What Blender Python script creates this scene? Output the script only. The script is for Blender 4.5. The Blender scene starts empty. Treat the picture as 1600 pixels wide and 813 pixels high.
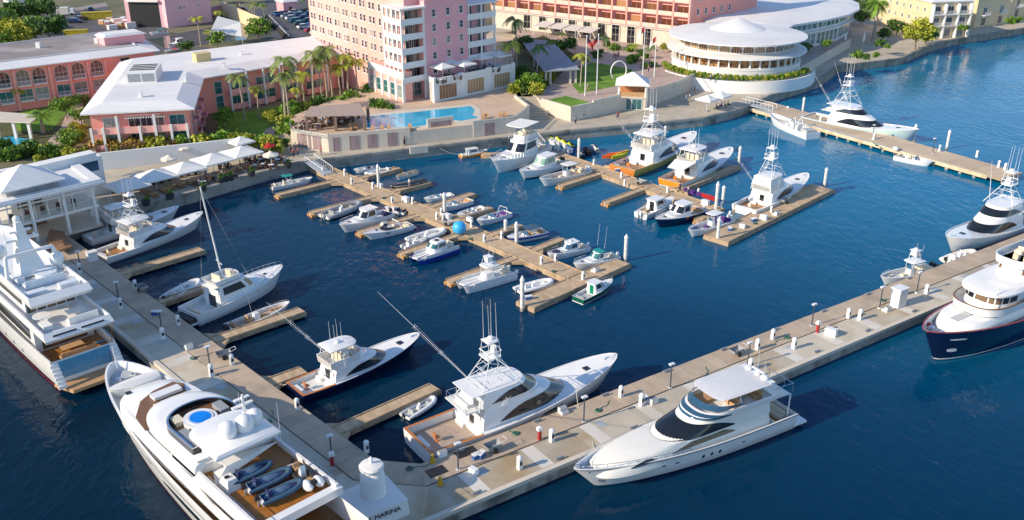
import bpy, math, random
from mathutils import Vector, Matrix
R=math.radians
random.seed(7)
SC=bpy.context.scene
# ---------------------------------------------------------------- camera
FOC=1450.; PIT=R(23.5); CH=50.
cam=bpy.data.cameras.new('camera'); co=bpy.data.objects.new('camera',cam); SC.collection.objects.link(co)
co.location=(0,0,CH); co.rotation_euler=(R(90)-PIT,0,0)
cam.lens=FOC/1600*36; cam.sensor_width=36; cam.clip_start=1; cam.clip_end=6000
SC.camera=co
# ---------------------------------------------------------------- light
SUN_AZ=R(27); SUN_EL=R(27)          # direction the light travels (x to y), elevation
w=bpy.data.worlds.new('World'); SC.world=w; w.use_nodes=True
nt=w.node_tree; bg=nt.nodes['Background']
sky=nt.nodes.new('ShaderNodeTexSky'); sky.sky_type='NISHITA'; sky.sun_disc=False
sky.sun_elevation=SUN_EL; sky.sun_rotation=math.atan2(-math.cos(SUN_AZ),-math.sin(SUN_AZ))
sky.air_density=1.0; sky.dust_density=0.2; sky.ozone_density=3.5
nt.links.new(sky.outputs[0],bg.inputs[0]); bg.inputs[1].default_value=0.15
sl=bpy.data.lights.new('sun','SUN'); sl.energy=4.0; sl.angle=R(0.6); sl.color=(1.0,0.84,0.62)
so=bpy.data.objects.new('sun',sl); SC.collection.objects.link(so); so.location=(-60,-30,80)
so.rotation_euler=Vector((math.cos(SUN_AZ)*math.cos(SUN_EL),math.sin(SUN_AZ)*math.cos(SUN_EL),-math.sin(SUN_EL))).to_track_quat('-Z','Y').to_euler()
vs=SC.view_settings; vs.view_transform='Standard'; vs.look='None'; vs.exposure=0.46; vs.gamma=1; vs.use_curve_mapping=False

def U(x,y,z=0.):
    """a point of the photograph, put back on the level z it stands on"""
    v=(y-406.5)/FOC
    dx=(x-800)/FOC; dy=math.cos(PIT)-v*math.sin(PIT); dz=-math.sin(PIT)-v*math.cos(PIT)
    t=(z-CH)/dz
    return Vector((dx*t,dy*t,z))
def ang(a,b): return math.atan2(b[1]-a[1],b[0]-a[0])

# ---------------------------------------------------------------- materials
MT={}
def mat(n,col,rough=.6,var=.08,scale=1.5,metal=0.,bump=0.,bscale=20.,spec=.5,coat=0.,kind=None,col2=None,**k):
    if n in MT: return MT[n]
    m=bpy.data.materials.new(n); m.use_nodes=True; t=m.node_tree; b=t.nodes['Principled BSDF']
    b.inputs['Roughness'].default_value=rough; b.inputs['Metallic'].default_value=metal
    b.inputs['Specular IOR Level'].default_value=spec; b.inputs['Coat Weight'].default_value=coat
    tc=t.nodes.new('ShaderNodeTexCoord'); src=tc.outputs['Object']
    c1=tuple(c*(1-var) for c in col); c2=tuple(min(1,c*(1+var)) for c in (col2 or col))
    no=t.nodes.new('ShaderNodeTexNoise'); no.inputs['Scale'].default_value=scale; no.inputs['Detail'].default_value=4
    t.links.new(src,no.inputs['Vector'])
    mx=t.nodes.new('ShaderNodeMix'); mx.data_type='RGBA'
    mr=t.nodes.new('ShaderNodeMapRange'); mr.inputs[1].default_value=.32; mr.inputs[2].default_value=.68
    t.links.new(no.outputs[0],mr.inputs[0]); t.links.new(mr.outputs[0],mx.inputs[0])
    mx.inputs[6].default_value=(*c1,1); mx.inputs[7].default_value=(*c2,1)
    out=mx.outputs[2]
    if kind=='boards' or kind=='slabs':
        br=t.nodes.new('ShaderNodeTexBrick'); br.offset=k.get('off',.5)
        br.inputs['Scale'].default_value=1; br.inputs['Brick Width'].default_value=k.get('bw',3); br.inputs['Row Height'].default_value=k.get('rh',.15)
        br.inputs['Mortar Size'].default_value=k.get('ms',.008); br.inputs['Mortar Smooth'].default_value=.1
        br.inputs['Color1'].default_value=(k.get('v1',.86),)*3+(1,); br.inputs['Color2'].default_value=(k.get('v2',1.1),)*3+(1,)
        br.inputs['Mortar'].default_value=(k.get('mv',.45),)*3+(1,)
        mp=t.nodes.new('ShaderNodeMapping'); mp.inputs['Rotation'].default_value[2]=k.get('rot',0)
        t.links.new(src,mp.inputs[0]); t.links.new(mp.outputs[0],br.inputs['Vector'])
        m2=t.nodes.new('ShaderNodeMix'); m2.data_type='RGBA'; m2.blend_type='MULTIPLY'; m2.inputs[0].default_value=1
        t.links.new(out,m2.inputs[6]); t.links.new(br.outputs[0],m2.inputs[7]); out=m2.outputs[2]
    if k.get('stain'):
        n3=t.nodes.new('ShaderNodeTexNoise'); n3.inputs['Scale'].default_value=k['stain']; n3.inputs['Detail'].default_value=6
        t.links.new(src,n3.inputs['Vector'])
        r3=t.nodes.new('ShaderNodeMapRange'); r3.inputs[1].default_value=.5; r3.inputs[2].default_value=.72; r3.inputs[3].default_value=0; r3.inputs[4].default_value=k.get('sa',.5)
        t.links.new(n3.outputs[0],r3.inputs[0])
        m3=t.nodes.new('ShaderNodeMix'); m3.data_type='RGBA'; m3.inputs[7].default_value=(*k.get('sc',(.1,.08,.06)),1)
        t.links.new(r3.outputs[0],m3.inputs[0]); t.links.new(out,m3.inputs[6]); out=m3.outputs[2]
    t.links.new(out,b.inputs['Base Color'])
    if bump:
        n2=t.nodes.new('ShaderNodeTexNoise'); n2.inputs['Scale'].default_value=bscale; n2.inputs['Detail'].default_value=3
        t.links.new(src,n2.inputs['Vector'])
        bp=t.nodes.new('ShaderNodeBump'); bp.inputs['Strength'].default_value=bump; bp.inputs['Distance'].default_value=.05
        t.links.new(n2.outputs[0],bp.inputs['Height']); t.links.new(bp.outputs[0],b.inputs['Normal'])
    if k.get('alpha'): b.inputs['Alpha'].default_value=k['alpha']
    MT[n]=m; return m
gel=mat('gelcoat',(.80,.80,.79),.25,.03,.6,coat=.3)
gel2=mat('gelcoat_cream',(.80,.78,.72),.3,.03,.6,coat=.2)
decknon=mat('nonskid_deck',(.72,.72,.70),.6,.05,2.)
deckgrey=mat('grey_deck',(.42,.45,.47),.6,.08,2.)
tealglass=mat('teal_glass',(.03,.13,.14),.08,.3,.5,spec=.8)
glass=mat('dark_glass',(.012,.016,.022),.06,.3,.5,spec=.8)
glassb=mat('blue_glass',(.03,.09,.16),.08,.2,.5,spec=.8)
brglass=mat('amber_lit_glass',(.16,.09,.05),.1,.4,.8,spec=.7)
navy=mat('navy_hull',(.006,.012,.05),.12,.1,.4,coat=.6)
royal=mat('royal_blue_hull',(.012,.05,.32),.15,.1,.4,coat=.6)
yellowh=mat('yellow_hull',(.62,.47,.10),.2,.06,.4,coat=.5)
icebl=mat('ice_blue_hull',(.50,.68,.74),.2,.05,.4,coat=.5)
greenh=mat('green_hull',(.01,.10,.06),.2,.1,.4,coat=.5)
blackh=mat('black_hull',(.015,.015,.02),.2,.1,.4,coat=.5)
redp=mat('red_paint',(.45,.03,.03),.4,.06)
pinkred=mat('antifoul_red',(.5,.05,.08),.5,.1)
bluep=mat('blue_paint',(.03,.12,.35),.5,.08)
chrome=mat('stainless',(.75,.76,.78),.2,.05,metal=1)
alu=mat('white_metal',(.75,.76,.77),.35,.03)
teak=mat('teak',(.42,.19,.055),.45,.12,3,kind='boards',bw=4,rh=.12,ms=.012,mv=.4)
teakv=mat('varnished_teak',(.55,.19,.04),.2,.15,2.5,coat=.5)
teakdk=mat('dark_teak',(.20,.10,.05),.5,.15,3)
black=mat('black_rubber',(.02,.02,.022),.5,.1)
greyr=mat('grey_rubber',(.30,.32,.34),.6,.08)
darkr=mat('charcoal_canvas',(.05,.055,.065),.8,.12,4)
navyc=mat('navy_canvas',(.02,.025,.10),.8,.15,4)
creamc=mat('cream_upholstery',(.70,.62,.48),.7,.05,4)
whitec=mat('white_canvas',(.78,.77,.74),.8,.04,3)
tanc=mat('tan_upholstery',(.50,.30,.15),.7,.1,4)
tealc=mat('teal_canvas',(.01,.28,.26),.7,.1,3)
pool=mat('pool_water',(.02,.42,.66),.05,.12,.3,bump=.3,bscale=1.5)
concr=mat('pier_concrete',(.52,.465,.37),.8,.10,.35,kind='slabs',bw=7.,rh=40,ms=.012,off=0,v1=.76,v2=1.14,mv=.5,stain=.22,sc=(.36,.24,.11),sa=.75,bump=.3)
prom=mat('pier_boards',(.50,.395,.29),.8,.08,.5,kind='boards',bw=40,rh=1.6,ms=.03,v1=.93,v2=1.05,mv=.7,rot=R(90),stain=.3,sc=(.24,.19,.15),sa=.45,bump=.2)
floatd=mat('float_boards',(.56,.41,.26),.8,.10,1.2,kind='boards',bw=4,rh=.6,ms=.03,v1=.9,v2=1.08,mv=.75,rot=R(90),stain=.5,sc=(.3,.21,.13),sa=.5,bump=.2)
timber=mat('timber_fascia',(.45,.33,.21),.8,.15,1,stain=.9,sc=(.1,.07,.05),sa=.6)
dkconc=mat('sea_wall_concrete',(.36,.34,.30),.85,.15,.4,stain=.5,sc=(.07,.07,.06),sa=.8,bump=.4,bscale=4)
quay=mat('quay_paving',(.50,.44,.35),.85,.07,.4,kind='slabs',bw=1.6,rh=1.6,ms=.02,v1=.94,v2=1.05,mv=.75,stain=.15,sc=(.36,.29,.21),sa=.5)
paving=mat('terrace_paving',(.60,.44,.32),.85,.06,.3,kind='slabs',bw=1.2,rh=1.2,ms=.02,v1=.95,v2=1.05,mv=.8,stain=.12,sc=(.45,.33,.24),sa=.4)
pinkpave=mat('pink_paving',(.47,.36,.31),.85,.08,.3,kind='slabs',bw=1.2,rh=1.2,ms=.02,mv=.8,v1=.95,v2=1.05)
asphalt=mat('asphalt',(.10,.10,.11),.9,.15,.3,stain=.1,sc=(.06,.06,.065),sa=.6)
stone=mat('cut_stone',(.36,.33,.27),.9,.2,.8,kind='boards',bw=.9,rh=.45,ms=.03,v1=.75,v2=1.15,mv=.4,stain=.3,sc=(.06,.07,.05),sa=.8,bump=.5,bscale=3)
limestone=mat('limestone_wall',(.62,.56,.47),.85,.06,.6)
plumst=mat('mauve_panel',(.34,.25,.25),.8,.1,1,kind='boards',bw=5,rh=.3,ms=.02,mv=.7)
pink=mat('pink_stucco',(.82,.34,.28),.85,.05,.25,bump=.1)
pinkpale=mat('peach_stucco',(.84,.42,.36),.85,.05,.25,bump=.1)  # also puts sunlight into the colour of the tower's left wall
pinkmauve=mat('rose_stucco',(.80,.40,.43),.85,.04,.25,bump=.1)  # also puts shade into the colour of the tower's right wall
pinkhouse=mat('lilac_pink_stucco',(.78,.47,.52),.85,.04,.25)
cream=mat('cream_stucco',(.75,.58,.36),.85,.05,.25)
whitest=mat('white_stucco',(.78,.77,.75),.8,.03,.3)
roofw=mat('white_roof',(.77,.77,.77),.7,.05,.3,kind='boards',bw=60,rh=.9,ms=.04,v1=.97,v2=1.02,mv=.86,stain=.15,sc=(.58,.58,.58),sa=.5)
roofg=mat('weathered_roof',(.27,.23,.22),.8,.15,.15,stain=.08,sc=(.55,.53,.52),sa=.7)
grass=mat('lawn_grass',(.09,.23,.015),.95,.25,.3,col2=(.15,.27,.02),bump=.6,bscale=6)
soil=mat('planting_ground',(.09,.10,.04),.95,.3,.3)
leafA=mat('leaf_green',(.07,.18,.015),.6,.4,.6,col2=(.17,.30,.02))
leafB=mat('leaf_dark',(.03,.10,.015),.6,.4,.6,col2=(.08,.17,.02))
leafC=mat('leaf_yellow_green',(.20,.28,.02),.6,.4,.6,col2=(.38,.38,.03))
leafO=mat('leaf_orange',(.42,.16,.03),.6,.4,.8,col2=(.30,.24,.04))
bark=mat('bark',(.22,.17,.12),.9,.2,2)
palmb=mat('palm_trunk',(.42,.35,.27),.9,.15,2)
skin=mat('skin',(.42,.24,.17),.6,.05)
hairm=mat('hair',(.05,.03,.02),.7,.1)
CL=[mat('cloth_'+n,c,.85,.06,5) for n,c in (('white',(.72,.72,.72)),('navy',(.03,.04,.12)),('black',(.025,.025,.03)),('red',(.5,.04,.05)),('khaki',(.40,.31,.2)),('sky',(.2,.38,.6)),('plum',(.18,.05,.2)),('grey',(.22,.22,.25)))]
wood=mat('terrace_wood',(.30,.17,.09),.6,.15,3)
wicker=mat('dark_wicker',(.10,.065,.05),.8,.2,8)

def panes(n,col,cur,share=.4):
    """window glass; some rooms have their curtains drawn"""
    m=mat(n,col,.08,.3,.5,spec=.8); t=m.node_tree; b=t.nodes['Principled BSDF']; src=b.inputs['Base Color'].links[0].from_socket
    oi=t.nodes.new('ShaderNodeObjectInfo'); r=t.nodes.new('ShaderNodeMapRange'); r.inputs[1].default_value=1-share; r.inputs[2].default_value=1; r.inputs[4].default_value=.85
    t.links.new(oi.outputs['Random'],r.inputs[0]); x=t.nodes.new('ShaderNodeMix'); x.data_type='RGBA'; x.inputs[7].default_value=(*cur,1)
    t.links.new(r.outputs[0],x.inputs[0]); t.links.new(src,x.inputs[6]); t.links.new(x.outputs[2],b.inputs['Base Color']); return m
wglass=panes('window_glass',(.03,.035,.045),(.42,.36,.30),.45); wteal=panes('tinted_window_glass',(.03,.14,.15),(.30,.36,.33),.4); wamber=panes('lit_window_glass',(.22,.11,.05),(.50,.36,.20),.5)
# ---------------------------------------------------------------- mesh building
class MB:
    def __init__(s): s.v=[]; s.f=[]
    def add(s,vs,fs):
        o=len(s.v); s.v+= [tuple(v) for v in vs]; s.f+=[tuple(i+o for i in f) for f in fs]; return s
    def box(s,c,d,rz=0.,taper=1.):
        x,y,z=[i/2 for i in d]; ca,sa=math.cos(rz),math.sin(rz); V=[]
        for k,t in ((-z,1),(z,taper)):
            for a,b in ((-x,-y),(x,-y),(x,y),(-x,y)):
                a*=t;b*=t; V.append((c[0]+a*ca-b*sa,c[1]+a*sa+b*ca,c[2]+k))
        return s.add(V,[(3,2,1,0),(4,5,6,7),(0,1,5,4),(1,2,6,5),(2,3,7,6),(3,0,4,7)])
    def prism(s,poly,z0,z1,top=None,bot=True):
        n=len(poly); top=top or poly
        V=[(p[0],p[1],z0) for p in poly]+[(p[0],p[1],z1) for p in top]
        F=[(i,(i+1)%n,n+(i+1)%n,n+i) for i in range(n)]+[tuple(range(n,2*n))]
        if bot: F.append(tuple(range(n-1,-1,-1)))
        return s.add(V,F)
    def loft(s,rings,closed=True,cap=(True,True)):
        n=len(rings[0]); V=[p for r in rings for p in r]; F=[]
        for j in range(len(rings)-1):
            for i in range(n if closed else n-1):
                a=j*n+i; b=j*n+(i+1)%n; F.append((a,b,b+n,a+n))
        if cap[0]: F.append(tuple(range(n-1,-1,-1)))
        if cap[1]: F.append(tuple(range((len(rings)-1)*n,len(rings)*n)))
        return s.add(V,F)
    def tube(s,p0,p1,r0=.03,r1=None,n=5):
        p0=Vector(p0);p1=Vector(p1);r1=r0 if r1 is None else r1
        d=(p1-p0); 
        if d.length<1e-5: return s
        d.normalize(); a=d.orthogonal().normalized(); b=d.cross(a)
        rg=[[p+(a*math.cos(2*math.pi*i/n)+b*math.sin(2*math.pi*i/n))*r for i in range(n)] for p,r in ((p0,r0),(p1,r1))]
        return s.loft(rg)
    def path(s,pts,r=.03,n=5):
        for a,b in zip(pts,pts[1:]): s.tube(a,b,r,n=n)
        return s
    def lathe(s,prof,c=(0,0,0),n=14):
        return s.loft([[(c[0]+r*math.cos(2*math.pi*i/n),c[1]+r*math.sin(2*math.pi*i/n),c[2]+z) for i in range(n)] for r,z in prof])
    def ell(s,c,r,n=8,m=6):
        return s.loft([[(c[0]+r[0]*math.sin(math.pi*(j+.15)/(m+.3))*math.cos(2*math.pi*i/n),c[1]+r[1]*math.sin(math.pi*(j+.15)/(m+.3))*math.sin(2*math.pi*i/n),c[2]-r[2]*math.cos(math.pi*(j+.15)/(m+.3))) for i in range(n)] for j in range(m+1)])
    def quad(s,a,b,c,d): return s.add([a,b,c,d],[(0,1,2,3)])
SMOOTH=set()
def mesh(name,mb,mt,smooth=None):
    me=bpy.data.meshes.new(name); me.from_pydata(mb.v,[],mb.f); me.update()
    import bmesh as _b
    bm=_b.new(); bm.from_mesh(me); _b.ops.remove_doubles(bm,verts=bm.verts,dist=1e-4) if smooth else None
    _b.ops.recalc_face_normals(bm,faces=bm.faces); bm.to_mesh(me); bm.free()
    for m in (mt if isinstance(mt,(list,tuple)) else [mt]): me.materials.append(m)
    if smooth:
        for p in me.polygons: p.use_smooth=True
        try: me.set_sharp_from_angle(angle=R(smooth))
        except Exception: pass
    return me
def part(name,mb,mt,parent=None,smooth=None,label=None):
    """one mesh = one part; for a parent that is not turned, the mesh is given in world terms"""
    if not mb.v: return None
    o=bpy.data.objects.new(name,mesh(name,mb,mt,smooth)); SC.collection.objects.link(o)
    if parent is not None:
        o.parent=parent
        if parent.get('_w'): o.location=-Vector(parent['_w'])
    if label: o['label']=label
    return o
def tag(o,label,cat,group=None,kind=None):
    if label: o['label']=label
    if cat: o['category']=cat
    if group: o['group']=group
    if kind: o['kind']=kind
    return o
def thing(name,label,cat,loc=(0,0,0),rz=0.,group=None,world=False):
    o=bpy.data.objects.new(name,None); SC.collection.objects.link(o); o.location=loc; o.rotation_euler=(0,0,rz); o.empty_display_size=.5
    if world: o['_w']=list(loc)
    return tag(o,label,cat,group)
def solo(name,mb,mt,label,cat,loc=(0,0,0),rz=0.,group=None,smooth=None):
    o=bpy.data.objects.new(name,mesh(name,mb,mt,smooth)); SC.collection.objects.link(o); o.location=loc; o.rotation_euler=(0,0,rz)
    return tag(o,label,cat,group)
def struct(name,mb,mt,kind='structure',smooth=None):
    o=bpy.data.objects.new(name,mesh(name,mb,mt,smooth)); SC.collection.objects.link(o); o['kind']=kind; return o
def copytree(o,parent=None,depth=0):
    c=o.copy(); SC.collection.objects.link(c); c.parent=parent
    for ch in KIDS(o): copytree(ch,c,depth+1)
    return c
_K={}
def KIDS(o): return list(o.children)
def dup(o,loc,rz=0.,scale=None,label=None,group=None,mats=None):
    c=copytree(o); c.location=loc; c.rotation_euler=(0,0,rz)
    if scale: c.scale=(scale,)*3 if not isinstance(scale,tuple) else scale
    if label: c['label']=label
    if group: c['group']=group
    return c
def place(o,loc,rz=0.,scale=None,label=None):
    o.location=loc; o.rotation_euler=(0,0,rz)
    if scale: o.scale=(scale,)*3 if not isinstance(scale,tuple) else scale
    if label: o['label']=label
    return o
class Kind:
    """first placing uses the object itself, later ones a copy of it and of its parts"""
    def __init__(s,make): s.make=make; s.o=None
    def __call__(s,loc,rz=0.,scale=None,label=None,group=None):
        if s.o is None: s.o=s.make(); o=place(s.o,loc,rz,scale,label)
        else: o=dup(s.o,loc,rz,scale,label)
        if group: o['group']=group
        return o
def inset(poly,d):
    """move every side of a closed polygon inwards (counter-clockwise order)"""
    n=len(poly); P=[Vector((p[0],p[1])) for p in poly]
    A=sum(P[i].x*P[(i+1)%n].y-P[(i+1)%n].x*P[i].y for i in range(n)); sg=1 if A>0 else -1
    L=[]
    for i in range(n):
        a,b=P[i],P[(i+1)%n]; e=(b-a).normalized(); nn=Vector((-e.y,e.x))*sg; L.append((a+nn*d,e))
    out=[]
    for i in range(n):
        p,e=L[i-1]; q,g=L[i]; cr=e.x*g.y-e.y*g.x
        t=((q-p).x*g.y-(q-p).y*g.x)/cr if abs(cr)>1e-6 else 0
        out.append(p+e*t if abs(cr)>1e-6 else q)
    return out
# ---------------------------------------------------------------- water, sea floor of the setting
def ground():
    m=bpy.data.materials.new('harbour_water'); m.use_nodes=True; t=m.node_tree; b=t.nodes['Principled BSDF']
    tc=t.nodes.new('ShaderNodeTexCoord')
    mp=t.nodes.new('ShaderNodeMapping'); mp.inputs['Rotation'].default_value[2]=R(20); mp.inputs['Scale'].default_value=(1,.55,1)
    t.links.new(tc.outputs['Object'],mp.inputs[0])
    n0=t.nodes.new('ShaderNodeTexNoise'); n0.inputs['Scale'].default_value=.012; n0.inputs['Detail'].default_value=2
    t.links.new(tc.outputs['Object'],n0.inputs['Vector'])
    # water colour darker by the outer pier, lighter teal further in and to the east
    gx=t.nodes.new('ShaderNodeSeparateXYZ'); t.links.new(tc.outputs['Object'],gx.inputs[0])
    a=t.nodes.new('ShaderNodeMath'); a.operation='MULTIPLY_ADD'; a.inputs[1].default_value=.0060; a.inputs[2].default_value=-.42; t.links.new(gx.outputs[1],a.inputs[0])
    c=t.nodes.new('ShaderNodeMath'); c.operation='MULTIPLY_ADD'; c.inputs[1].default_value=.0055; t.links.new(gx.outputs[0],c.inputs[0]); t.links.new(a.outputs[0],c.inputs[2])
    d=t.nodes.new('ShaderNodeMath'); d.operation='MULTIPLY_ADD'; d.inputs[1].default_value=.5; t.links.new(n0.outputs[0],d.inputs[0]); t.links.new(c.outputs[0],d.inputs[2])
    cr=t.nodes.new('ShaderNodeValToRGB'); t.links.new(d.outputs[0],cr.inputs[0])
    e=cr.color_ramp.elements; e[0].position=.15; e[0].color=(.0005,.015,.036,1); e[1].position=1.; e[1].color=(.002,.15,.30,1)
    e2=e.new(.55); e2.color=(.0006,.042,.105,1)
    t.links.new(cr.outputs[0],b.inputs['Base Color'])
    b.inputs['Roughness'].default_value=.07; b.inputs['IOR'].default_value=1.33; b.inputs['Specular IOR Level'].default_value=.25
    n1=t.nodes.new('ShaderNodeTexNoise'); n1.inputs['Scale'].default_value=.85; n1.inputs['Detail'].default_value=3; n1.inputs['Roughness'].default_value=.55; n1.inputs['Distortion'].default_value=.4
    n2=t.nodes.new('ShaderNodeTexNoise'); n2.inputs['Scale'].default_value=.16; n2.inputs['Detail'].default_value=2
    t.links.new(mp.outputs[0],n1.inputs['Vector']); t.links.new(mp.outputs[0],n2.inputs['Vector'])
    s=t.nodes.new('ShaderNodeMath'); s.operation='MULTIPLY_ADD'; s.inputs[1].default_value=1.4; t.links.new(n2.outputs[0],s.inputs[0]); t.links.new(n1.outputs[0],s.inputs[2])
    bp=t.nodes.new('ShaderNodeBump'); bp.inputs['Strength'].default_value=.34; bp.inputs['Distance'].default_value=.32
    n4=t.nodes.new('ShaderNodeTexNoise'); n4.inputs['Scale'].default_value=.035; n4.inputs['Detail'].default_value=3; t.links.new(tc.outputs['Object'],n4.inputs['Vector']); r4=t.nodes.new('ShaderNodeMapRange'); r4.inputs[1].default_value=.35; r4.inputs[2].default_value=.65; r4.inputs[3].default_value=.10; r4.inputs[4].default_value=.5; t.links.new(n4.outputs[0],r4.inputs[0]); t.links.new(r4.outputs[0],bp.inputs['Strength']); t.links.new(s.outputs[0],bp.inputs['Height']); t.links.new(bp.outputs[0],b.inputs['Normal'])
    q=MB().quad((-1500,-300,0),(1500,-300,0),(1500,3000,0),(-1500,3000,0)); struct('water',q,m)
ground()
ZQ=1.8; ZU=4.3; ZP=1.2; ZF=.6
def polyU(pts,z): return [U(x,y,z) for x,y in pts]
# the land behind the quay: one sheet that reaches the horizon
shore=[(-700,470),(60,392),(100,361),(160,341),(215,322),(300,300),(400,271),(475,252),(687,227),(837,209),(1040,190),(1099,184),(1152,171),(1200,150),(1280,125),(1310,103),(1407,91),(1450,72),(1487,62),(1600,44),(1800,28)]
sp=polyU(shore,ZQ-.02)
land=[*sp,Vector((1400,700,0)),Vector((1400,2900,0)),Vector((-1400,2900,0)),Vector((-1400,200,0))]
struct('ground',MB().prism(land,-.6,ZQ-.02,bot=False),mat('land_ground',(.13,.14,.07),.95,.35,.03,col2=(.20,.17,.10)))
# paved quay along the water
qs=sp[1:21]
wal=MB(); wst=MB()
for k,(a,b) in enumerate(zip(qs,qs[1:])):
    e=(b-a).normalized(); n=Vector((e.y,-e.x,0))*.12; m=wal if k<13 else wst
    m.prism([a,b,b+n,a+n],-.6,ZQ-.35)
    m.prism([a-n*4,b-n*4,b+n*2.4,a+n*2.4],ZQ-.35,ZQ+.1)
solo('quay_wall',wal,dkconc,'long grey concrete sea wall with a coping, holding up the promenade along the marina basin','wall')
solo('stone_sea_wall',wst,stone,'rough stained stone sea wall below the plaza and the cream apartments at top right','wall')
back=[(1800,4),(1600,22),(1480,48),(1420,62),(1385,30),(1320,30),(1250,50),(1060,40),(940,40),(780,40),(640,140),(450,185),(410,215),(330,235),(160,255),(60,300),(-60,400)]
struct('quay',MB().prism([*qs,*polyU(back,ZQ)],ZQ-.5,ZQ+.01,bot=False),quay)
def sheet(name,pts,z,m): return struct(name,MB().prism(polyU(pts,z),z-.01,z+.004,bot=False),m)
# upper ground on both sides of the kiosk, raised behind retaining walls
T1=[(456,208),(513,217),(640,206),(740,195),(805,187),(827,169),(806,153),(815,110),(800,60),(640,70),(575,100),(560,140),(450,184)]
T2=[(846,158),(892,171),(927,164),(970,155),(1009,146),(1056,134),(1085,120),(1250,105),(1330,60),(1330,-30),(800,-30),(806,60),(815,130)]
def terr(name,pts,m,lab):
    p=polyU(pts,ZU); a=struct(name,MB().prism(p,ZQ,ZU-.02,bot=False),limestone); struct(name.replace('terrace_walling','terrace_floor'),MB().prism(p,ZU-.02,ZU+.004,bot=False),m)
terr('pool_terrace_walling',T1,paving,''); terr('plaza_terrace_walling',T2,pinkpave,'')
sheet('lawn',[(330,236),(338,205),(345,180),(440,165),(560,150),(575,165),(480,190),(450,200),(436,212),(415,205),(400,232)],ZQ+.03,grass)
sheet('lawn_by_left_pergola',[(20,205),(20,180),(60,165),(105,158),(110,170),(80,205)],ZQ+.03,grass)
sheet('planting_bed',[(-40,260),(0,150),(140,120),(140,215),(100,235),(60,245)],ZQ+.015,soil)
sheet('paved_path',[(60,235),(95,200),(110,160),(130,158),(130,200),(95,245)],ZQ+.025,pinkpave)
sheet('garden_path',[(408,213),(415,203),(432,193),(441,194),(428,208),(431,222),(415,225)],ZQ+.04,pinkpave)
sheet('formal_lawn',[(895,134),(900,112),(925,97),(985,108),(1000,118),(960,135),(905,146)],ZU+.03,grass)
sheet('garden_lawn',[(800,120),(806,70),(850,55),(905,90),(850,140),(815,150)],ZU+.025,soil)
sheet('car_park',[(380,55),(400,12),(430,-10),(530,-10),(530,75),(440,62)],ZQ+.03,asphalt)
sheet('service_yard',[(-100,60),(0,62),(80,18),(170,10),(165,40),(260,40),(260,68),(330,75),(200,90)],ZQ+.02,asphalt)
sheet('service_road',[(60,22),(165,4),(170,10),(80,22)],ZQ+.05,mat('pale_road',(.3,.25,.24),.9))
sheet('inner_dock_water',[(230,62),(345,40),(395,38),(385,62),(260,76)],ZQ+.04,mat('inner_water',(.05,.08,.07),.1,.2,.2))
# ---------------------------------------------------------------- docks
def strip(mb,a,b,w,z0,z1,side=0):
    """a slab along a-b; side 0 centred, +1 to the left, -1 to the right of a-b (world)"""
    a=Vector(a);b=Vector(b); e=(b-a).normalized(); n=Vector((-e.y,e.x,0))
    l,r={0:(w/2,-w/2),1:(w,0),-1:(0,-w)}[side]
    mb.prism([a+n*r,b+n*r,b+n*l,a+n*l],z0,z1)
def plank(name,par,a,b,w,top,th,mt,side=0,fascia=None,tip=False):
    """deck whose own x axis runs along it, so that its boards do too"""
    a=Vector((*a[:2],0));b=Vector((*b[:2],0)); L=(b-a).length; y0,y1={0:(-w/2,w/2),1:(0,w),-1:(-w,0)}[side]
    mb=MB()
    poly=[(0,y0),(L-(.5 if tip else 0),y0),(L,y0+(.5 if tip else 0)),(L,y1-(.5 if tip else 0)),(L-(.5 if tip else 0),y1),(0,y1)] if tip else [(0,y0),(L,y0),(L,y1),(0,y1)]
    mb.prism(poly,top-th,top)
    o=part(name,mb,mt,None); o.parent=par; o.location=a; o.rotation_euler=(0,0,ang(a,b))
    if fascia:
        f=MB(); q=inset(poly,-.07); f.prism(q,top-th-.25,top-.06)
        p=part('fascia',f,fascia,None); p.parent=o
        k=MB(); k.box((L/2,y0+.09,top+.05),(L-.3,.14,.1)); k.box((L/2,y1-.09,top+.05),(L-.3,.14,.1)); p=part('kerb',k,timber); p.parent=o
    return o
# fixed concrete pier: the left arm and the outer arm with the corner platform
PA=U(95,361,ZP); PB=U(586,720,ZP); PC=U(658,726,ZP); PD=U(1640,350,ZP)
dA=(PB-PA).normalized(); nA=Vector((dA.y,-dA.x,0)); dC=(PD-PC).normalized(); nC=Vector((dC.y,-dC.x,0))
if nA.x>0: nA=-nA
WP=3.0; WT=6.9; WL=6.5
pier=thing('concrete_pier','L shaped concrete pier with a boarded walkway along its inner edge, enclosing the marina basin','pier',(0,0,0))
A0=PA-dA*3
def meet(p,d,q,e):
    cr=d.x*e.y-d.y*e.x; t=((q-p).x*e.y-(q-p).y*e.x)/cr; return p+d*t
dM=(PC-PB).normalized(); nM=Vector((dM.y,-dM.x,0))
jB=meet(PA+nA*WP,dA,PB+nM*WP,dM); jC=meet(PC+nC*WP,dC,PB+nM*WP,dM)
oAC=meet(PA+nA*WL,dA,PC+nC*WT,dC)
mb=MB().prism([A0+nA*WL,oAC,PD+nC*WT,PD+nC*WP,jC,jB,A0+nA*WP],-1.,ZP); 
o=part('concrete_deck',mb,[concr],pier)
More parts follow.
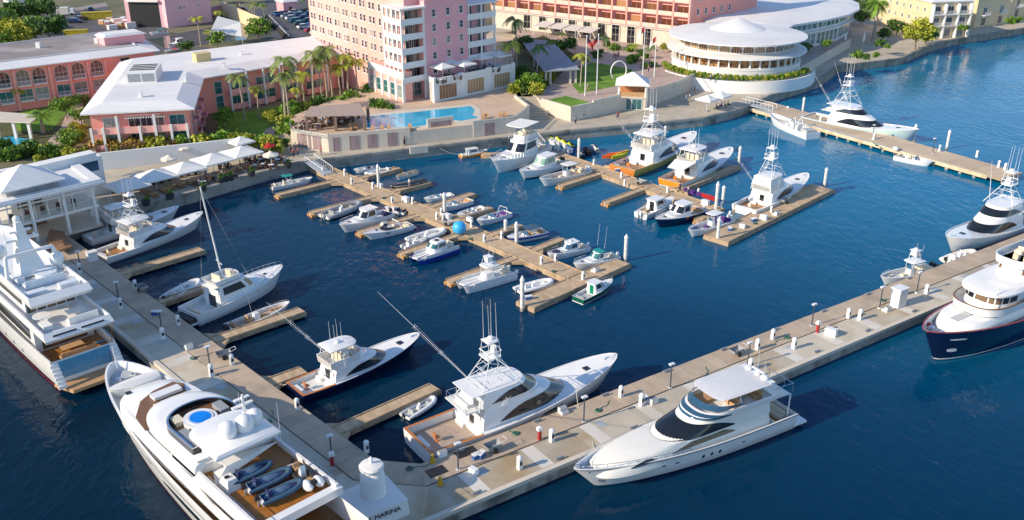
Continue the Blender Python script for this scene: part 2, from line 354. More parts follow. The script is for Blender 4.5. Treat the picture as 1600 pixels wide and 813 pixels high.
# separate slab sheets with their own axes
def slabs(a,b,w,side,m,z,nm):
    a=Vector((*a[:2],0));b=Vector((*b[:2],0));L=(b-a).length; o=part(nm,MB().prism([(0,0),(L,0),(L,side*w),(0,side*w)][::side],z-.02,z+.004),m,pier); o.location=a;o.rotation_euler=(0,0,ang(a,b)); return o
slabs(A0+nA*WP,jB-dA*1.5,WL-WP-.35,-1,concr,ZP,'slab_paving')
slabs(jC+dC*1.,PD+nC*WP,WT-WP-.35,-1,concr,ZP,'slab_paving')
o=part('fascia',MB().prism([A0+nA*(WL+.1),meet(PA+nA*(WL+.1),dA,PC+nC*(WT+.1),dC),PD+nC*(WT+.1),PD+nC*(WT-.0),oAC,A0+nA*(WL)],-.9,ZP-.25),dkconc,pier)
o=part('coping',MB().prism([A0+nA*(WL+.18),meet(PA+nA*(WL+.18),dA,PC+nC*(WT+.18),dC),PD+nC*(WT+.18),PD+nC*(WT-.3),meet(PA+nA*(WL-.3),dA,PC+nC*(WT-.3),dC),A0+nA*(WL-.3)],ZP-.25,ZP+.12),limestone,pier)
def walk(a,b,c,d,nm='walkway'):
    L=(b-a).length; e=(b-a).normalized(); f=Vector((-e.y,e.x,0)); P=[((q-a).dot(e),(q-a).dot(f)) for q in (a,b,c,d)]
    o=part(nm,MB().prism(P,-.9,ZP+.08),prom,pier); o.location=Vector((*a[:2],0)); o.rotation_euler=(0,0,ang(a,b)); return o
g=.06
walk(A0,PB,jB-nA*g,A0+nA*(WP-g)); walk(PB,PC,jC-nC*g,jB-nM*g); walk(PC,PD,PD+nC*(WP-g),jC-nC*g)
part('joint_channel',MB().prism([A0+nA*(WP-.06),jB-nA*.06,jB,A0+nA*WP],ZP,ZP+.02).prism([jC-nC*.06,PD+nC*(WP-.06),PD+nC*WP,jC],ZP,ZP+.02),black,pier)
# cross bands of lighter concrete and hatches on the slabs
pconc=mat('pale_concrete',(.66,.62,.56),.8,.06,.6,stain=.3,sc=(.4,.35,.28),sa=.5); rn=random.Random(3)
for base,d,n,Ln,W in ((A0+nA*(WP+.1),dA,nA,68,WL-WP-.6),(jC+nC*.1,dC,nC,84,WT-WP-.6)):
    s=3.
    while s<Ln: part('slab_band',MB().prism([base+d*s,base+d*(s+1.3),base+d*(s+1.3)+n*W,base+d*s+n*W],ZP+.004,ZP+.011),pconc,pier); s+=6.6
hb=MB()
for base,d,n,Ln in ((A0+nA*(WP+.4),dA,nA,62),(jC+nC*.4,dC,nC,84)):
    s=4.5
    while s<Ln:
        if rn.random()<.75: part('service_hatch',MB().prism([base+d*s,base+d*(s+.9),base+d*(s+.9)+n*1.0,base+d*s+n*1.0],ZP+.011,ZP+.02),deckgrey,pier)
        s+=6.6
# finger piers of the left arm
def fingerp(root,tip,w=1.7):
    a=U(*root,.75); b=U(*tip,.75); d=(b-a).normalized()
    o=plank('finger_pier',pier,a-d*.2,b,w,.75,.25,floatd,fascia=timber)
    f=MB(); n=Vector((-d.y,d.x,0)) ; L=(b-a).length
    s=3
    while s<L:
        for k in (-.6,.6): f.tube((s,k,-1),(s,k,.5),.14,n=6)
        s+=4.5
    p=part('pile',f,dkconc); p.parent=o
    g=MB(); g.prism([(0,-w/2-1.4),(1.6,-w/2),(1.6,w/2),(0,w/2+1.4)],ZP-.8,.745); p=part('root_gusset',g,floatd); p.parent=o
fingerp((186,428),(316,389)); fingerp((335,531),(472,484)); fingerp((520,676),(680,604)); fingerp((238,476),(322,448),1.4); fingerp((415,600),(475,578),1.8)

def floating(name,label,spine,w,side,fingers,heads,fw=1.45):
    t=thing(name,label,'dock',(0,0,0))
    a=U(*spine[0],ZF); b=U(*spine[1],ZF)
    plank('spine',t,a,b,w,ZF,.45,floatd,side,fascia=timber)
    for r,p in fingers:
        q=U(*r,ZF);e=U(*p,ZF); d=(e-q).normalized()
        o=plank('finger',t,q,e,fw,ZF-.005,.4,floatd,0,fascia=timber,tip=True)
        L=(e-q).length
        gz=MB(); gz.prism([(-.1,-fw/2-1.5),(1.6,-fw/2-.02),(1.6,fw/2+.02),(-.1,fw/2+1.5)],ZF-.4,ZF-.01); o2=part('root_gusset',gz,floatd); o2.parent=o
        bm=MB(); 
        for k in (-1,1): bm.box((L-.25,k*.55,.15),(.7,.35,.5))
        o3=part('end_bumper',bm,mat('rusty_orange_bumper',(.55,.27,.07),.7,.2,2)); o3.parent=o
    for pts in heads:
        P=[U(x,y,ZF) for x,y in pts]; c=(P[0]+P[3])/2; dd=(P[1]+P[2])/2; ww=((P[3]-P[0]).length+(P[2]-P[1]).length)/2
        plank('end_float',t,c,dd,ww,ZF+.005,.5,floatd,0,fascia=timber)
    return t
cdock=floating('floating_dock','long tan floating dock with fingers on both sides in the middle of the basin',((485,264),(890,439)),3.3,1,
 [((525,282),(432,305)),((588,306),(484,333)),((654,336),(560,364)),((722,365),(626,397)),((806,402),(700,440)),
  ((560,279),(624,262)),((610,300),(672,284)),((672,324),(740,302)),((712,341),(768,324)),((762,369),(815,351)),((830,392),(880,372))],
 [[(831,484),(984,413),(960,403),(811,469)]])
rdock=floating('floating_dock','tan floating dock with a wide end float, right hand one of the two',((845,240),(1110,333)),3.2,1,
 [((943,269),(874,291)),((1012,292),(945,317)),((1040,303),(1000,332)),((1058,297),(1152,259)),((1100,337),(1090,345)),((850,240),(752,241)),((960,262),(1010,244))],
 [[(1137,381),(1302,296),(1271,288),(1101,366)]])
# far fixed pier
FA=U(1163,166,ZP); FB=U(1556,277,ZP); 
far=thing('concrete_pier','long straight concrete pier running out from the quay at the upper right','pier',(0,0,0))
dF=(FB-FA).normalized(); nF=Vector((-dF.y,dF.x,0))
if nF.y<0: nF=-nF
plank('deck',far,FA+nF*1.6,FB+dF*1.,5.8,ZP+.05,.5,mat('far_pier_deck',(.56,.44,.31),.8,.1,.3,kind='slabs',bw=5,rh=30,ms=.03,v1=.9,v2=1.1,mv=.6),1)
plank('lower_walk',far,FA,FB-dF*1.5,1.5,ZP-.1,.5,deckgrey,1)
m=MB(); L=(FB-FA).length
s=1.
while s<L-2:
    for k in (.4,3.5,6.8): q=FA+dF*s+nF*k; part('pile',MB().box((q.x,q.y,0),(.5,.5,1.7),rz=ang(FA,FB)),dkconc,far)
    s+=2.6

part('fascia',MB().prism([FA-nF*.06,FB-dF*1.5-nF*.06,FB-dF*1.5,FA],ZP-.75,ZP-.12),mat('cream_fascia',(.6,.5,.33),.8,.2,.8),far)

# ---------------------------------------------------------------- pilings, pedestals, lamps and boxes
def mk_pile():
    t=thing('mooring_pile','',''); part('post',MB().lathe([(.26,-1.2),(.26,3.2)],n=10),mat('white_pile',(.70,.69,.66),.7,.1,2,stain=1.5,sc=(.3,.28,.22),sa=.5),t,smooth=40)
    part('waterline_band',MB().lathe([(.27,-1),(.27,.35)],n=10),dkconc,t); part('cap',MB().lathe([(.31,3.2),(.31,3.3),(.02,3.75)],n=10),gel,t,smooth=40); return t
PILE=Kind(mk_pile)
PL=[((592,292),1.05,'tall white mooring pile at the first right-hand finger of the middle floating dock'),
((695,333),.9,'white mooring pile with a cone cap between the small white motorboats on the middle dock'),
((807,383),.95,'white mooring pile beside the open boat with the dark blue bimini'),
((977,408),1.05,'lone white mooring pile at the outer right corner of the middle dock end float'),
((816,486),1.25,'white mooring pile at the near left corner of the middle dock end float'),
((904,250),1.1,'white mooring pile beside the row of watercraft on the right floating dock'),
((1154,260),1.0,'white mooring pile at the tip of the long finger beyond the orange transom boat'),
((1118,332),1.35,'tall white mooring pile, the farther of the pair behind the boat with the purple seats'),
((1121,378),1.0,'white mooring pile at the near left corner of the right dock end float'),
((1039,214),.6,'short white mooring pile against the quay behind the yellow hulled sportfishing boat'),
((830,213),.5,'small dark-footed white mooring pile at the quay above the flybridge cruiser'),
((1288,292),.9,'white mooring pile standing in the water just off the right dock end float'),
((514,250),.5,'stubby white mooring pile on the quay next to the gangway'),
((1254,176),.9,'thick white mooring pile behind the far pier near the largest sportfishing boat'),
((1230,178),.45,'short white mooring pile between the plaza wall and the far pier'),
((1479,233),1.0,'tall white mooring pile standing behind the outer half of the far pier'),
((1427,222),.95,'white mooring pile at the bow of the largest sportfishing boat'),
((997,203),.5,'small white pile against the quay left of the tower of the yellow boat'),
((790,365),.6,'low white pile at the root of the finger with the dark bimini boat'),
((1129,318),.8,'white mooring pile, the nearer of the pair behind the boat with the purple seats')]
for (x,y),s,l in PL: PILE(U(x,y,0),0,(1,1,s),l,'mooring piles standing in the marina')['category']='mooring pile'
def mk_ped():
    t=thing('power_pedestal','',''); part('cabinet',MB().box((0,0,.45),(.34,.34,.9),taper=.9),gel,t); part('cap',MB().lathe([(.22,.9),(.24,1.0),(.12,1.15),(.02,1.17)],n=8),gel,t,smooth=50)
    part('socket_panel',MB().box((0,-.172,.55),(.2,.02,.3)),black,t); return t
ORD=['first','second','third','fourth','fifth','sixth','seventh','eighth','ninth','tenth','eleventh','twelfth','thirteenth','fourteenth','fifteenth','sixteenth','seventeenth','eighteenth','nineteenth','twentieth']+['twenty '+q for q in ('first','second','third','fourth','fifth','sixth','seventh','eighth','ninth')]+['thirtieth']+['thirty '+q for q in ('first','second','third','fourth','fifth','sixth','seventh','eighth','ninth')]
PED=Kind(mk_ped)
def peds(pts,z,lab,s=1.):
    for i,(x,y) in enumerate(sorted(pts)): PED(U(x,y,z),R(40),s,lab%ORD[i],'service pedestals on the docks')['category']='power pedestal'
peds([(505,270),(539,274),(550,288),(583,295),(613,318),(645,319),(683,343),(690,336),(737,355),(757,378),(784,373),(846,413),(868,409),(911,437),(693,345)],ZF,'small white power pedestal, %s from the left on the long middle floating dock')
peds([(874,235),(888,240),(928,258),(971,278),(976,290),(1043,301),(1091,304),(1127,325),(1140,340),(1205,332),(1100,330)],ZF,'small white power pedestal, %s from the left on the right floating dock',.9)
peds([(212,452),(279,508),(363,570),(465,640),(573,707)],ZP+.08,'%s white power pedestal from the quay along the basin edge of the left arm',1.1)
peds([(189,483),(255,530),(331,588),(125,427)],ZP,'%s white pedestal from the quay at the lamp feet of the left pier arm',1.25)
peds([(970,620),(970,621)][:1]+[(1207,530),(1325,497),(1405,462)],ZP+.08,'%s white pedestal from the left on the boarded side of the outer pier',1.1)
peds([(1002,634),(1240,545),(1343,500),(1447,460),(862,690),(1172,578),(1183,547),(812,733)],ZP,'%s white pedestal from the left on the concrete side of the outer pier',1.2)
peds([(1330,196),(1468,237),(1365,218),(1526,246),(1560,262),(1570,266),(1282,190)],ZP+.05,'%s small white pedestal from the left on the far concrete pier',1.1)
def mk_lamp():
    t=thing('dock_lamp','',''); part('pole',MB().tube((0,0,0),(0,0,2.6),.07,.06,8),mat('dark_post',(.05,.07,.10),.5),t); part('head',MB().box((0,0,2.65),(.55,.3,.14)),alu,t)
    part('foot',MB().box((0,0,.06),(.3,.3,.12)),alu,t); return t
LAMP=Kind(mk_lamp)
for (x,y),z,l in [((187,474),ZP,'dark dock lamp on the left pier arm, second from the quay'),((127,424),ZP,'dark dock lamp on the left pier arm nearest the quay'),((254,521),ZP,'dark dock lamp on the left pier arm opposite the black sterned cruiser'),
 ((329,579),ZP,'dark dock lamp on the left pier arm beside the bow of the big white superyacht'),((519,722),ZP,'dark dock lamp with a red hose box by the corner of the pier'),
 ((912,660),ZP,'dark dock lamp on the outer pier behind the bow of the moored motor yacht'),((1047,607),ZP,'slim dark dock lamp on the outer pier above the middle of the motor yacht'),((716,735),ZP,'dark dock lamp on the outer pier by the stern of the white sportfishing yacht'),
 ((1168,572),ZP,'dark dock lamp behind the hardtop of the motor yacht on the outer pier'),((1374,482),ZP,'dark dock lamp next to the tall white cabinet on the outer pier'),((1432,458),ZP,'dark dock lamp at the bow of the blue hulled yacht'),
 ((1363,218),ZP,'slim dark lamp on the far pier by the bow of the largest sportfishing boat'),((1457,240),ZP,'slim dark lamp on the outer half of the far pier'),((1268,510),ZP,'dark lamp beside the red extinguisher box on the outer pier')]:
    LAMP(U(x,y,z),R(30),1.05,l,'lamps along the piers')['category']='lamp post'
def mk_ext():
    t=thing('extinguisher_stand','',''); part('post',MB().box((0,0,.5),(.3,.25,1.0)),redp,t); part('hood',MB().box((0,0,1.15),(.5,.4,.3)).prism([(-.25,-.2),(.25,-.2),(.25,.2),(-.25,.2)],1.3,1.45,[(-.05,-.05),(.05,-.05),(.05,.05),(-.05,.05)]),gel,t); return t
EXT=Kind(mk_ext)
for (x,y),l in [((843,687),'red fire extinguisher stand with a white hood near the side of the white sportfishing yacht'),((1277,519),'red fire extinguisher stand on the outer pier left of the white dock box'),((519,727),'red fire extinguisher stand by the rounded corner of the pier')]:
    EXT(U(x,y,ZP+.08),R(30),1.,l,'fire extinguisher stands')['category']='extinguisher'
def mk_bx():
    t=thing('dock_box','',''); part('chest',MB().box((0,0,.3),(1.1,.6,.6),taper=.92),gel,t); part('lid',MB().box((0,0,.66),(1.12,.64,.1),taper=.9),gel,t); return t
DBX=Kind(mk_bx)
for (x,y),z,s,l in [((1298,524),ZP,1.2,'big white dock box on the outer pier'),((634,315),ZF,1.1,'white dock box on the middle floating dock above the white sports cruiser'),((700,341),ZF,1.,'rounded white dock box at the foot of the pile among small motorboats'),
 ((594,293),ZF,.9,'white dock box at the foot of the first tall pile'),((734,346),ZF,.9,'white dock box beside the blue sphere'),((864,226),ZF,1.1,'white dock box nearest the quay on the right floating dock'),((890,238),ZF,1.1,'white dock box on the right floating dock in front of the watercraft'),
 ((962,264),ZF,1.1,'white dock box by the red stern of the yellow boat'),((1102,320),ZF,1.1,'white dock box on the right dock near the pair of piles'),((1193,343),ZF+.01,1.,'white dock box lying on the right dock end float'),((1231,306),ZF,1.,'white dock box at the side of the towered sportfishing boat'),
 ((1050,327),ZF,.9,'white dock box between the two right dock cabin boats'),((1160,356),ZF,.8,'white hose box in the middle of the right dock end float'),((740,740),ZP,.8,'flat white box at the gangway of the white sportfishing yacht')]:
    DBX(U(x,y,z),R(-42),s,l,'dock boxes')['category']='dock box'
t=thing('electrical_cabinet','tall white electrical cabinet with a sloping top, standing alone on the outer pier','cabinet',U(1402,478,ZP),R(33)); part('body',MB().box((0,0,1.15),(1.5,1.2,2.3)),gel,t); part('roof',MB().box((0,0,2.36),(1.7,1.4,.12)),gel,t); part('door',MB().box((0,-.61,1.1),(.7,.03,1.8)),alu,t)
t=thing('electrical_cabinet','squat white cabinet at the quay end of the left pier arm','cabinet',U(145,407,ZP+.08),R(43)); part('body',MB().box((0,0,.6),(1.2,.9,1.2)),gel,t); part('roof',MB().box((0,0,1.24),(1.35,1.05,.1)),gel,t)
# lighthouse monument on the corner
lb=U(585,793,ZP); rl=ang(PC,PD)
t=thing('lighthouse_monument','small round white lighthouse with a gallery cap on a white box base lettered MARINA','lighthouse',lb,rl)
part('base',MB().box((-.6,-.35,.7),(5.2,4.1,1.4),taper=.96),whitest,t); part('base_ledge',MB().box((-.6,-.35,1.43),(5.07,3.98,.07)),whitest,t)
part('tower',MB().lathe([(1.05,1.4),(1.0,3.0),(1.0,3.3),(.8,3.55),(.72,3.6),(.72,3.9)],n=24),whitest,t,smooth=40)
part('gallery',MB().lathe([(.5,3.9),(.98,3.92),(1.02,4.1),(.9,4.25),(.1,4.4)],n=24),whitest,t,smooth=40)
part('lantern',MB().lathe([(.12,4.4),(.12,4.8),(.2,4.82),(.02,5.)],n=10),alu,t,smooth=40)
def text(s,size,par,loc,rot,mt,ext=.015,nm='lettering'):
    c=bpy.data.curves.new(nm,'FONT'); c.body=s; c.size=size; c.extrude=ext; c.align_x='CENTER'; c.resolution_u=2
    o=bpy.data.objects.new(nm,c); SC.collection.objects.link(o); dg=bpy.context.evaluated_depsgraph_get(); dg.update()
    me=bpy.data.meshes.new_from_object(o.evaluated_get(dg)); bpy.data.objects.remove(o); bpy.data.curves.remove(c)
    me.materials.clear(); me.materials.append(mt); o=bpy.data.objects.new(nm,me); SC.collection.objects.link(o); o.parent=par; o.location=loc; o.rotation_euler=rot; return o
text('CK MARINA',.62,t,(-.45,-2.40,.78),(R(88),0,0),black); 
# ---------------------------------------------------------------- boats
class Hull:
    """local frame: x forward from the transom, y to port, z up from the water"""
    def __init__(s,L,B,fs,fb,fine=2.1,bp=.75,tr=.86,rake=.10,flare=.34,tmax=.42,sp=1.8,dip=0.):
        s.__dict__.update(L=L,B=B,fs=fs,fb=fb,fine=fine,bp=bp,tr=tr,rake=rake,flare=flare,tmax=tmax,sp=sp,dip=dip)
    def w(s,t):
        if t<s.tmax: return s.B/2*(s.tr+(1-s.tr)*math.sin(math.pi/2*t/s.tmax))
        u=min(1,(t-s.tmax)/(1-s.tmax)); return s.B/2*max(0,1-u**s.fine)**s.bp
    def z(s,t): return s.fs+(s.fb-s.fs)*t**s.sp-s.dip*math.sin(math.pi*t)
    def pt(s,t,k,off=0.):
        """k: 1 at the sheer, 0 at the waterline, below 0 under water"""
        w=s.w(t); z=s.z(t)*k if k>=0 else k*.8
        u=1-max(0,min(1,k)); 
        y=w*(1-u**1.3*(.10+s.flare*t**1.6)) if k>=0 else w*(.9-s.flare*t**1.6)*(1+k*.5)
        x=s.L*t-s.rake*s.L*u*t**4+ (0.0 if k>=0 else s.rake*s.L*k*.4*t**4)
        return (x,max(0,y+off if w>.001 else 0),z)
    def band(s,mb,k0,k1,t0=0.,t1=1.,off=0.,n=22,nk=4):
        ks=[k0+(k1-k0)*j/nk for j in range(nk+1)]
        for sg in (1,-1):
            r=[]
            for i in range(n+1):
                t=t0+(t1-t0)*(1-(1-i/n)**1.35); r.append([(x,sg*y,z) for x,y,z in (s.pt(t,k,off) for k in ks)])
            mb.loft(r,False,(False,False))
        if t0==0: # transom
            a=[s.pt(0,k,off) for k in ks]; mb.loft([[(x-off,y,z) for x,y,z in a],[(x-off,-y,z) for x,y,z in a]],False,(False,False))
        return mb
    def patch(s,mb,t0,t1,k0,k1,off=.02,side=0,n=8,taper=0):
        for sg in ((1,-1) if side==0 else (side,)):
            r=[]
            for i in range(n+1):
                t=t0+(t1-t0)*i/n; q=1-taper*abs(2*i/n-1)**3; kk=[(k0+k1)/2+(k1-k0)/2*q*e for e in (-1,0,1)]
                r.append([(x,sg*y,z) for x,y,z in (s.pt(t,k,off) for k in kk)])
            mb.loft(r,False,(False,False))
        return mb
    def deck(s,md,mg,t0,t1,drop,g=.12,n=16,inwall=True,out=0.,camb=.0):
        """deck sheet into md; gunwale cap and inner bulwark into mg"""
        ts=[t0+(t1-t0)*(1-(1-i/n)**1.3) for i in range(n+1)]; D=[];
        for t in ts:
            x,y,z=s.pt(t,1); q=s.pt(t,max(0,1-drop/z)); yi=max(0,min(y-g,q[1]-.05)); zd=z-drop; x2=min(x,s.L-g*1.2,q[0])
            D.append([(x2,yi,zd),(x2,yi*.5,zd+camb*.8),(x2,0,zd+camb),(x2,-yi*.5,zd+camb*.8),(x2,-yi,zd)])
            
        md.loft(D,False,(False,False))
        if mg is not None:
            for sg in (1,-1):
                r=[]
                for t in ts:
                    x,y,z=s.pt(t,1); yi=max(0,y-g); x2=min(x,s.L-g*1.2); q=s.pt(t,max(0,1-drop/z)); yb=max(0,min(yi,q[1]-.05)); x3=min(x2,q[0])
                    r.append([(x,sg*(y+out),z-.06),(x,sg*(y+out),z+.02),(x2,sg*yi,z+.02),(x3,sg*yb,z-drop)] if inwall else [(x,sg*(y+out),z-.06),(x,sg*(y+out),z+.02),(x2,sg*yi,z+.02)])
                mg.loft(r,False,(False,False))
    def level(s,md,mg,t0,t1,zs,g=.25,n=6,aft=True,fwd=True):
        """flat cockpit sole at height zs with inner liner walls"""
        ts=[t0+(t1-t0)*i/n for i in range(n+1)]; a=[s.pt(t,1) for t in ts]; x0=s.L*t0+(g if t0==0 else 0)
        X=[max(x0,p[0]) for p in a]
        md.loft([[(x,y-g,zs),(x,-(y-g),zs)] for x,(_,y,_) in zip(X,a)],False,(False,False))
        for sg in (1,-1): mg.loft([[(q[0],sg*q[1],q[2]+.02),(x,sg*(q[1]-g),q[2]+.02),(x,sg*(q[1]-g),zs)] for x,q in zip(X,a)],False,(False,False))
        if aft:
            q=a[0]; mg.loft([[(0,y,q[2]+.02),(x0,y*(q[1]-g)/q[1],q[2]+.02),(x0,y*(q[1]-g)/q[1],zs)] for y in (q[1],-q[1])],False,(False,False))
        if fwd:
            q=a[-1]; mg.loft([[(X[-1],y,q[2]+.02),(X[-1],y,zs)] for y in (q[1]-g,-(q[1]-g))],False,(False,False))
    def rail(s,mb,t0,t1,h=.7,inset_=.12,n=12,r=.025,mid=False,bow=True):
        top={1:[],-1:[]}
        for sg in (1,-1):
            for i in range(n+1):
                t=t0+(t1-t0)*i/n; x,y,z=s.pt(min(t,.995),1); y=max(0,y-inset_); p=(x-(.1 if i==n else 0),sg*y,z); q=(p[0],p[1],z+h)
                top[sg].append(q); mb.tube(p,q,r*.9,n=4)
            mb.path(top[sg],r,4)
            if mid: mb.path([(a,b,c-h*.5) for a,b,c in top[sg]],r*.7,4)
class House:
    """stack of rounded outlines (z, x_aft, x_fore, x_mid, half width)"""
    def __init__(s,lv,n=2.3): s.lv=lv; s.n=n
    def at(s,z):
        L=s.lv
        if z<=L[0][0]: return L[0]
        for a,b in zip(L,L[1:]):
            if z<=b[0]:
                f=(z-a[0])/(b[0]-a[0]+1e-9); return tuple(p+(q-p)*f for p,q in zip(a,b))
        return L[-1]
    def P(s,u,z,off=0.):
        """u 0 at the nose, +-1 where the sides begin, +-2 at the aft corners"""
        _,x0,x1,xm,w=s.at(z); sg=1 if u>=0 else -1; a=abs(u)
        if a<=1:
            th=a*math.pi/2; x=xm+(x1-xm+off)*max(0,math.cos(th))**(2/s.n); y=(w+off)*max(0,math.sin(th))**(2/s.n)
        else: x=xm+(x0-xm)*(a-1); y=w+off
        return (x,sg*y,z)
    US=[2,1.5,1,.95,.9,.83,.76,.68,.6,.52,.44,.36,.27,.18,.09,0]
    def ring(s,z,off=0.): return [s.P(u,z,off) for u in s.US]+[s.P(-u,z,off) for u in reversed(s.US[:-1])]
    def body(s,mb,zs=None,cap=True,off=0.):
        zs=zs or [l[0] for l in s.lv]
        mb.loft([s.ring(z,off) for z in zs],True,(False,cap)); return mb
    def slab(s,mb,z,th,off=.1,aft=0.,fore=0.):
        r=s.ring(z,off); xa=min(p[0] for p in r)
        r=[(p[0]-(aft if p[0]<xa+.01 else 0),p[1],p[2]) for p in r]
        mb.loft([r,[(x,y,z+th) for x,y,z in r]],True,(True,True)); return mb
    def patch(s,mb,u0,u1,z0,z1,off=.04,n=14,t0=0.,t1=0.,nz=3,mirror=True,slope=0.):
        """window strip from u0 to u1; t0,t1: how much its ends taper (0..1)"""
        for sg in ((1,-1) if mirror else (1,)):
            r=[]
            for i in range(n+1):
                f=i/n; u=u0+(u1-u0)*f; h=1.
                if t0: h*=1-t0*(1-min(1,f/.5))**2
                if t1: h*=1-t1*(1-min(1,(1-f)/.5))**2
                lo=z0; hi=z0+(z1-z0)*h; dz=slope*f
                r.append([s.P(sg*u,lo+(hi-lo)*j/nz+dz,off) for j in range(nz+1)])
            mb.loft(r,False,(False,False))
        return mb
def seat(mb,c,d,back=.35,rz=0.,side=-1):
    """padded bench with a backrest on its aft (-x) side"""
    mb.box((c[0],c[1],c[2]+d[2]/2),d,rz); ca,sa=math.cos(rz),math.sin(rz); bx=side*(d[0]/2-.06)
    mb.box((c[0]+bx*ca,c[1]+bx*sa,c[2]+d[2]+back/2),(.14,d[1]*.98,back),rz)
def outboard(mbc,mbl,x,y,z,s=1.):
    mbc.box((x-.28*s,y,z+.35*s),(.55*s,.34*s,.5*s),taper=.75); mbl.box((x-.18*s,y,z-.25*s),(.22*s,.14*s,.9*s))
def motor(t,x,ys,z,s=1.,m=None):
    for y in ys:
        a,b=MB(),MB(); outboard(a,b,x,y,z,s); o=part('outboard_motor',a,m or black,t); p=part('motor_leg',b,greyr,None); p.parent=o
def fenders(t,H,ts,side,m=None,k=.55):
    for q in ts:
        x,y,z=H.pt(q,k,.12); f=MB().lathe([(.02,-.42),(.13,-.35),(.15,0),(.13,.35),(.02,.42)],(x,side*(y+.05),z*.9),8).tube((x,side*y,z),(x,side*(H.pt(q,1)[1]),H.z(q)),.012,n=4)
        part('fender',f,m or gel,t,smooth=40)
def boat_pose(t,stern,bow,L,zs=1.,zb=1.):
    """put a boat of length L where its stern and bow stand in the photograph"""
    a=U(*stern,zs); b=U(*bow,zb); d=b-a; d.z=0; k=d.length/L
    t.location=(a.x,a.y,0); t.rotation_euler=(0,0,ang(a,b)); t.scale=(k,k,k) ; return k
def lines(t,pts,par=None):
    for a,b in pts:
        a=Vector(a);b=Vector(b); P=[a+(b-a)*f-Vector((0,0,.35*math.sin(math.pi*f))) for f in (0,.25,.5,.75,1)]; part('mooring_line',MB().path(P,.02,4),whitec,t)

def base(name,label,cat,H,hm,boot=None,bulw=.12,group=None,deckm=None,t0=.0,tc=.3,drop=.12,g=.12,rim=None,camb=.06):
    t=thing(name,label,cat,group=group)
    part('hull',H.band(MB(),-.8,1),hm,t,smooth=50)
    if boot: part('boot_stripe',H.band(MB(),-.03,.12 if H.fs<2 else .07,off=.012,nk=1),boot,t)
    md,mg=MB(),MB(); H.deck(md,mg,tc,.999,drop,g,camb=camb)
    part('foredeck',md,deckm or decknon,t,smooth=40); part('bulwark',mg,rim or gel,t)
    return t
def radar_dome(mb,c,r=.3,h=.3): mb.lathe([(r*.7,0),(r,h*.2),(r,h*.55),(r*.7,h*.9),(.02,h)],c,12)
def antennas(t,pts,m=None,r=.018):
    for p,h,lean in pts: part('whip_antenna',MB().tube(p,(p[0]+lean[0]*h,p[1]+lean[1]*h,p[2]+h),r*1.3,r*.6,4),m or alu,t)

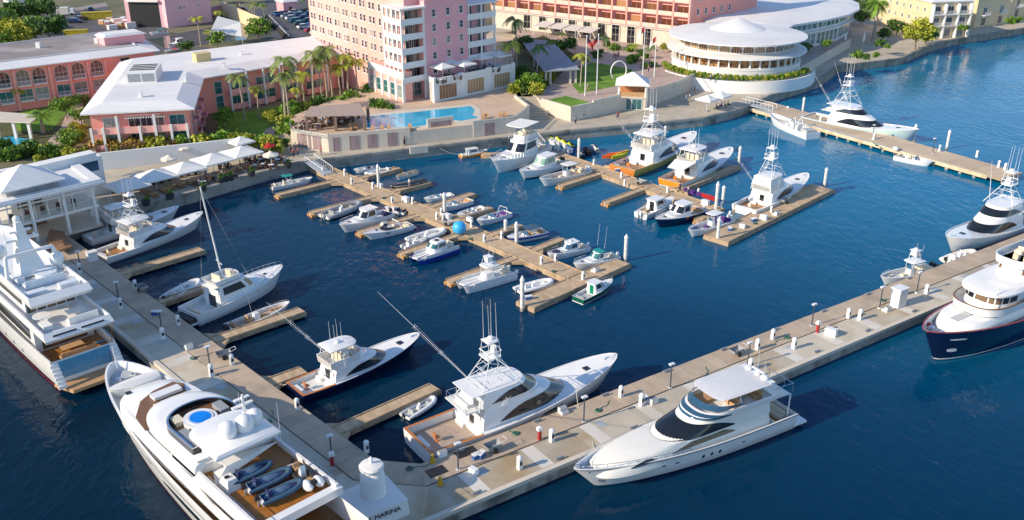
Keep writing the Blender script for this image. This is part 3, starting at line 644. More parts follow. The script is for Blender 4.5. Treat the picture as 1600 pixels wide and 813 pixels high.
def sportfish(label,L=20.,bw=.262,hm=gel,boot=None,cover=teakv,enclosed=False,tower=2,outr=1,tr_m=None,soft=None,mask=glass,group='sportfishing yachts moored in the marina',sole=teak,outlean=.55,plat=None,antenna=4,side_line=None):
    B=L*bw; H=Hull(L,B,L*.062,L*.128,fine=2.25,bp=.60,tr=.88,rake=.09,flare=.42,tmax=.40,sp=1.7,dip=L*.010)
    t=thing('sportfishing_yacht',label,'sportfishing yacht',group=group)
    part('hull',H.band(MB(),-.8,1),hm,t,smooth=50)
    if tr_m:
        q=[H.pt(0,k,.0) for k in (.16,.4,.7,.97)]; part('transom',MB().loft([[(x-.03,y*.99,z) for x,y,z in q],[(x-.03,-y*.99,z) for x,y,z in q]],False,(False,False)),tr_m,t)
    if boot: part('boot_stripe',H.band(MB(),-.03,.10,off=.012,nk=1),boot,t)
    tc=.235
    md,mg=MB(),MB(); H.deck(md,mg,tc,.999,.10,.10,camb=L*.006); part('foredeck',md,gel if hm is not gel2 else gel2,t,smooth=40); part('toe_rail',mg,gel,t)
    zc=L*.062*.42; md,mg=MB(),MB(); H.level(md,mg,0,tc,zc,.16); part('cockpit_sole',md,sole,t); part('cockpit_liner',mg,gel,t)
    # covering boards
    cb=MB()
    for sg in (1,-1): cb.loft([[(x,sg*(y+.015),z+.03),(x,sg*(y-.30),z+.03)] for x,y,z in (H.pt(tc*i/6,1) for i in range(7))],False,(False,False))
    q=H.pt(0,1); cb.quad((-.02,q[1],q[2]+.032),(.32,q[1],q[2]+.032),(.32,-q[1],q[2]+.032),(-.02,-q[1],q[2]+.032)); part('covering_board',cb,cover,t)
    fc=MB(); fc.lathe([(.3,0),(.06,.05),(.06,.45)],(L*.09,0,zc),8); fc.box((L*.09,0,zc+.5),(.55,.55,.1)); fc.box((L*.09-.25,0,zc+.8),(.08,.5,.5)); part('fighting_chair',fc,cover if cover is teakv else creamc,t)
    fb=MB(); fb.box((L*.03,0,zc+.3),(.5,B*.35,.6)); part('fish_box',fb,gel,t)
    # house
    zd=H.z(.3); hw=B*.39; x0=L*.245
    zr=zd+L*.088
    hs=House([(zd-.6,x0,L*.74,L*.45,hw),(zd+.02*L,x0+.1,L*.715,L*.45,hw*.985),(zd+L*.060,x0+.3,L*.635,L*.45,hw*.95),(zr,x0+.6,L*.58,L*.44,hw*.86)],2.2)
    part('deckhouse',hs.body(MB()),gel,t,smooth=50)
    part('house_window',hs.patch(MB(),1.62,.0,zd+L*.012,zd+L*.066,n=18,t0=1.,nz=3),mask,t,smooth=60)
    bk=MB(); bk.quad((x0-.02,hw*.7,zc),(x0-.02,-hw*.7,zc),(x0+.12,-hw*.7,zd+L*.05),(x0+.12,hw*.7,zd+L*.05)); part('aft_bulkhead',bk,gel,t)
    dr=MB(); dr.box((x0-.05,-hw*.1,(zc+zd+.6)/2+.1),(.06,.7,1.9)); part('salon_door',dr,glass,t)
    mz=MB(); seat(mz,(x0-.4,hw*.5,zc),(.6,hw*.6,.4),.3,side=1); part('mezzanine_seat',mz,whitec,t)
    # flybridge
    fx0=L*.235; fx1=L*.50; fz=zr
    if enclosed:
        f=House([(fz-.05,fx0+.6,fx1+.06*L,L*.42,hw*.86),(fz+L*.012,fx0+.5,fx1+.045*L,L*.42,hw*.88),(fz+L*.050,fx0+.8,fx1-.01*L,L*.40,hw*.80),(fz+L*.062,fx0+1.,fx1-.03*L,L*.39,hw*.74)],2.3)
        part('enclosed_bridge',f.body(MB()),gel,t,smooth=50); part('bridge_window',f.patch(MB(),1.75,0,fz+L*.012,fz+L*.048,n=16,t0=1.),mask,t,smooth=60)
        top=fz+L*.066; f.slab(m:=MB(),fz+L*.060,.09,.12,aft=1.6); part('hardtop',m,gel,t)
        bw=MB(); 
        dk=MB(); dk.box((fx0-.2,0,fz+.03),(2.6,hw*1.7,.12)); part('bridge_deck',dk,decknon,t)
        rl=MB()
        for y in (-hw*.8,hw*.8): rl.path([(fx0+1,y,fz+.9),(fx0-1.4,y,fz+.9),(fx0-1.4,0,fz+.9)],.03); rl.tube((fx0-1.4,y,fz),(fx0-1.4,y,fz+.9),.03); rl.tube((fx0-.2,y,fz),(fx0-.2,y,fz+.9),.03)
        part('bridge_rail',rl,chrome,t)
        s2=MB(); seat(s2,(fx0-.4,0,fz+.08),(.8,hw*1.0,.4),.4,side=1); part('bridge_seat',s2,whitec,t)
    else:
        f=House([(fz-.05,fx0,fx1+.02*L,L*.42,hw*.84),(fz+.85,fx0-.1,fx1,L*.41,hw*.88)],2.2)
        wl=MB(); wl.loft([f.ring(fz-.05),f.ring(fz+.85,.02),f.ring(fz+.85,-.12),f.ring(fz+.05,-.15)],True,(True,True)); part('flybridge_coaming',wl,gel,t,smooth=40)
        s2=MB(); 
        for y in (-.8,0,.8): seat(s2,(L*.34,y,fz+.05),(.6,.6,.7),.5)
        seat(s2,(L*.445,0,fz+.05),(.8,hw*1.1,.45),.1); part('helm_seat',s2,creamc,t)
        cs=MB(); cs.box((L*.385,0,fz+.55),(.7,hw*.8,1.0),taper=.8); part('helm_console',cs,gel,t)
        top=fz+2.15; hz=House([(top-.12,fx0+.1,fx1-.035*L,L*.37,hw*.80),(top,fx0+.1,fx1-.035*L,L*.37,hw*.82),(top+.12,fx0+.35,fx1-.06*L,L*.36,hw*.66)],2.6)
        part('hardtop',hz.body(MB().loft([hz.ring(top-.12)],True,(True,False))),gel,t,smooth=40)
        lg=MB()
        for y in (-1,1):
            for xx,dx in ((fx0+.3,.3),(L*.33,.15),(L*.43,-.2)): lg.tube((xx,y*hw*.82,fz+.8),(xx+dx,y*hw*.72,top),.045,n=5)
        part('hardtop_support',lg,alu,t)
        if soft: 
            c=MB(); c.loft([f.ring(fz+.87,-.02),hz.ring(top-.1,-.08)],True,(False,False)); part('clear_enclosure',c,soft,t)
    # aft sunshade
    # tower
    if tower:
        th=L*.115*tower/2+.6; tz=top+th; tm=MB(); tx=L*.345; 
        for y in (-1,1):
            for bx,ux in ((fx0-.1,tx-.5),(L*.44,tx+.55)):
                tm.tube((bx,y*hw*.93,fz-.1 if bx<L*.3 else top-.1),(ux,y*.55,tz),.05,.04,5)
            tm.tube((fx0-.1,y*hw*.93,fz-.1),(tx+.55,y*.55,tz-th*.35),.035,n=4)
            tm.tube((L*.44,y*hw*.93,top-.1),(tx-.4,y*.6,tz-th*.35),.035,n=4)
        for f_ in (.45,.72): 
            a=[(fx0-.1+(tx-.5-fx0+.1)*f_,y*(hw*.93+(.55-hw*.93)*f_),fz-.1+(tz-fz+.1)*f_) for y in (1,-1)]; b=[(L*.44+(tx+.55-L*.44)*f_,y*(hw*.93+(.55-hw*.93)*f_),top+(tz-top)*f_) for y in (-1,1)]
            tm.path(a+b+a[:1],.035,4)
        for k in range(7): tm.tube((fx0-.1+(tx-.5-fx0+.1)*(k+1)/8,.5,fz+(tz-fz)*(k+1)/8),(fx0-.1+(tx-.5-fx0+.1)*(k+1)/8,-.5,fz+(tz-fz)*(k+1)/8),.02,n=4)
        part('tuna_tower',tm,alu,t)
        pf=House([(tz-.08,tx-.9,tx+.9,tx+.2,.85),(tz+.06,tx-.9,tx+.9,tx+.2,.9)],2.6); part('tower_platform',pf.body(MB().loft([pf.ring(tz-.08)],True,(True,False))),gel,t)
        ct=MB(); ct.box((tx+.35,0,tz+.5),(.4,.8,.9),taper=.8); part('tower_console',ct,gel,t)
        bl=MB(); bl.path([(tx-.85,.8,tz+.7),(tx+.75,.8,tz+.7),(tx+.95,0,tz+.7),(tx+.75,-.8,tz+.7),(tx-.85,-.8,tz+.7),(tx-.85,.8,tz+.7)],.06,6)
        for y in (-.8,.8):
            for xx in (-.8,.7): bl.tube((tx+xx,y,tz),(tx+xx*.8,y*.8,tz+1.75),.03,n=4)
        part('belly_band',bl,whitec,t)
        tt=House([(tz+1.72,tx-.75,tx+.75,tx+.15,.7),(tz+1.8,tx-.75,tx+.75,tx+.15,.72),(tz+1.9,tx-.5,tx+.5,tx+.1,.5)],2.6); part('tower_top',tt.body(MB()),gel,t)
        d=MB(); radar_dome(d,(tx,0,tz+1.9),.34,.35); part('radar_dome',d,gel,t,smooth=50)
        top2=tz+1.8
    else:
        d=MB(); radar_dome(d,(L*.34,0,top+.1),.35,.35); part('radar_dome',d,gel,t,smooth=50); top2=top; tx=L*.34
    if antenna: antennas(t,[((tx+dx,y,top2-.1),L*.17,(lx,0)) for dx,y,lx in ((-.5,.55,-.02),(-.5,-.55,-.04),(.4,.5,-.02),(.4,-.5,-.03))[:antenna]],r=.022)
    if outr:
        for sg in (1,-1):
            a=Vector((L*.33,sg*hw*.98,zr-.1)); dvec=Vector((-.42,sg*outlean,.62)).normalized(); e=a+dvec*L*.56*outr
            m=MB().tube(a,e,.038,.012,5)
            for f_ in (.35,.62): 
                p=a+dvec*L*.56*f_*outr; m.tube(p-Vector((.0,.0,.35)),p+Vector((0,0,.35)),.02,n=4); m.tube(p-Vector((.35,0,0)),p+Vector((.35,0,0)),.02,n=4)
            for q in (-.35,.35): m.tube(a+Vector((0,0,q*.2)),a+dvec*L*.56*outr*.62+Vector((0,0,q)),.01,n=3)
            part('outrigger',m,alu,t)
    hm_=MB(); hm_.box((L*.83,0,H.z(.83)+L*.004),(.7,.7,.08)); part('deck_hatch',hm_,glass,t)
    wn=MB(); wn.lathe([(.16,0),(.16,.2),(.1,.28)],(L*.93,0,H.z(.93)-.05),8).box((L*.96,0,H.z(.96)+.0),(1.2,.16,.12)); part('anchor_windlass',wn,chrome,t,smooth=40)
    if side_line: part('side_port',H.patch(MB(),.52,.64,.55,.72,taper=.8),side_line,t)
    return t,H

def console_boat(label,L=9.,hm=gel,ttop=gel,motors=2,mm=None,bootm=None,cushions=creamc,whips=0,name='center_console_boat',cat='motorboat',group='open fishing boats in the marina',solem=decknon,H=None,tower=False,cabin=False):
    B=L*.30 if L<8 else L*.285
    H=H or Hull(L,B,L*.09,L*.145,fine=2.2,bp=.62,tr=.9,rake=.10,flare=.3,tmax=.4,sp=1.8)
    t=thing(name,label,cat,group=group); part('hull',H.band(MB(),-.8,1,n=18),hm,t,smooth=50)
    if bootm: part('boot_stripe',H.band(MB(),-.02,.14,off=.012,nk=1,n=16),bootm,t)
    zs=H.fs*.5; md,mg=MB(),MB(); H.level(md,mg,0,.60,zs,.17,fwd=False); H.deck(md,mg,.60,.999,H.fb*.35,.2); part('deck',md,solem,t); part('gunwale',mg,gel,t)
    c=MB(); c.box((L*.44,0,zs+.55),(.95,.85,1.1),taper=.75); part('console',c,gel,t)
    ws=MB(); ws.quad((L*.44+.40,.38,zs+1.1),(L*.44+.40,-.38,zs+1.1),(L*.44+.2,-.33,zs+1.5),(L*.44+.2,.33,zs+1.5)); part('windscreen',ws,glassb,t)
    s=MB(); seat(s,(L*.32,0,zs),(.6,.95,.75),.4); seat(s,(L*.10,0,zs),(.5,B*.6,.45),.3); s.box((L*.56,0,zs+.25),(.7,.6,.5)); part('helm_seat',s,cushions,t)
    bs=MB()
    for sg in (1,-1): bs.loft([[(x,sg*(y-.22),H.fb*.62),(x,sg*max(0,y-.75),H.fb*.62)] for x,y,z in (H.pt(q,1) for q in (.68,.76,.84,.91))],False,(False,False))
    part('bow_cushion',bs,cushions,t)
    if ttop:
        zt=zs+2.1; h=House([(zt,L*.27,L*.52,L*.45,B*.33),(zt+.05,L*.265,L*.525,L*.45,B*.34),(zt+.12,L*.29,L*.50,L*.44,B*.28)],3); part('t_top',h.body(MB().loft([h.ring(zt)],True,(True,False))),ttop,t,smooth=40)
        lg=MB()
        for y in (-.45,.45):
            for xx in (L*.38,L*.48): lg.tube((xx,y,zs),(xx-.05,y*1.2,zt),.035,n=5)
        part('t_top_frame',lg,alu,t)
        if tower:
            q=MB()
            for y in (-.6,.6):
                for xx in (-.5,.5): q.tube((L*.4+xx,y,zt),(L*.4+xx*.6,y*.7,zt+1.6),.035,n=4)
            q.box((L*.4,0,zt+1.1),(.8,.9,.5)); part('upper_station',q,gel,t); d=MB().box((L*.4,0,zt+1.62),(1.1,1.1,.08)); radar_dome(d,(L*.4,0,zt+1.66),.28,.3); part('radar_dome',d,gel,t)
    if motors: motor(t,0,[(i-(motors-1)/2)*.5 for i in range(motors)],H.fs*.75,max(.8,L/9),mm)
    r=MB(); H.rail(r,.72,1,.28,.08,6,.018); part('bow_rail',r,chrome,t)
    if whips: antennas(t,[((L*.35,y,zs+1.9),2.6,(-.12,0)) for y in (-.5,.5)[:whips]])
    return t,H

def cabin_boat(label,L=9.,hm=gel,top=gel,bootm=None,motors=0,mm=None,win=glass,house=(.30,.66),roof_open=True,cat='cabin cruiser',name='cabin_cruiser',group='small cabin boats in the marina',B=None,deckm=None,solem=decknon,hh=None,cush=creamc,teal=None,cover=None,rail=True,scuttle=None,lobster=False,fly=False,wide=1.,dome=False,nwin=0):
    B=B or L*.32; H=Hull(L,B,L*.10,L*.165,fine=2.1,bp=.68,tr=.9,rake=.10,flare=.3,tmax=.42,sp=1.7)
    t=thing(name,label,cat,group=group); part('hull',H.band(MB(),-.8,1,n=18),hm,t,smooth=50)
    if bootm: part('boot_stripe',H.band(MB(),-.02,.16,off=.012,nk=1,n=16),bootm,t)
    tc=house[0]+.04; md,mg=MB(),MB(); H.deck(md,mg,tc,.999,.08,.09,camb=.1); part('foredeck',md,deckm or gel,t,smooth=40); part('toe_rail',mg,gel,t)
    zs=H.fs*.45; md,mg=MB(),MB(); H.level(md,mg,0,tc,zs,.14); part('cockpit_sole',md,solem,t); part('cockpit_liner',mg,gel,t)
    zd=H.z(.5)-.1; hh=hh or min(2.0,L*.19); a,b=house; hw=B*.36*wide
    tr=House([(zd-.3,L*a,L*(b+.20),L*(b-.02),hw),(zd+hh*.26,L*a,L*(b+.14),L*(b-.03),hw*.97)],2.0); part('trunk_cabin',tr.body(MB()),gel,t,smooth=50)
    z0=zd+hh*.26
    hs=House([(z0-.02,L*a,L*b,L*(b-.08),hw*.97),(z0+hh*.55,L*a+.15,L*(b-.075),L*(b-.14),hw*.86),(z0+hh*.62,L*a+.1,L*(b-.09),L*(b-.15),hw*.83)],3.2)
    if not roof_open or True:
        part('wheelhouse',hs.body(MB(),cap=True),gel,t,smooth=50)
        w=MB(); hs.patch(w,1.85,1.08,z0+hh*.08,z0+hh*.5,n=4); hs.patch(w,.93,.06,z0+hh*.06,z0+hh*.52,n=8); part('cabin_window',w,win,t,smooth=50)
    rf=MB(); hs.slab(rf,z0+hh*.60,.09,.10,aft=L*.05); part('hardtop',rf,top,t)
    bk=MB(); bk.box((L*a-.01,0,(zs+z0+hh*.5)/2),(.05,hw*1.7,z0+hh*.5-zs)); part('aft_bulkhead',bk,gel,t)
    dr=MB(); dr.box((L*a-.05,-.1,zs+.95),(.04,hw*.8,1.6)); part('cabin_door',dr,teal or win,t)
    s=MB(); seat(s,(L*.06+.2,0,zs),(.5,B*.6,.4),.3); 
    if cover: s.box((L*.16,0,zs+.5),(.8,B*.5,.6),taper=.8)
    part('cockpit_seat',s,cover or cush,t)
    if rail: r=MB(); H.rail(r,.62,1,.5,.08,8,.02); part('bow_rail',r,chrome,t)
    if scuttle: part('portlight',H.patch(MB(),.55,.62,.5,.72,taper=.6),glass,t)
    if motors: motor(t,0,[(i-(motors-1)/2)*.55 for i in range(motors)],H.fs*.75,max(.8,L/9),mm)
    if fly:
        ft=z0+hh*.70; f=House([(ft-.05,L*(a+.0),L*(b-.1),L*(b-.2),hw*.78),(ft+.55,L*(a-.02),L*(b-.12),L*(b-.2),hw*.8)],2.4); m=MB(); m.loft([f.ring(ft-.05),f.ring(ft+.55,.02),f.ring(ft+.55,-.1),f.ring(ft+.02,-.12)],True,(True,True)); part('flybridge_coaming',m,gel,t)
        s=MB(); seat(s,(L*(a+.08),0,ft),(.6,hw,.5),.4); seat(s,(L*(a+.2),0,ft),(.5,hw*.6,.55),.4); part('flybridge_seat',s,creamc,t)
    d=MB(); zt=z0+hh*.62+.1; 
    if dome: radar_dome(d,(L*(a+.12),0,zt),.26,.25); part('radar_dome',d,gel,t,smooth=50)
    hb=MB().box((L*.80,0,H.z(.80)+.02),(.45,.45,.1)); part('deck_hatch',hb,glass,t)
    return t,H

def sports_cruiser(label,L=10.,hm=gel,group='small sports cruisers in the marina'):
    B=L*.29; H=Hull(L,B,L*.10,L*.15,fine=1.9,bp=.72,tr=.88,rake=.14,flare=.3,tmax=.35,sp=1.5)
    t=thing('sports_cruiser',label,'sports cruiser',group=group); part('hull',H.band(MB(),-.8,1,n=18),hm,t,smooth=50)
    md,mg=MB(),MB(); H.deck(md,mg,.45,.999,.04,.06,camb=L*.02); part('foredeck',md,gel,t,smooth=50); part('toe_rail',mg,gel,t)
    zs=H.fs*.55; md,mg=MB(),MB(); H.level(md,mg,0.02,.47,zs,.3); part('cockpit_sole',md,teak,t); part('cockpit_liner',mg,gel,t)
    zd=H.z(.5); h=House([(zd-.05,L*.42,L*.70,L*.5,B*.40),(zd+L*.035,L*.42,L*.62,L*.48,B*.36),(zd+L*.06,L*.42,L*.56,L*.46,B*.33)],2.0)
    m=MB().loft([h.ring(zd-.05),h.ring(zd+L*.012),h.ring(zd+L*.012,-.1)],True,(False,False)); part('coaming',m,gel,t); part('windscreen',h.patch(MB(),1.9,0,zd+L*.01,zd+L*.055,n=14),glass,t,smooth=60)
    ar=MB(); ar.path([(L*.26,B*.42,zd),(L*.32,B*.34,zd+L*.12),(L*.32,-B*.34,zd+L*.12),(L*.26,-B*.42,zd)],.09,6); part('radar_arch',ar,gel,t,smooth=40)
    s=MB(); seat(s,(L*.10,0,zs),(.6,B*.6,.45),.3); seat(s,(L*.36,-B*.18,zs),(.6,.7,.6),.4); seat(s,(L*.30,B*.22,zs),(1.4,.5,.4),.1); part('cockpit_seat',s,creamc,t)
    part('hull_window',H.patch(MB(),.5,.62,.58,.78,taper=.8),glass,t); hb=MB(); hb.box((L*.72,0,H.z(.72)+L*.02),(.55,.55,.06)); part('deck_hatch',hb,glass,t)
    sp=MB(); sp.box((-.35,0,.35),(.8,B*.7,.12)); part('swim_platform',sp,gel,t)
    r=MB(); H.rail(r,.55,1,.35,.06,8,.018); part('bow_rail',r,chrome,t)
    return t,H

def runabout(label,L=6.,hm=gel,bimini=None,seats=navyc,motors=1,mm=None,boot=None,cover=None,group='small open motorboats in the marina',cat='motorboat'):
    B=L*.34; H=Hull(L,B,L*.12,L*.155,fine=2.2,bp=.62,tr=.9,rake=.12,flare=.25,tmax=.42,sp=1.7)
    t=thing('open_motorboat',label,cat,group=group); part('hull',H.band(MB(),-.8,1,n=14),hm,t,smooth=50)
    if boot: part('boot_stripe',H.band(MB(),.45,.8,off=.012,nk=1,n=14),boot,t)
    zs=H.fs*.45; md,mg=MB(),MB(); H.level(md,mg,0,.55,zs,.14,fwd=False); H.deck(md,mg,.55,.95,H.fb*.42,.16); part('deck',md,decknon,t); part('gunwale',mg,gel,t)
    fd=MB(); H.deck(fd,None,.80,.999,-.01,.03,n=6,camb=.04); part('foredeck',fd,gel,t)
    s=MB(); seat(s,(L*.13,0,zs),(.5,B*.66,.4),.3); seat(s,(L*.40,-B*.2,zs),(.5,.5,.45),.35); seat(s,(L*.40,B*.2,zs),(.5,.5,.45),.35); part('seat',s,seats,t)
    c=MB()
    for y in (-B*.22,B*.22): c.box((L*.52,y,zs+.4),(.45,B*.30,.75),taper=.8)
    part('dash_console',c,gel,t)
    ws=MB(); ws.quad((L*.55+.1,B*.38,H.z(.55)),(L*.55+.1,-B*.38,H.z(.55)),(L*.55-.2,-B*.33,H.z(.55)+.4),(L*.55-.2,B*.33,H.z(.55)+.4)); part('windscreen',ws,glassb,t)
    if bimini:
        zt=zs+1.75; ht=House([(zt,L*.18,L*.55,L*.48,B*.42),(zt+.05,L*.18,L*.56,L*.48,B*.43),(zt+.13,L*.22,L*.5,L*.44,B*.3)],4); part('bimini_top',ht.body(MB().loft([ht.ring(zt)],True,(True,False))),bimini,t,smooth=40)
        lg=MB()
        for y in (-1,1): lg.tube((L*.35,y*B*.46,H.fs),(L*.2,y*B*.42,zt),.02,n=4).tube((L*.35,y*B*.46,H.fs),(L*.53,y*B*.42,zt),.02,n=4)
        part('bimini_frame',lg,chrome,t)
    if cover: c=MB(); H.deck(c,None,.0,.97,-.03,.02,n=8,camb=.28); part('cockpit_cover',c,cover,t,smooth=50)
    if motors: motor(t,0,[(i-(motors-1)/2)*.5 for i in range(motors)],H.fs*.6,.8,mm)
    return t,H

def rib(label,L=5.,tube=gel,inner=decknon,seats=creamc,motors=1,mm=None,name='inflatable_tender',console=True,group='inflatable tenders in the marina',arch=False,B=None):
    B=B or L*.42; r=B*.13; t=thing(name,label,'inflatable tender',group=group)
    pts=[]; n=10; tu=MB(); rings=[]
    path=[(-.1,B/2-r,.42),(L*.25,B/2-r,.43),(L*.5,B/2-r,.45),(L*.68,B/2-r*1.15,.5),(L*.83,B*.28,.57),(L*.93,B*.14,.63),(L*.96,0,.65)]
    path=path+[(x,-y,z) for x,y,z in reversed(path[:-1])]
    P=[Vector(p) for p in path]
    for i,p in enumerate(P):
        d=(P[min(i+1,len(P)-1)]-P[max(i-1,0)]).normalized(); a=d.cross(Vector((0,0,1))).normalized(); b=a.cross(d)
        rr=r*(.55 if i in (0,len(P)-1) else 1); rings.append([p+(a*math.cos(2*math.pi*k/8)+b*math.sin(2*math.pi*k/8))*rr for k in range(8)])
    tu.loft(rings); part('inflatable_tube',tu,tube,t,smooth=60)
    hl=MB(); hl.loft([[(x,w,z+.28),(x*1.0,w*.6,z-.1),(x,0,z-.3),(x,-w*.6,z-.1),(x,-w,z+.28)] for x,w,z in ((0,B/2-r,.15),(L*.6,B/2-r,.15),(L*.82,B*.25,.25),(L*.92,.02,.4))],False,(False,False)); hl.box((.0,0,.4),(.1,B*.7,.45)); part('rigid_hull',hl,gel,t,smooth=40)
    fl=MB(); fl.prism([(0,-B/2+r),(L*.66,-B/2+r),(L*.86,-.12*B),(L*.86,.12*B),(L*.66,B/2-r),(0,B/2-r)],.28,.33); part('floorboard',fl,inner,t)
    s=MB(); seat(s,(L*.22,0,.33),(.45,B*.4,.4),.3); s.box((L*.75,0,.48),(.4,B*.36,.28)); part('seat',s,seats,t)
    if console: c=MB().box((L*.45,0,.65),(.5,.5,.7),taper=.7); c.quad((L*.45+.22,.22,1.0),(L*.45+.22,-.22,1.),(L*.45+.08,-.2,1.35),(L*.45+.08,.2,1.35)); part('console',c,gel,t)
    if arch: part('light_arch',MB().path([(.2,B*.4,.5),(.1,B*.35,1.7),(.1,-B*.35,1.7),(.2,-B*.4,.5)],.04,5),alu,t)
    if motors: motor(t,-.05,[(i-(motors-1)/2)*.5 for i in range(motors)],.5,.75,mm)
    return t

def jetski(label,c1,c2,seatm=black):
    t=thing('personal_watercraft',label,'jet ski',group='personal watercraft on the docks')
    H=Hull(3.2,1.15,.45,.6,fine=2.0,bp=.7,tr=.85,rake=.12,flare=.25); part('hull',H.band(MB(),-.4,1,n=10,nk=2),c1,t,smooth=50)
    m=MB(); H.deck(m,None,0,.999,0,.02,n=8,camb=.12); part('deck',m,c1,t); h=House([(.5,.2,2.7,1.9,.32),(.85,.4,2.5,1.9,.24),(.95,1.5,2.2,1.9,.2)],2); part('bodywork',h.body(MB()),c2,t,smooth=50)
    part('seat',MB().box((.95,0,.93),(1.3,.38,.2),taper=.85),seatm,t); part('handlebar',MB().tube((1.85,-.38,1.12),(1.85,.38,1.12),.04).tube((1.85,0,.9),(1.85,0,1.12),.06),black,t); return t
# ---------------------------------------------------------------- the boats in their berths
greyteak=mat('grey_teak',(.46,.36,.29),.6,.1,2,kind='boards',bw=4,rh=.12,ms=.012,mv=.6)
t,H=sportfish('largest white sportfishing yacht inside the outer pier, with enclosed bridge and tall tower',26.,bw=.238,enclosed=True,tower=1.5,sole=greyteak,side_line=glass,outlean=.75)
boat_pose(t,(650,681),(964,550),26.,2.0,3.2)
t,H=sportfish('dark blue hulled sportfishing yacht with white decks and outriggers spread over the basin',17.,hm=navy,tower=0,outlean=.75,sole=decknon)
boat_pose(t,(459,604),(655,516),17.,1.3,2.3)
t,H=sportfish('white sportfishing yacht with tower and teak cockpit, stern to the left pier arm',20.,tower=1.6,outlean=.35,outr=.6,sole=teak,cover=gel)
boat_pose(t,(153,392),(316,326),20.,1.6,2.6)
t,H=sportfish('smaller white sportfishing boat lying behind the towered one, below the umbrella terrace',14.,tower=0,outr=.5,outlean=.3,sole=decknon,cover=gel,antenna=2)
boat_pose(t,(134,368),(279,320),14.,1.2,2.)
t,H=sportfish('white sportfishing boat with a triangular tower beside the wide right dock end float',20.,tower=2,outlean=.25,outr=.7,soft=whitec,cover=gel,sole=teak,side_line=glass)
boat_pose(t,(1163,321),(1262,268),20.,1.5,2.6)
t,H=sportfish('yellow hulled sportfishing yacht with a varnished red transom at the right dock',20.,hm=yellowh,tower=1,outlean=.35,outr=.5,tr_m=teakv,sole=teak)
boat_pose(t,(972,261),(1086,208),20.,1.5,2.6)
t,H=sportfish('white sportfishing yacht with an orange varnished transom next to the yellow hulled one',18.,hm=icebl,tower=0,outlean=.3,outr=.4,tr_m=mat('orange_varnish',(.75,.28,.03),.2,.1,coat=.5),sole=teak,cover=teakv,side_line=glass)
boat_pose(t,(1047,281),(1143,231),18.,1.4,2.4)
cz=MB().loft([[(3.9,1.7,3.2),(3.9,-1.7,3.2)],[(1.1,1.3,2.6),(1.1,-1.3,2.6)]],False,(False,False)).loft([[(3.9,1.7,3.25),(3.9,-1.7,3.25)],[(1.1,1.3,2.65),(1.1,-1.3,2.65)]],False,(False,False)); part('cockpit_awning',cz,whitec,t)
t,H=sportfish('pale ice blue sportfishing yacht with a very tall pyramid tower at the far pier',24.,hm=icebl,tower=2.4,outlean=.16,outr=.8,enclosed=True,cover=gel,sole=teak)
boat_pose(t,(1262,176),(1436,202),24.,1.8,3.)
t,H=sportfish('white sportfishing yacht with tower entering at the right edge, bow toward the basin',22.,tower=1.6,outlean=.3,outr=.6,enclosed=True,cover=gel,boot=tanc)
b=U(1482,368,3.); a=R(37); t.location=(b.x+22*math.cos(a),b.y+22*math.sin(a),0); t.rotation_euler=(0,0,a+math.pi)
# cruiser with the mast
t,H=cabin_boat('white flybridge cruiser with a black bathing platform and a tall white mast',15.,cat='flybridge cruiser',name='flybridge_cruiser',group=None,house=(.24,.62),fly=True,win=glass,hh=2.3)
k=boat_pose(t,(294,486),(441,413),15.,1.5,2.4)
part('mast',MB().tube((6.2,1.,3.2),(5.0,1.3,16),.13,.09,8).tube((5.9,.3,5.6),(6.5,2.3,5.6),.05,n=5),gel,t,smooth=50)
part('mast_stay',MB().tube((5.0,1.3,15.9),(10.2,1.3,2.5),.02,n=3).tube((5.0,1.3,15.9),(3.2,1.5,2.5),.02,n=3),chrome,t)
part('bathing_platform',MB().box((-.6,0,.5),(1.3,3.8,.15)),gel,t); part('platform_cover',MB().box((-.5,0,.8),(1.1,3.4,.5),taper=.9),black,t)
t=rib('white tender on the davits beside the masted flybridge cruiser',5.2,seats=whitec); boat_pose(t,(258,462),(312,434),5.2,1.0,1.0)
t,H=console_boat('white open boat with black engines on the finger below the masted cruiser',10.,ttop=None,motors=2,whips=1,cushions=tanc,solem=greyteak); boat_pose(t,(356,508),(452,467),10.,1.,1.5)
t=rib('grey and white tender with a black outboard behind the largest white sportfishing yacht',6.5,tube=gel,inner=deckgrey,seats=deckgrey); boat_pose(t,(632,648),(680,618),6.5,.5,.6)
t,H=console_boat('white fishing boat with small upper station and dark bottom at the outer pier inner side',10.,boot=None,bootm=blackh,tower=True,motors=3,whips=2) if False else console_boat('white fishing boat with a small upper station at the inner side of the outer pier',10.,bootm=blackh,tower=True,motors=3,whips=2); boat_pose(t,(1457,415),(1377,431),10.,1.,1.5)
t=rib('pale inflatable tender tied at the outer pier under the bow of the towered yacht',5.,tube=whitec,seats=whitec); boat_pose(t,(1479,408),(1523,394),5.,.5,.6)
t,H=console_boat('long white boat with a leaning frame and open stern at the far pier root',11.,tower=False,ttop=None,motors=0,cushions=whitec,whips=1); boat_pose(t,(1271,210),(1203,180),11.,1.,1.5)
part('engine_box',MB().box((1.3,0,1.0),(1.6,1.8,.6),taper=.9),deckgrey,t); part('leaning_post',MB().path([(3,.8,.6),(4,.6,2.6),(4,-.6,2.6),(3,-.8,.6)],.06,5).path([(5.2,.8,.6),(4,.6,2.6)],.06,5).path([(5.2,-.8,.6),(4,-.6,2.6)],.06,5),alu,t)
t,H=runabout('small cream skiff with a black outboard alongside the middle of the far pier',7.,seats=creamc); boat_pose(t,(1400,243),(1459,254),7.,.7,.9)
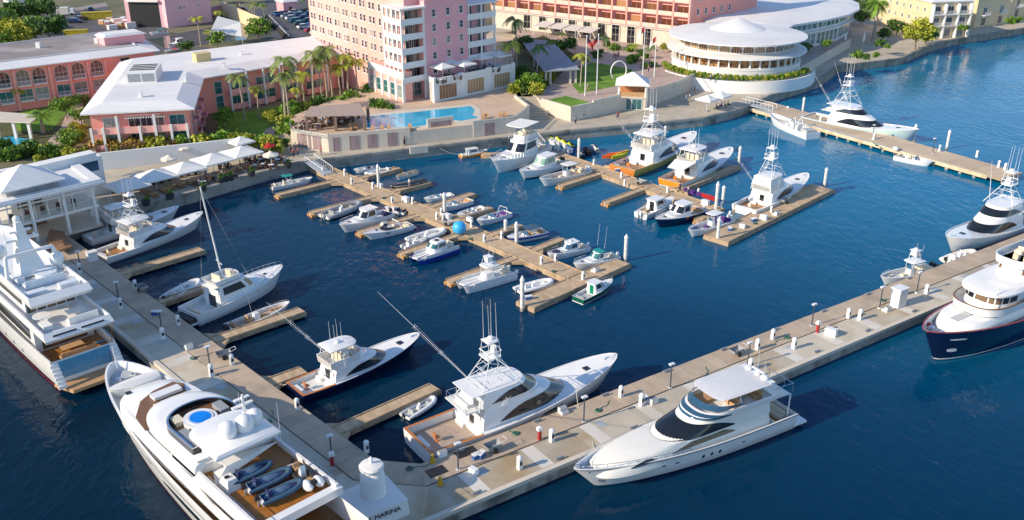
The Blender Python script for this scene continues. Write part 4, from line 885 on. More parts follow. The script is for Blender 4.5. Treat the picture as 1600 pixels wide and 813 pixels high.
# --- middle dock
t,H=console_boat('white open boat with a teal green top at the quay end of the middle dock',9.,ttop=tealc,motors=1); boat_pose(t,(424,289),(488,275),9.,.8,1.2)
t,H=runabout('small white motorboat with dark blue seats, first on the right side near the gangway',6.5,seats=navyc); boat_pose(t,(592,259),(552,263),6.5,.7,.9)
t=rib('white inflatable tender with an orange engine cover on the first right-hand finger',6.,seats=whitec,mm=tanc); boat_pose(t,(614,264),(570,272),6.,.5,.6)
t,H=runabout('low black speedboat lying between the second and third right-hand fingers',8.5,hm=blackh,seats=black,cover=blackh,motors=0); boat_pose(t,(664,281),(610,292),8.5,.8,.9)
part('white_stripe',H.patch(MB(),.35,.8,.5,.62,taper=.9),gel,t)
t,H=runabout('open boat under a brown camouflage cover beside the low black speedboat',6.5,hm=gel2,cover=mat('camo_cover',(.30,.25,.17),.9,.5,3),motors=0); boat_pose(t,(650,266),(618,274),6.5,.7,.9)
t=rib('long grey inflatable boat on the near side of the second left finger',8.,tube=greyr,inner=deckgrey,seats=greyr,motors=2,mm=creamc); boat_pose(t,(506,338),(564,316),8.,.5,.6)
t,H=cabin_boat('white hardtop bowrider on the left finger it shares with a sports cruiser',10.,house=(.34,.62),win=glass,cush=navyc,mm=black,motors=1,rail=True); boat_pose(t,(608,330),(530,351),10.,1.,1.5)
t,H=sports_cruiser('sleek white sports cruiser with a dark curved windscreen on a left finger',10.5); boat_pose(t,(641,346),(567,364),10.5,1.1,1.3)
t,H=runabout('tiny white launch with a dark seat tucked behind the bowrider hardtop',5.,seats=navyc,motors=1); boat_pose(t,(634,330),(601,322),5.,.6,.7)
t,H=runabout('white speedboat with low windscreen, first of four beside the third right-hand finger',7.5,seats=whitec,boot=None); boat_pose(t,(707,302),(662,309),7.5,.7,.9)
t,H=runabout('white motorboat with orange tan seats beside the mooring pile of the middle dock',8.,seats=tanc,motors=1); boat_pose(t,(735,311),(690,323),8.,.7,.9)
t,H=runabout('plain white skiff without cover, nearest the pile on the fourth right-hand finger',7.,seats=whitec,motors=1); boat_pose(t,(757,323),(714,335),7.,.7,.9)
t,H=runabout('white motorboat with purple seats and a ski arch on the middle dock',8.,seats=mat('purple_seats',(.09,.03,.20),.7,.2,3),motors=1); boat_pose(t,(794,331),(745,345),8.,.7,.9)
part('ski_arch',MB().path([(1.6,1.2,1.),(1.2,1.,2.2),(1.2,-1.,2.2),(1.6,-1.2,1.)],.05,5),gel,t)
t=rib('grey white inflatable boat with raised engines beyond the blue striped catamaran',7.,tube=whitec,seats=greyr,motors=2,mm=gel); boat_pose(t,(640,375),(696,358),7.,.5,.6)
t=rib('small pale tender between the grey inflatable and the blue striped catamaran',5.,tube=greyr,seats=whitec,motors=1,mm=gel); boat_pose(t,(630,385),(668,372),5.,.5,.6)
def cat_boat(label,hm,L=9.,tower=False,win=tealglass,motors=2,mm=black):
    B=L*.36; t=thing('power_catamaran',label,'catamaran',group='power catamarans on the middle dock')
    for sg in (1,-1):
        H=Hull(L,B*.40,L*.105,L*.135,fine=2.2,bp=.62,tr=.92,rake=.06,flare=.15); m=H.band(MB(),-.8,1,n=14); m.v=[(x,y+sg*B*.30,z) for x,y,z in m.v]; part('hull',m,hm,t,smooth=50)
        q=H.band(MB(),.78,1.0,off=.012,nk=1,n=14); q.v=[(x,y+sg*B*.30,z) for x,y,z in q.v]; part('hull_band',q,gel,t)
    d=MB(); zd=L*.11; d.prism([(0.3,-B*.46),(L*.86,-B*.42),(L*.95,-B*.26),(L*.93,0),(L*.95,B*.26),(L*.86,B*.42),(.3,B*.46)],zd-.25,zd+.03); part('deck',d,decknon,t)
    g=MB()
    for sg in (1,-1): g.box((L*.42,sg*B*.455,zd+.22),(L*.82,.1,.42))
    part('bulwark',g,gel,t)
    if tower:
        c=House([(zd,L*.38,L*.62,L*.5,B*.22),(zd+1.0,L*.40,L*.56,L*.5,B*.2)],2.5); part('console',c.body(MB()),gel,t); zt=zd+2.1
        h=House([(zt,L*.3,L*.58,L*.5,B*.33),(zt+.1,L*.32,L*.56,L*.5,B*.3)],3); part('hardtop',h.body(MB().loft([h.ring(zt)],True,(True,False))),gel,t)
        f=MB()
        for y in (-.8,.8):
            for x in (L*.34,L*.54): f.tube((x,y,zd),(x,y*.9,zt),.04,n=4).tube((x,y*.85,zt),(L*.45+(x-L*.45)*.6,y*.6,zt+1.5),.035,n=4)
        f.box((L*.45,0,zt+1.0),(.9,1.0,.7)); f.box((L*.45,0,zt+1.5),(1.2,1.3,.08)); part('upper_station',f,gel,t); antennas(t,[((L*.4,y,zt+1.5),2.8,(-.1,0)) for y in (.6,-.6)])
    else:
        c=House([(zd,L*.28,L*.62,L*.52,B*.36),(zd+.9,L*.28,L*.60,L*.5,B*.35),(zd+1.75,L*.30,L*.52,L*.46,B*.31),(zd+1.85,L*.31,L*.50,L*.45,B*.29)],3.5); part('wheelhouse',c.body(MB()),gel,t,smooth=40)
        w=c.patch(c.patch(MB(),.93,.05,zd+.95,zd+1.6,n=8),1.9,1.08,zd+.95,zd+1.6,n=4); part('cabin_window',w,win,t); part('roof_hatch',MB().box((L*.42,0,zd+1.9),(.7,.7,.08)),black,t)
    s=MB(); seat(s,(L*.12,0,zd),(.6,B*.5,.5),.4); s.box((L*.22,.5,zd+.35),(.5,.5,.7)); part('cockpit_seat',s,creamc,t); motor(t,0,[(-B*.3),(B*.3)][:motors],.9,1.,mm); return t
t=cat_boat('royal blue catamaran with white cabin and green tinted windows, middle dock left side',royal); boat_pose(t,(709,379),(645,402),9.,1.1,1.1)
t=cat_boat('white fishing catamaran with an upper station over its console, on the lowest left finger',gel,10.,tower=True,motors=2,mm=gel); boat_pose(t,(799,420),(718,444),10.,1.1,1.1)
t=rib('white tender with a bulky console tied behind the middle dock end float',6.5,tube=gel,seats=whitec,motors=1,mm=gel); boat_pose(t,(808,452),(864,437),6.5,.5,.6)
t,H=cabin_boat('green hulled lobster boat with a bright green cabin door at the middle dock end',9.,hm=greenh,teal=mat('bright_green_panel',(.0,.22,.13),.3,.1),bootm=gel,house=(.38,.66),cush=greyr,solem=deckgrey,nwin=1); boat_pose(t,(903,462),(957,431),9.,1.,1.5)
t,H=runabout('open boat with a dark blue bimini and blue sides on the fifth right-hand finger',8.5,hm=gel,boot=royal,bimini=mat('slate_blue_canvas',(.04,.10,.17),.8,.1,3),seats=tanc,motors=1); boat_pose(t,(852,359),(792,370),8.5,.8,1.)
t,H=cabin_boat('white cabin boat with a navy foredeck cover, on the middle dock right side',8.5,motors=1,mm=gel,win=glassb,house=(.30,.60),dome=True); boat_pose(t,(917,381),(855,394),8.5,.9,1.3)
c=MB(); H.deck(c,None,.68,.9,-.10,.35,n=6,camb=.1); part('foredeck_cover',c,navyc,t)
t,H=cabin_boat('white cuddy boat with a green top and tall whips along the middle dock end float',8.5,top=tealc,motors=1,mm=gel,house=(.38,.58),win=tealglass); boat_pose(t,(963,396),(896,410),8.5,.9,1.3); antennas(t,[((3.2,y,2.9),3.6,(-.1,0)) for y in (.9,-.9)])
# --- right dock
t,H=cabin_boat('white flybridge cruiser with cream awning windows, leftmost large boat of the right dock',12.,fly=True,house=(.26,.62),win=glass,cat='flybridge cruiser',name='flybridge_cruiser',group=None); boat_pose(t,(846,228),(771,257),12.,1.2,1.9)
hz=House([(5.2,3.2,7.2,6.2,1.5),(5.3,3.2,7.2,6.2,1.5)],3); part('bimini_top',hz.body(MB().loft([hz.ring(5.2)],True,(True,False))),whitec,t); m=MB()
for y in (-1.3,1.3):
    for x in (3.5,6.4): m.tube((x,y,3.2),(x,y,5.2),.04,n=4)
part('bimini_frame',m,chrome,t)
t,H=runabout('tender under a dark blue cover behind the leftmost flybridge cruiser',7.,cover=navyc,motors=1); boat_pose(t,(806,236),(765,246),7.,.8,.9)
t,H=cabin_boat('white boat with a pale green tinted cabin and dark bottom, second on the right dock',11.,win=mat('pale_green_glass',(.25,.42,.32),.2,.2),bootm=blackh,house=(.26,.58),motors=2); boat_pose(t,(876,251),(812,270),11.,1.,1.5)
t,H=console_boat('cream open boat with a cream hardtop and white engines on the first left finger',10.,hm=gel2,ttop=gel2,motors=2,mm=gel,solem=tanc); boat_pose(t,(917,264),(843,280),10.,1.,1.4)
t,H=cabin_boat('white cabin boat with twin white outboards pointing away from the dock',9.,motors=2,mm=gel,house=(.32,.66)); boat_pose(t,(1001,333),(1052,308),9.,.9,1.3)
t,H=cabin_boat('cream decked cabin boat with a dark hull, black window trio and tan cockpit seats',10.,hm=navy,deckm=gel2,house=(.34,.60),cush=tanc,win=glass); boat_pose(t,(1095,325),(1024,344),10.,1.,1.4)
t,H=console_boat('white boat with purple seats, hard top and navy bottom below the pile pair',9.5,motors=2,mm=gel,bootm=navy,cushions=mat('purple_seats',(0,0,0))); boat_pose(t,(1139,339),(1076,359),9.5,1.,1.4)
t,H=cabin_boat('white pilot launch with blue windows and an orange rubbing strake at the pool quay',7.5,hm=mat('orange_hull',(.75,.30,.04),.3,.1),win=glassb,house=(.25,.70),bootm=bluep,cat='pilot boat',name='pilot_launch',group=None); boat_pose(t,(719,240),(762,231),7.5,.9,1.2)
lines(t,[((0,0,.9),(-3.5,4,1.9)),((7.2,0,1.1),(9.5,2.5,1.7))])
# personal watercraft
for i,(x,y,c1,c2,l) in enumerate([(864,221,whitec,mat('lime_plastic',(.55,.62,.02),.3,.1),'lime topped jet ski nearest the quay, first in the row on the right dock'),(877,225,whitec,MT['lime_plastic'],'lime topped jet ski second in the row from the quay'),(886,230,whitec,MT['lime_plastic'],'lime topped jet ski third in the row from the quay'),(896,234,bluep,MT['lime_plastic'],'blue and lime jet ski at the near end of the lime topped row'),
 (922,242,black,black,'all black jet ski beside the tall pile of the right dock'),(934,238,greyr,gel,'grey and white jet ski behind the orange kayaks'),(912,247,blackh,greyr,'black jet ski with grey seat between pile and kayaks')]):
    t=jetski(l,c1,c2); t.location=U(x,y,.25 if i>3 else .3); t.rotation_euler=(0,0,R(110)); t.scale=(.95,)*3
for x,y,m_,l,a in [(941,246,mat('kayak_orange',(.75,.12,.02),.4,.05),'bright orange red kayak stacked on the right dock',15),(948,243,MT['kayak_orange'],'second orange red kayak lying behind the first',20),(956,247,MT['lime_plastic'],'lime green kayak next to the orange kayaks',35),(961,243,mat('kayak_yellow',(.8,.5,.03),.4),'yellow kayak behind the lime one',40),(1094,304,redp,'red paddle kayak on the right dock near the pile pair',-52),(1068,296,MT['purple_seats'],'purple kayak on the right dock behind the white cabin boat',-52)]:
    h=Hull(3.8,.75,.3,.36,fine=2,bp=.8,tr=.25,rake=.05,flare=.2,tmax=.5); m=h.band(MB(),-.3,1,n=12,nk=2); h.deck(m,None,0,.999,0,.02,n=8,camb=.08); k_=solo('kayak',m,m_,l,'kayak',U(x,y,ZF+.1),R(a),smooth=50,group='kayaks lying on the right dock')
s=MB().ell((0,0,.98),(1.,1.,1.),20,14); solo('inflatable_ball',s,mat('sky_blue_vinyl',(.05,.42,.80),.35,.04),'large sky blue inflatable ball sitting on the middle floating dock','inflatable ball',U(718,366,ZF),smooth=60)

# ---------------------------------------------------------------- motor yacht outside the outer pier
def motor_yacht():
    L=24.;H=Hull(L,5.7,2.1,3.0,fine=2.0,bp=.70,tr=.93,rake=.10,flare=.34,tmax=.38,sp=1.6)
    t=thing('motor_yacht','long white motor yacht with black wrap windscreen and grey hardtop, alone outside the outer pier','motor yacht')
    part('hull',H.band(MB(),-.8,1),gel,t,smooth=50); part('boot_stripe',H.band(MB(),-.02,.05,off=.012,nk=1),navy,t)
    rb=MB(); H.band(rb,.93,.99,off=.04,nk=1); part('rubbing_strake',rb,greyr,t)
    md,mg=MB(),MB(); H.deck(md,mg,.12,.999,.55,.12); part('side_deck',md,deckgrey,t); part('bulwark',mg,gel,t)
    md,mg=MB(),MB(); H.level(md,mg,.0,.12,1.1,.15,aft=False); part('cockpit_sole',md,teak,t); part('cockpit_liner',mg,gel,t)
    part('swim_platform',MB().box((-.7,0,.55),(1.6,5.0,.25)),gel,t)
    zd=1.75
    tk=House([(zd,L*.14,L*.925,L*.66,2.30),(zd+.75,L*.14,L*.915,L*.66,2.22),(zd+1.25,L*.14,L*.86,L*.62,2.05),(zd+1.65,L*.14,L*.74,L*.56,1.95)],2.5); part('trunk_cabin',tk.body(MB()),gel2,t,smooth=50)
    part('side_window',tk.patch(MB(),1.65,1.05,zd+.85,zd+1.5,n=12,t0=.9,t1=.9),glass,t); part('bow_side_window',tk.patch(MB(),.93,.66,zd+.75,zd+1.15,n=8,t0=.9,t1=.9),glass,t)
    up=House([(zd+1.4,L*.14,L*.66,L*.48,2.15),(zd+1.75,L*.14,L*.635,L*.47,2.12),(zd+2.75,L*.14,L*.50,L*.40,1.95),(zd+2.95,L*.14,L*.48,L*.39,1.92)],2.2); part('upper_house',up.body(MB()),gel2,t,smooth=50)
    part('windscreen',up.patch(MB(),1.45,0,zd+1.62,zd+2.62,n=18,t0=.9),glass,t,smooth=60)
    fb=House([(zd+2.8,L*.12,L*.50,L*.36,2.15),(zd+3.2,L*.12,L*.49,L*.36,2.3),(zd+3.5,L*.12,L*.46,L*.35,2.25)],2.4); m=MB(); m.loft([fb.ring(zd+2.8),fb.ring(zd+3.2),fb.ring(zd+3.5),fb.ring(zd+3.5,-.12),fb.ring(zd+3.0,-.15)],True,(True,True)); part('flybridge_coaming',m,gel,t,smooth=50)
    fw=House([(zd+3.7,L*.12,L*.455,L*.35,2.2),(zd+4.4,L*.12,L*.42,L*.34,2.05)],2.4); part('flybridge_screen',fw.patch(MB(),1.3,0,zd+3.72,zd+4.15,n=14,t0=.9,off=0),glassb,t); 
    part('lower_screen_band',fb.patch(MB(),1.05,0,zd+2.95,zd+3.45,n=14,t0=.6),glassb,t,smooth=60)
    s=MB(); seat(s,(L*.30,1.3,zd+3.),(.6,.6,.6),.5); seat(s,(L*.30,.5,zd+3.),(.6,.6,.6),.5); seat(s,(L*.18,0,zd+3.),(.7,3.2,.45),.35); s.box((L*.23,0,zd+3.35),(1.2,1.4,.1)); seat(s,(L*.37,-1,zd+3.),(1.6,1.4,.4),.1); part('flybridge_seat',s,tanc,t)
    zt=zd+4.75; h=House([(zt,L*.15,L*.40,L*.35,2.05),(zt+.08,L*.14,L*.41,L*.35,2.12),(zt+.2,L*.16,L*.385,L*.34,1.9)],3.2); part('hardtop',h.body(MB().loft([h.ring(zt)],True,(True,False))),mat('pale_grey_top',(.66,.66,.68),.5,.04),t,smooth=30)
    lg=MB()
    for y in (-1.95,1.95): lg.tube((L*.39,y,zd+3.7),(L*.37,y*.97,zt),.05).tube((L*.29,y,zd+3.7),(L*.30,y*.97,zt),.05)
    part('hardtop_post',lg,alu,t)
    ar=MB()
    for y in (-2.1,2.1): ar.loft([[(L*.06,y-.08,zd+3.1),(L*.12,y-.08,zd+3.1),(L*.12,y+.08,zd+3.1),(L*.06,y+.08,zd+3.1)],[(L*.13,y*.9-.08,zt),(L*.19,y*.9-.08,zt),(L*.19,y*.9+.08,zt),(L*.13,y*.9+.08,zt)]])
    ar.box((L*.15,0,zt+.06),(1.3,4.0,.18)); part('radar_arch',ar,gel,t)
    for y,r in ((-1.,.35),(.2,.28),(1.1,.4)): d=MB(); radar_dome(d,(L*.145,y,zt+.15),r,r*1.2); part('radar_dome',d,gel,t,smooth=50)
    part('radar_scanner',MB().box((L*.145,.2,zt+.75),(.2,1.5,.12)).tube((L*.145,.2,zt+.2),(L*.145,.2,zt+.75),.08),gel,t); antennas(t,[((L*.17,1.6,zt),2.8,(0,0)),((L*.05,-2.,zd+2.9),3.0,(0,0))])
    r=MB(); 
    for y in (-2.1,2.1): r.path([(L*.13,y,zd+3.75+.35),(.6,y,zd+4.0)],.03,4); 
    r.path([(.6,-2.1,zd+4.0),(.6,2.1,zd+4.0)],.03,4)
    for y in (-2.1,-1,0,1,2.1): r.tube((.6,y,zd+2.9),(.6,y,zd+4.0),.025,n=4)
    part('aft_rail',r,chrome,t); part('upper_deck',MB().box((2.2,0,zd+2.85),(2.6,4.2,.14)),gel,t)
    for y in (-2.1,2.1): part('aft_deck_post',MB().tube((.9,y,1.6),(.8,y,zd+2.8),.07),gel,t)
    part('aft_door',MB().box((L*.14-.03,0,zd+.6),(.05,2.8,1.9)),glass,t)
    s=MB(); seat(s,(1.0,0,1.1),(.7,3.4,.45),.4); part('cockpit_sofa',s,creamc,t)
    for q in (.40,.44,.48): part('porthole',H.patch(MB(),q,q+.012,.42,.62,taper=.5),glass,t)
    for q in (.28,.60,.66,.72,.80): part('hull_vent',H.patch(MB(),q,q+.016,.55,.62,taper=.5),glass,t)
    part('anchor_pocket',H.patch(MB(),.93,.96,.25,.4,taper=.3),greyr,t)
    wn=MB().lathe([(.2,0),(.2,.35),(.1,.45)],(L*.955,.0,2.45),8).box((L*.94,.5,2.55),(.5,.3,.25)).box((L*.94,-.5,2.55),(.5,.3,.25)); part('anchor_windlass',wn,chrome,t)
    r=MB(); H.rail(r,.55,1,.45,.1,12,.022); part('bow_rail',r,chrome,t)
    return t
t=motor_yacht(); k=boat_pose(t,(1216,625),(896,729),24.,2.0,2.9); t.scale=(k,k,k*.9)

# ---------------------------------------------------------------- dark blue expedition yacht
def exped():
    L=30.;H=Hull(L,7.2,2.9,4.3,fine=2.2,bp=.64,tr=.9,rake=.09,flare=.30,tmax=.45,sp=2.)
    t=thing('motor_yacht','dark blue hulled yacht with a red cap rail and raised white wheelhouse, right edge','motor yacht')
    part('hull',H.band(MB(),-.8,.80),navy,t,smooth=50); part('hull_top_band',H.band(MB(),.80,1,nk=2),navy,t,smooth=50); part('white_waterline',H.band(MB(),.03,.07,off=.012,nk=1),gel,t)
    md,mg=MB(),MB(); H.deck(md,mg,.02,.999,.9,.10); part('foredeck',md,deckgrey,t); part('bulwark',mg,gel,t)
    cr=MB(); H.deck(cr,None,.02,.999,-.03,.0,n=4)
    cr=MB()
    for sg in (1,-1):
        r=[]
        for i in range(25):
            q=.5+.5*(1-(1-i/24)**1.4); x,y,z=H.pt(min(q,.999),1); r.append([(x+.03,sg*(y+.04),z-.02),(x+.03,sg*(y+.04),z+.06),(min(x,L-.2),sg*max(0,y-.13),z+.06)])
        cr.loft(r,False,(False,False))
    part('cap_rail',cr,mat('dull_red_rail',(.35,.05,.06),.4,.05),t)
    zd=3.5
    # raised fore trunks either side of a walkway
    tk=House([(zd-.4,L*.50,L*.87,L*.70,2.7),(zd+.6,L*.50,L*.85,L*.69,2.55),(zd+.8,L*.50,L*.835,L*.68,2.4)],2.6)
    part('fore_trunk',tk.body(MB()),gel,t,smooth=40); st=MB()
    for i in range(9): st.box((L*.835-i*.4,.15,zd+.82+i*.012),(.28,.9,.06))
    part('step_tread',st,deckgrey,t)
    wl=House([(zd+1.,L*.30,L*.755,L*.60,2.95),(zd+1.9,L*.30,L*.76,L*.60,3.0)],2.8); m=MB(); m.loft([wl.ring(zd+1.),wl.ring(zd+1.9),wl.ring(zd+1.9,-.12),wl.ring(zd+1.05,-.14)],True,(True,True)); part('portuguese_bridge',m,gel,t,smooth=40)
    rr=MB(); rr.loft([wl.ring(zd+1.9,.03),wl.ring(zd+1.96,.03),wl.ring(zd+1.96,-.15)],True,(False,False)); part('bridge_cap_rail',rr,teakdk,t)
    wh=House([(zd+1.,L*.25,L*.70,L*.56,2.5),(zd+3.0,L*.25,L*.685,L*.55,2.4)],3.2); part('wheelhouse',wh.body(MB()),gel,t,smooth=40)
    for i in range(9):
        u=-.86+i*.205; w=MB(); w.loft([[wh.P(u+.17*k/3,z,.03) for z in (zd+1.95,zd+2.75)] for k in range(4)],False,(False,False)); part('wheelhouse_window',w,brglass if 3<i<7 else glass,t)
    for i in range(7):
        for sg in (-1,1):
            w=MB(); a=1.08+i*.13; w.loft([[wh.P(sg*(a+.09*k),z,.03) for z in (zd+1.95,zd+2.75)] for k in range(2)],False,(False,False)); part('side_window',w,glassb,t)
    rf=House([(zd+3.0,L*.24,L*.725,L*.56,2.9),(zd+3.2,L*.24,L*.725,L*.56,2.9),(zd+3.5,L*.24,L*.69,L*.54,2.6)],2.8); part('roof',rf.body(MB().loft([rf.ring(zd+3.0)],True,(True,False))),gel,t,smooth=35)
    up=House([(zd+3.45,L*.05,L*.52,L*.46,1.9),(zd+5.0,L*.05,L*.50,L*.45,1.8)],3); part('upper_house',up.body(MB()),gel,t,smooth=40)
    for u in (-.5,0.35): w=MB(); w.loft([[up.P(u+.18*k,z,.03) for z in (zd+3.95,zd+4.55)] for k in range(2)],False,(False,False)); part('upper_window',w,brglass,t)
    fb=House([(zd+4.9,L*.03,L*.54,L*.46,2.1),(zd+5.8,L*.03,L*.545,L*.46,2.2)],3); m=MB(); m.loft([fb.ring(zd+4.9),fb.ring(zd+5.8),fb.ring(zd+5.8,-.12),fb.ring(zd+5.0,-.14)],True,(True,True)); part('flybridge_coaming',m,gel,t,smooth=40)
    s=MB(); seat(s,(L*.46,.8,zd+5.),(.6,.6,.6),.5); seat(s,(L*.46,-.4,zd+5.),(.6,.6,.6),.5); seat(s,(L*.40,0,zd+5.),(.8,3,.45),.3); part('flybridge_seat',s,creamc,t)
    part('jack_staff',MB().tube((L*.70,1.9,zd+1.),(L*.70,1.9,zd+5.),.06,.04,6),gel,t); part('anchor_pocket',H.patch(MB(),.90,.945,.30,.42,side=1,taper=.4).add([],[]),gel,t)
    H.patch(m:=MB(),.86,.93,.72,.77,side=1,taper=.4); part('bow_marking',m,gel,t)
    wn=MB().lathe([(.3,0),(.3,.4),(.15,.5)],(L*.925,.7,3.4),10).lathe([(.3,0),(.3,.4),(.15,.5)],(L*.925,-.7,3.4),10); part('anchor_windlass',wn,chrome,t); part('hose_reel',MB().lathe([(.35,0),(.35,.25),(.1,.3)],(L*.90,-1.6,3.4),12),redp,t)
    r=MB(); 
    pts=[rf.P(u,zd+3.2,.0) for u in (1.5,1,.6,.3,0,-.3,-.6,-1,-1.5)]
    return t
t=exped(); b=U(1434,512,4.3); a=R(33.6); n=Vector((math.sin(a),-math.cos(a),0)); b=b+n*.9; t.location=(b.x+30*math.cos(a),b.y+30*math.sin(a),0); t.rotation_euler=(0,0,a+math.pi)

# ---------------------------------------------------------------- white superyacht along the left pier arm
def superyacht():
    L=44.;H=Hull(L,8.4,4.6,6.0,fine=2.6,bp=.56,tr=.92,rake=.06,flare=.32,tmax=.40,sp=2.0)
    t=thing('superyacht','white superyacht with jacuzzi, domes and tenders on a teak deck, in the lower left corner','superyacht')
    part('hull',H.band(MB(),-.6,1,n=30),gel,t,smooth=50); part('boot_stripe',H.band(MB(),-.02,.035,off=.012,nk=1),pinkred,t)
    X=lambda aft: L-aft
    md,mg=MB(),MB(); H.deck(md,mg,.80,.999,1.0,.22); part('foredeck',md,decknon,t); part('bulwark',mg,gel,t)
    md,mg=MB(),MB(); H.deck(md,mg,.0,.80,1.25,.16); part('side_deck',md,teak,t); part('bulwark',mg,gel,t)
    # forward crew tender under its cover
    fd=MB(); 
    cv=Hull(4.6,1.9,.9,1.0,fine=2,bp=.7,tr=.8,flare=.2); m=cv.band(MB(),.0,1,n=12,nk=2); cv.deck(m,None,0,.999,0,.02,n=8,camb=.35); m.v=[(X(4.0)-.9+y*1.,x-2.2,z+4.9) for x,y,z in m.v]; part('covered_tender_cradle',m,whitec,t,smooth=50)
    part('bow_locker',MB().prism([(X(2.9),-1.3),(X(1.2),-.5),(X(1.2),.5),(X(2.9),1.3)],4.9,5.25),deckgrey,t)
    part('anchor_windlass',MB().lathe([(.25,0),(.25,.45),(.12,.5)],(X(2.7),.7,5.0),8).lathe([(.25,0),(.25,.45),(.12,.5)],(X(2.7),-.7,5.0),8),chrome,t)
    part('jack_staff',MB().tube((X(.9),0,5.4),(X(.6),0,8.2),.06,.03,6),gel,t)
    # fore trunk
    a=House([(4.4,X(30),X(6.),X(13),3.5),(6.0,X(24),X(6.3),X(13),3.45),(6.6,X(24),X(7.2),X(13),3.2)],2.7); part('fore_trunk',a.body(MB()),gel,t,smooth=50)
    part('trunk_well',MB().prism([(X(9.6),-2.6),(X(8.6),-2.0),(X(8.9),0),(X(9.8),1.6),(X(12.),3.0),(X(14.5),3.3),(X(14.5),2.4),(X(12.4),1.6),(X(11.8),0),(X(11.4),-2.0)],6.61,6.68),teakdk,t)
    s=MB(); s.box((X(10.3),-.6,6.9),(1.0,2.6,.35)); part('lounge_table',s,gel,t); s=MB(); seat(s,(X(11.9),-.4,6.6),(.7,3.2,.4),.35); part('lounge_sofa',s,creamc,t)
    part('trunk_hatch',MB().box((X(7.6),1.7,6.6),(.5,.5,.1)),glass,t)
    # bridge deck
    b=House([(6.0,X(24.),X(12.6),X(19),3.3),(7.3,X(24.),X(13.),X(19),3.25),(7.6,X(24.),X(13.6),X(19),3.15)],2.6); part('bridge_house',b.body(MB()),gel,t,smooth=50)
    part('bridge_windscreen',b.patch(MB(),1.05,0,6.75,7.35,n=16,t0=.6),glass,t,smooth=60); part('bridge_side_window',b.patch(MB(),1.95,1.1,6.5,7.2,n=10,t1=.5),glass,t)
    c=House([(7.5,X(24.2),X(12.6),X(19),3.6),(7.75,X(24.2),X(12.5),X(19),3.65),(8.1,X(24.1),X(13.2),X(19),3.5),(8.3,X(24.),X(14.6),X(19),3.25)],2.6); part('sundeck_brow',c.body(MB().loft([c.ring(7.5)],True,(True,False))),gel,t,smooth=50)
    # sundeck well with jacuzzi
    def disc(cx,cy,rx,ry,n=28): return [(cx+rx*math.cos(2*math.pi*i/n),cy+ry*math.sin(2*math.pi*i/n)) for i in range(n)]
    w=House([(8.2,X(22.6),X(15.9),X(19),2.9),(8.95,X(22.6),X(16.1),X(19),2.85)],2.2); m=MB(); m.loft([w.ring(8.2),w.ring(8.95),w.ring(8.95,-.12),w.ring(8.3,-.12)],True,(False,False)); part('windbreak',m,glass,t,smooth=50); m=MB(); m.loft([w.ring(8.95,.03),w.ring(9.01,.03),w.ring(9.01,-.15)],True,(False,False)); part('windbreak_rail',m,chrome,t)
    m=MB(); m.loft([w.ring(8.33,-.13)],True,(True,False)); part('sundeck_floor',m,teakdk,t)
    j=MB(); j.prism(disc(X(18.9),.3,1.45,1.35),8.3,8.95); part('jacuzzi_surround',j,gel,t,smooth=30); part('jacuzzi_rim',MB().prism(disc(X(18.9),.3,1.1,1.05),8.95,9.02),mat('pale_grey_top',(.66,.66,.68)),t); part('jacuzzi_water',MB().prism(disc(X(18.9),.3,.9,.85),9.02,9.05),mat('spa_water',(.0,.22,.80),.08,.1),t)
    s=MB(); [part('sun_pad',MB().box((X(a_),y_,8.6),(d_,.8,.5)),m_,t) for a_,y_,d_,m_ in ((18.2,-1.9,1.6,greyr),(20.6,-2.0,1.5,creamc),(17.6,1.7,1.2,creamc),(20.4,2.2,2.2,greyr),(22.0,2.2,.9,greyr))]
    part('slide_rail',MB().box((X(21.2),-1.7,9.2),(2.6,.25,.15),rz=R(-60)),mat('kayak_blue',(.02,.25,.6),.4),t)
    h=House([(9.7,X(26.4),X(20.9),X(22.5),2.75),(9.9,X(26.4),X(20.8),X(22.5),2.8),(10.1,X(26.2),X(21.4),X(22.7),2.5)],2.3); part('hardtop',h.body(MB().loft([h.ring(9.7)],True,(True,False))),gel,t,smooth=40)
    hp=House([(8.2,X(24.),X(22.6),X(23),2.3),(9.75,X(24.),X(22.8),X(23),2.3)],2.6); part('hardtop_support',hp.body(MB()),gel,t,smooth=40)
    for (af,y,r) in ((24.3,.6,.72),(24.4,-.8,.74),(24.0,-1.9,.66)):
        d=MB(); d.lathe([(r*.8,0),(r,r*.4),(r,r*1.1),(r*.85,r*1.7),(r*.4,r*2.1),(.03,r*2.15)],(X(af),y,10.05),16); part('satellite_dome',d,gel,t,smooth=60)
    ms=MB(); ms.tube((X(23.2),-1.5,10.3),(X(23.2),-1.5,12.8),.18,.1,8).box((X(23.0),-1.5,11.6),(.3,1.8,.15)).box((X(23.0),-1.5,12.3),(.3,1.3,.12)); part('radar_mast',ms,gel,t); antennas(t,[((X(23.2),-1.2,11.5),1.8,(0,0)),((X(26.),-2.9,8.5),4.2,(0,0))])
    # boat deck
    y0,y1=-3.2,3.2; xa,xb=X(32.4),X(23.9)
    part('boat_deck',MB().box(((xa+xb)/2,0,7.1),(xb-xa,6.6,.12)),mat('orange_teak',(.40,.155,.028),.4,.12,3,kind='boards',bw=4,rh=.14,ms=.012,mv=.5),t); part('boat_deck_base',MB().box(((xa+xb)/2-.2,0,6.85),(xb-xa+.8,7.4,.35)),gel,t)
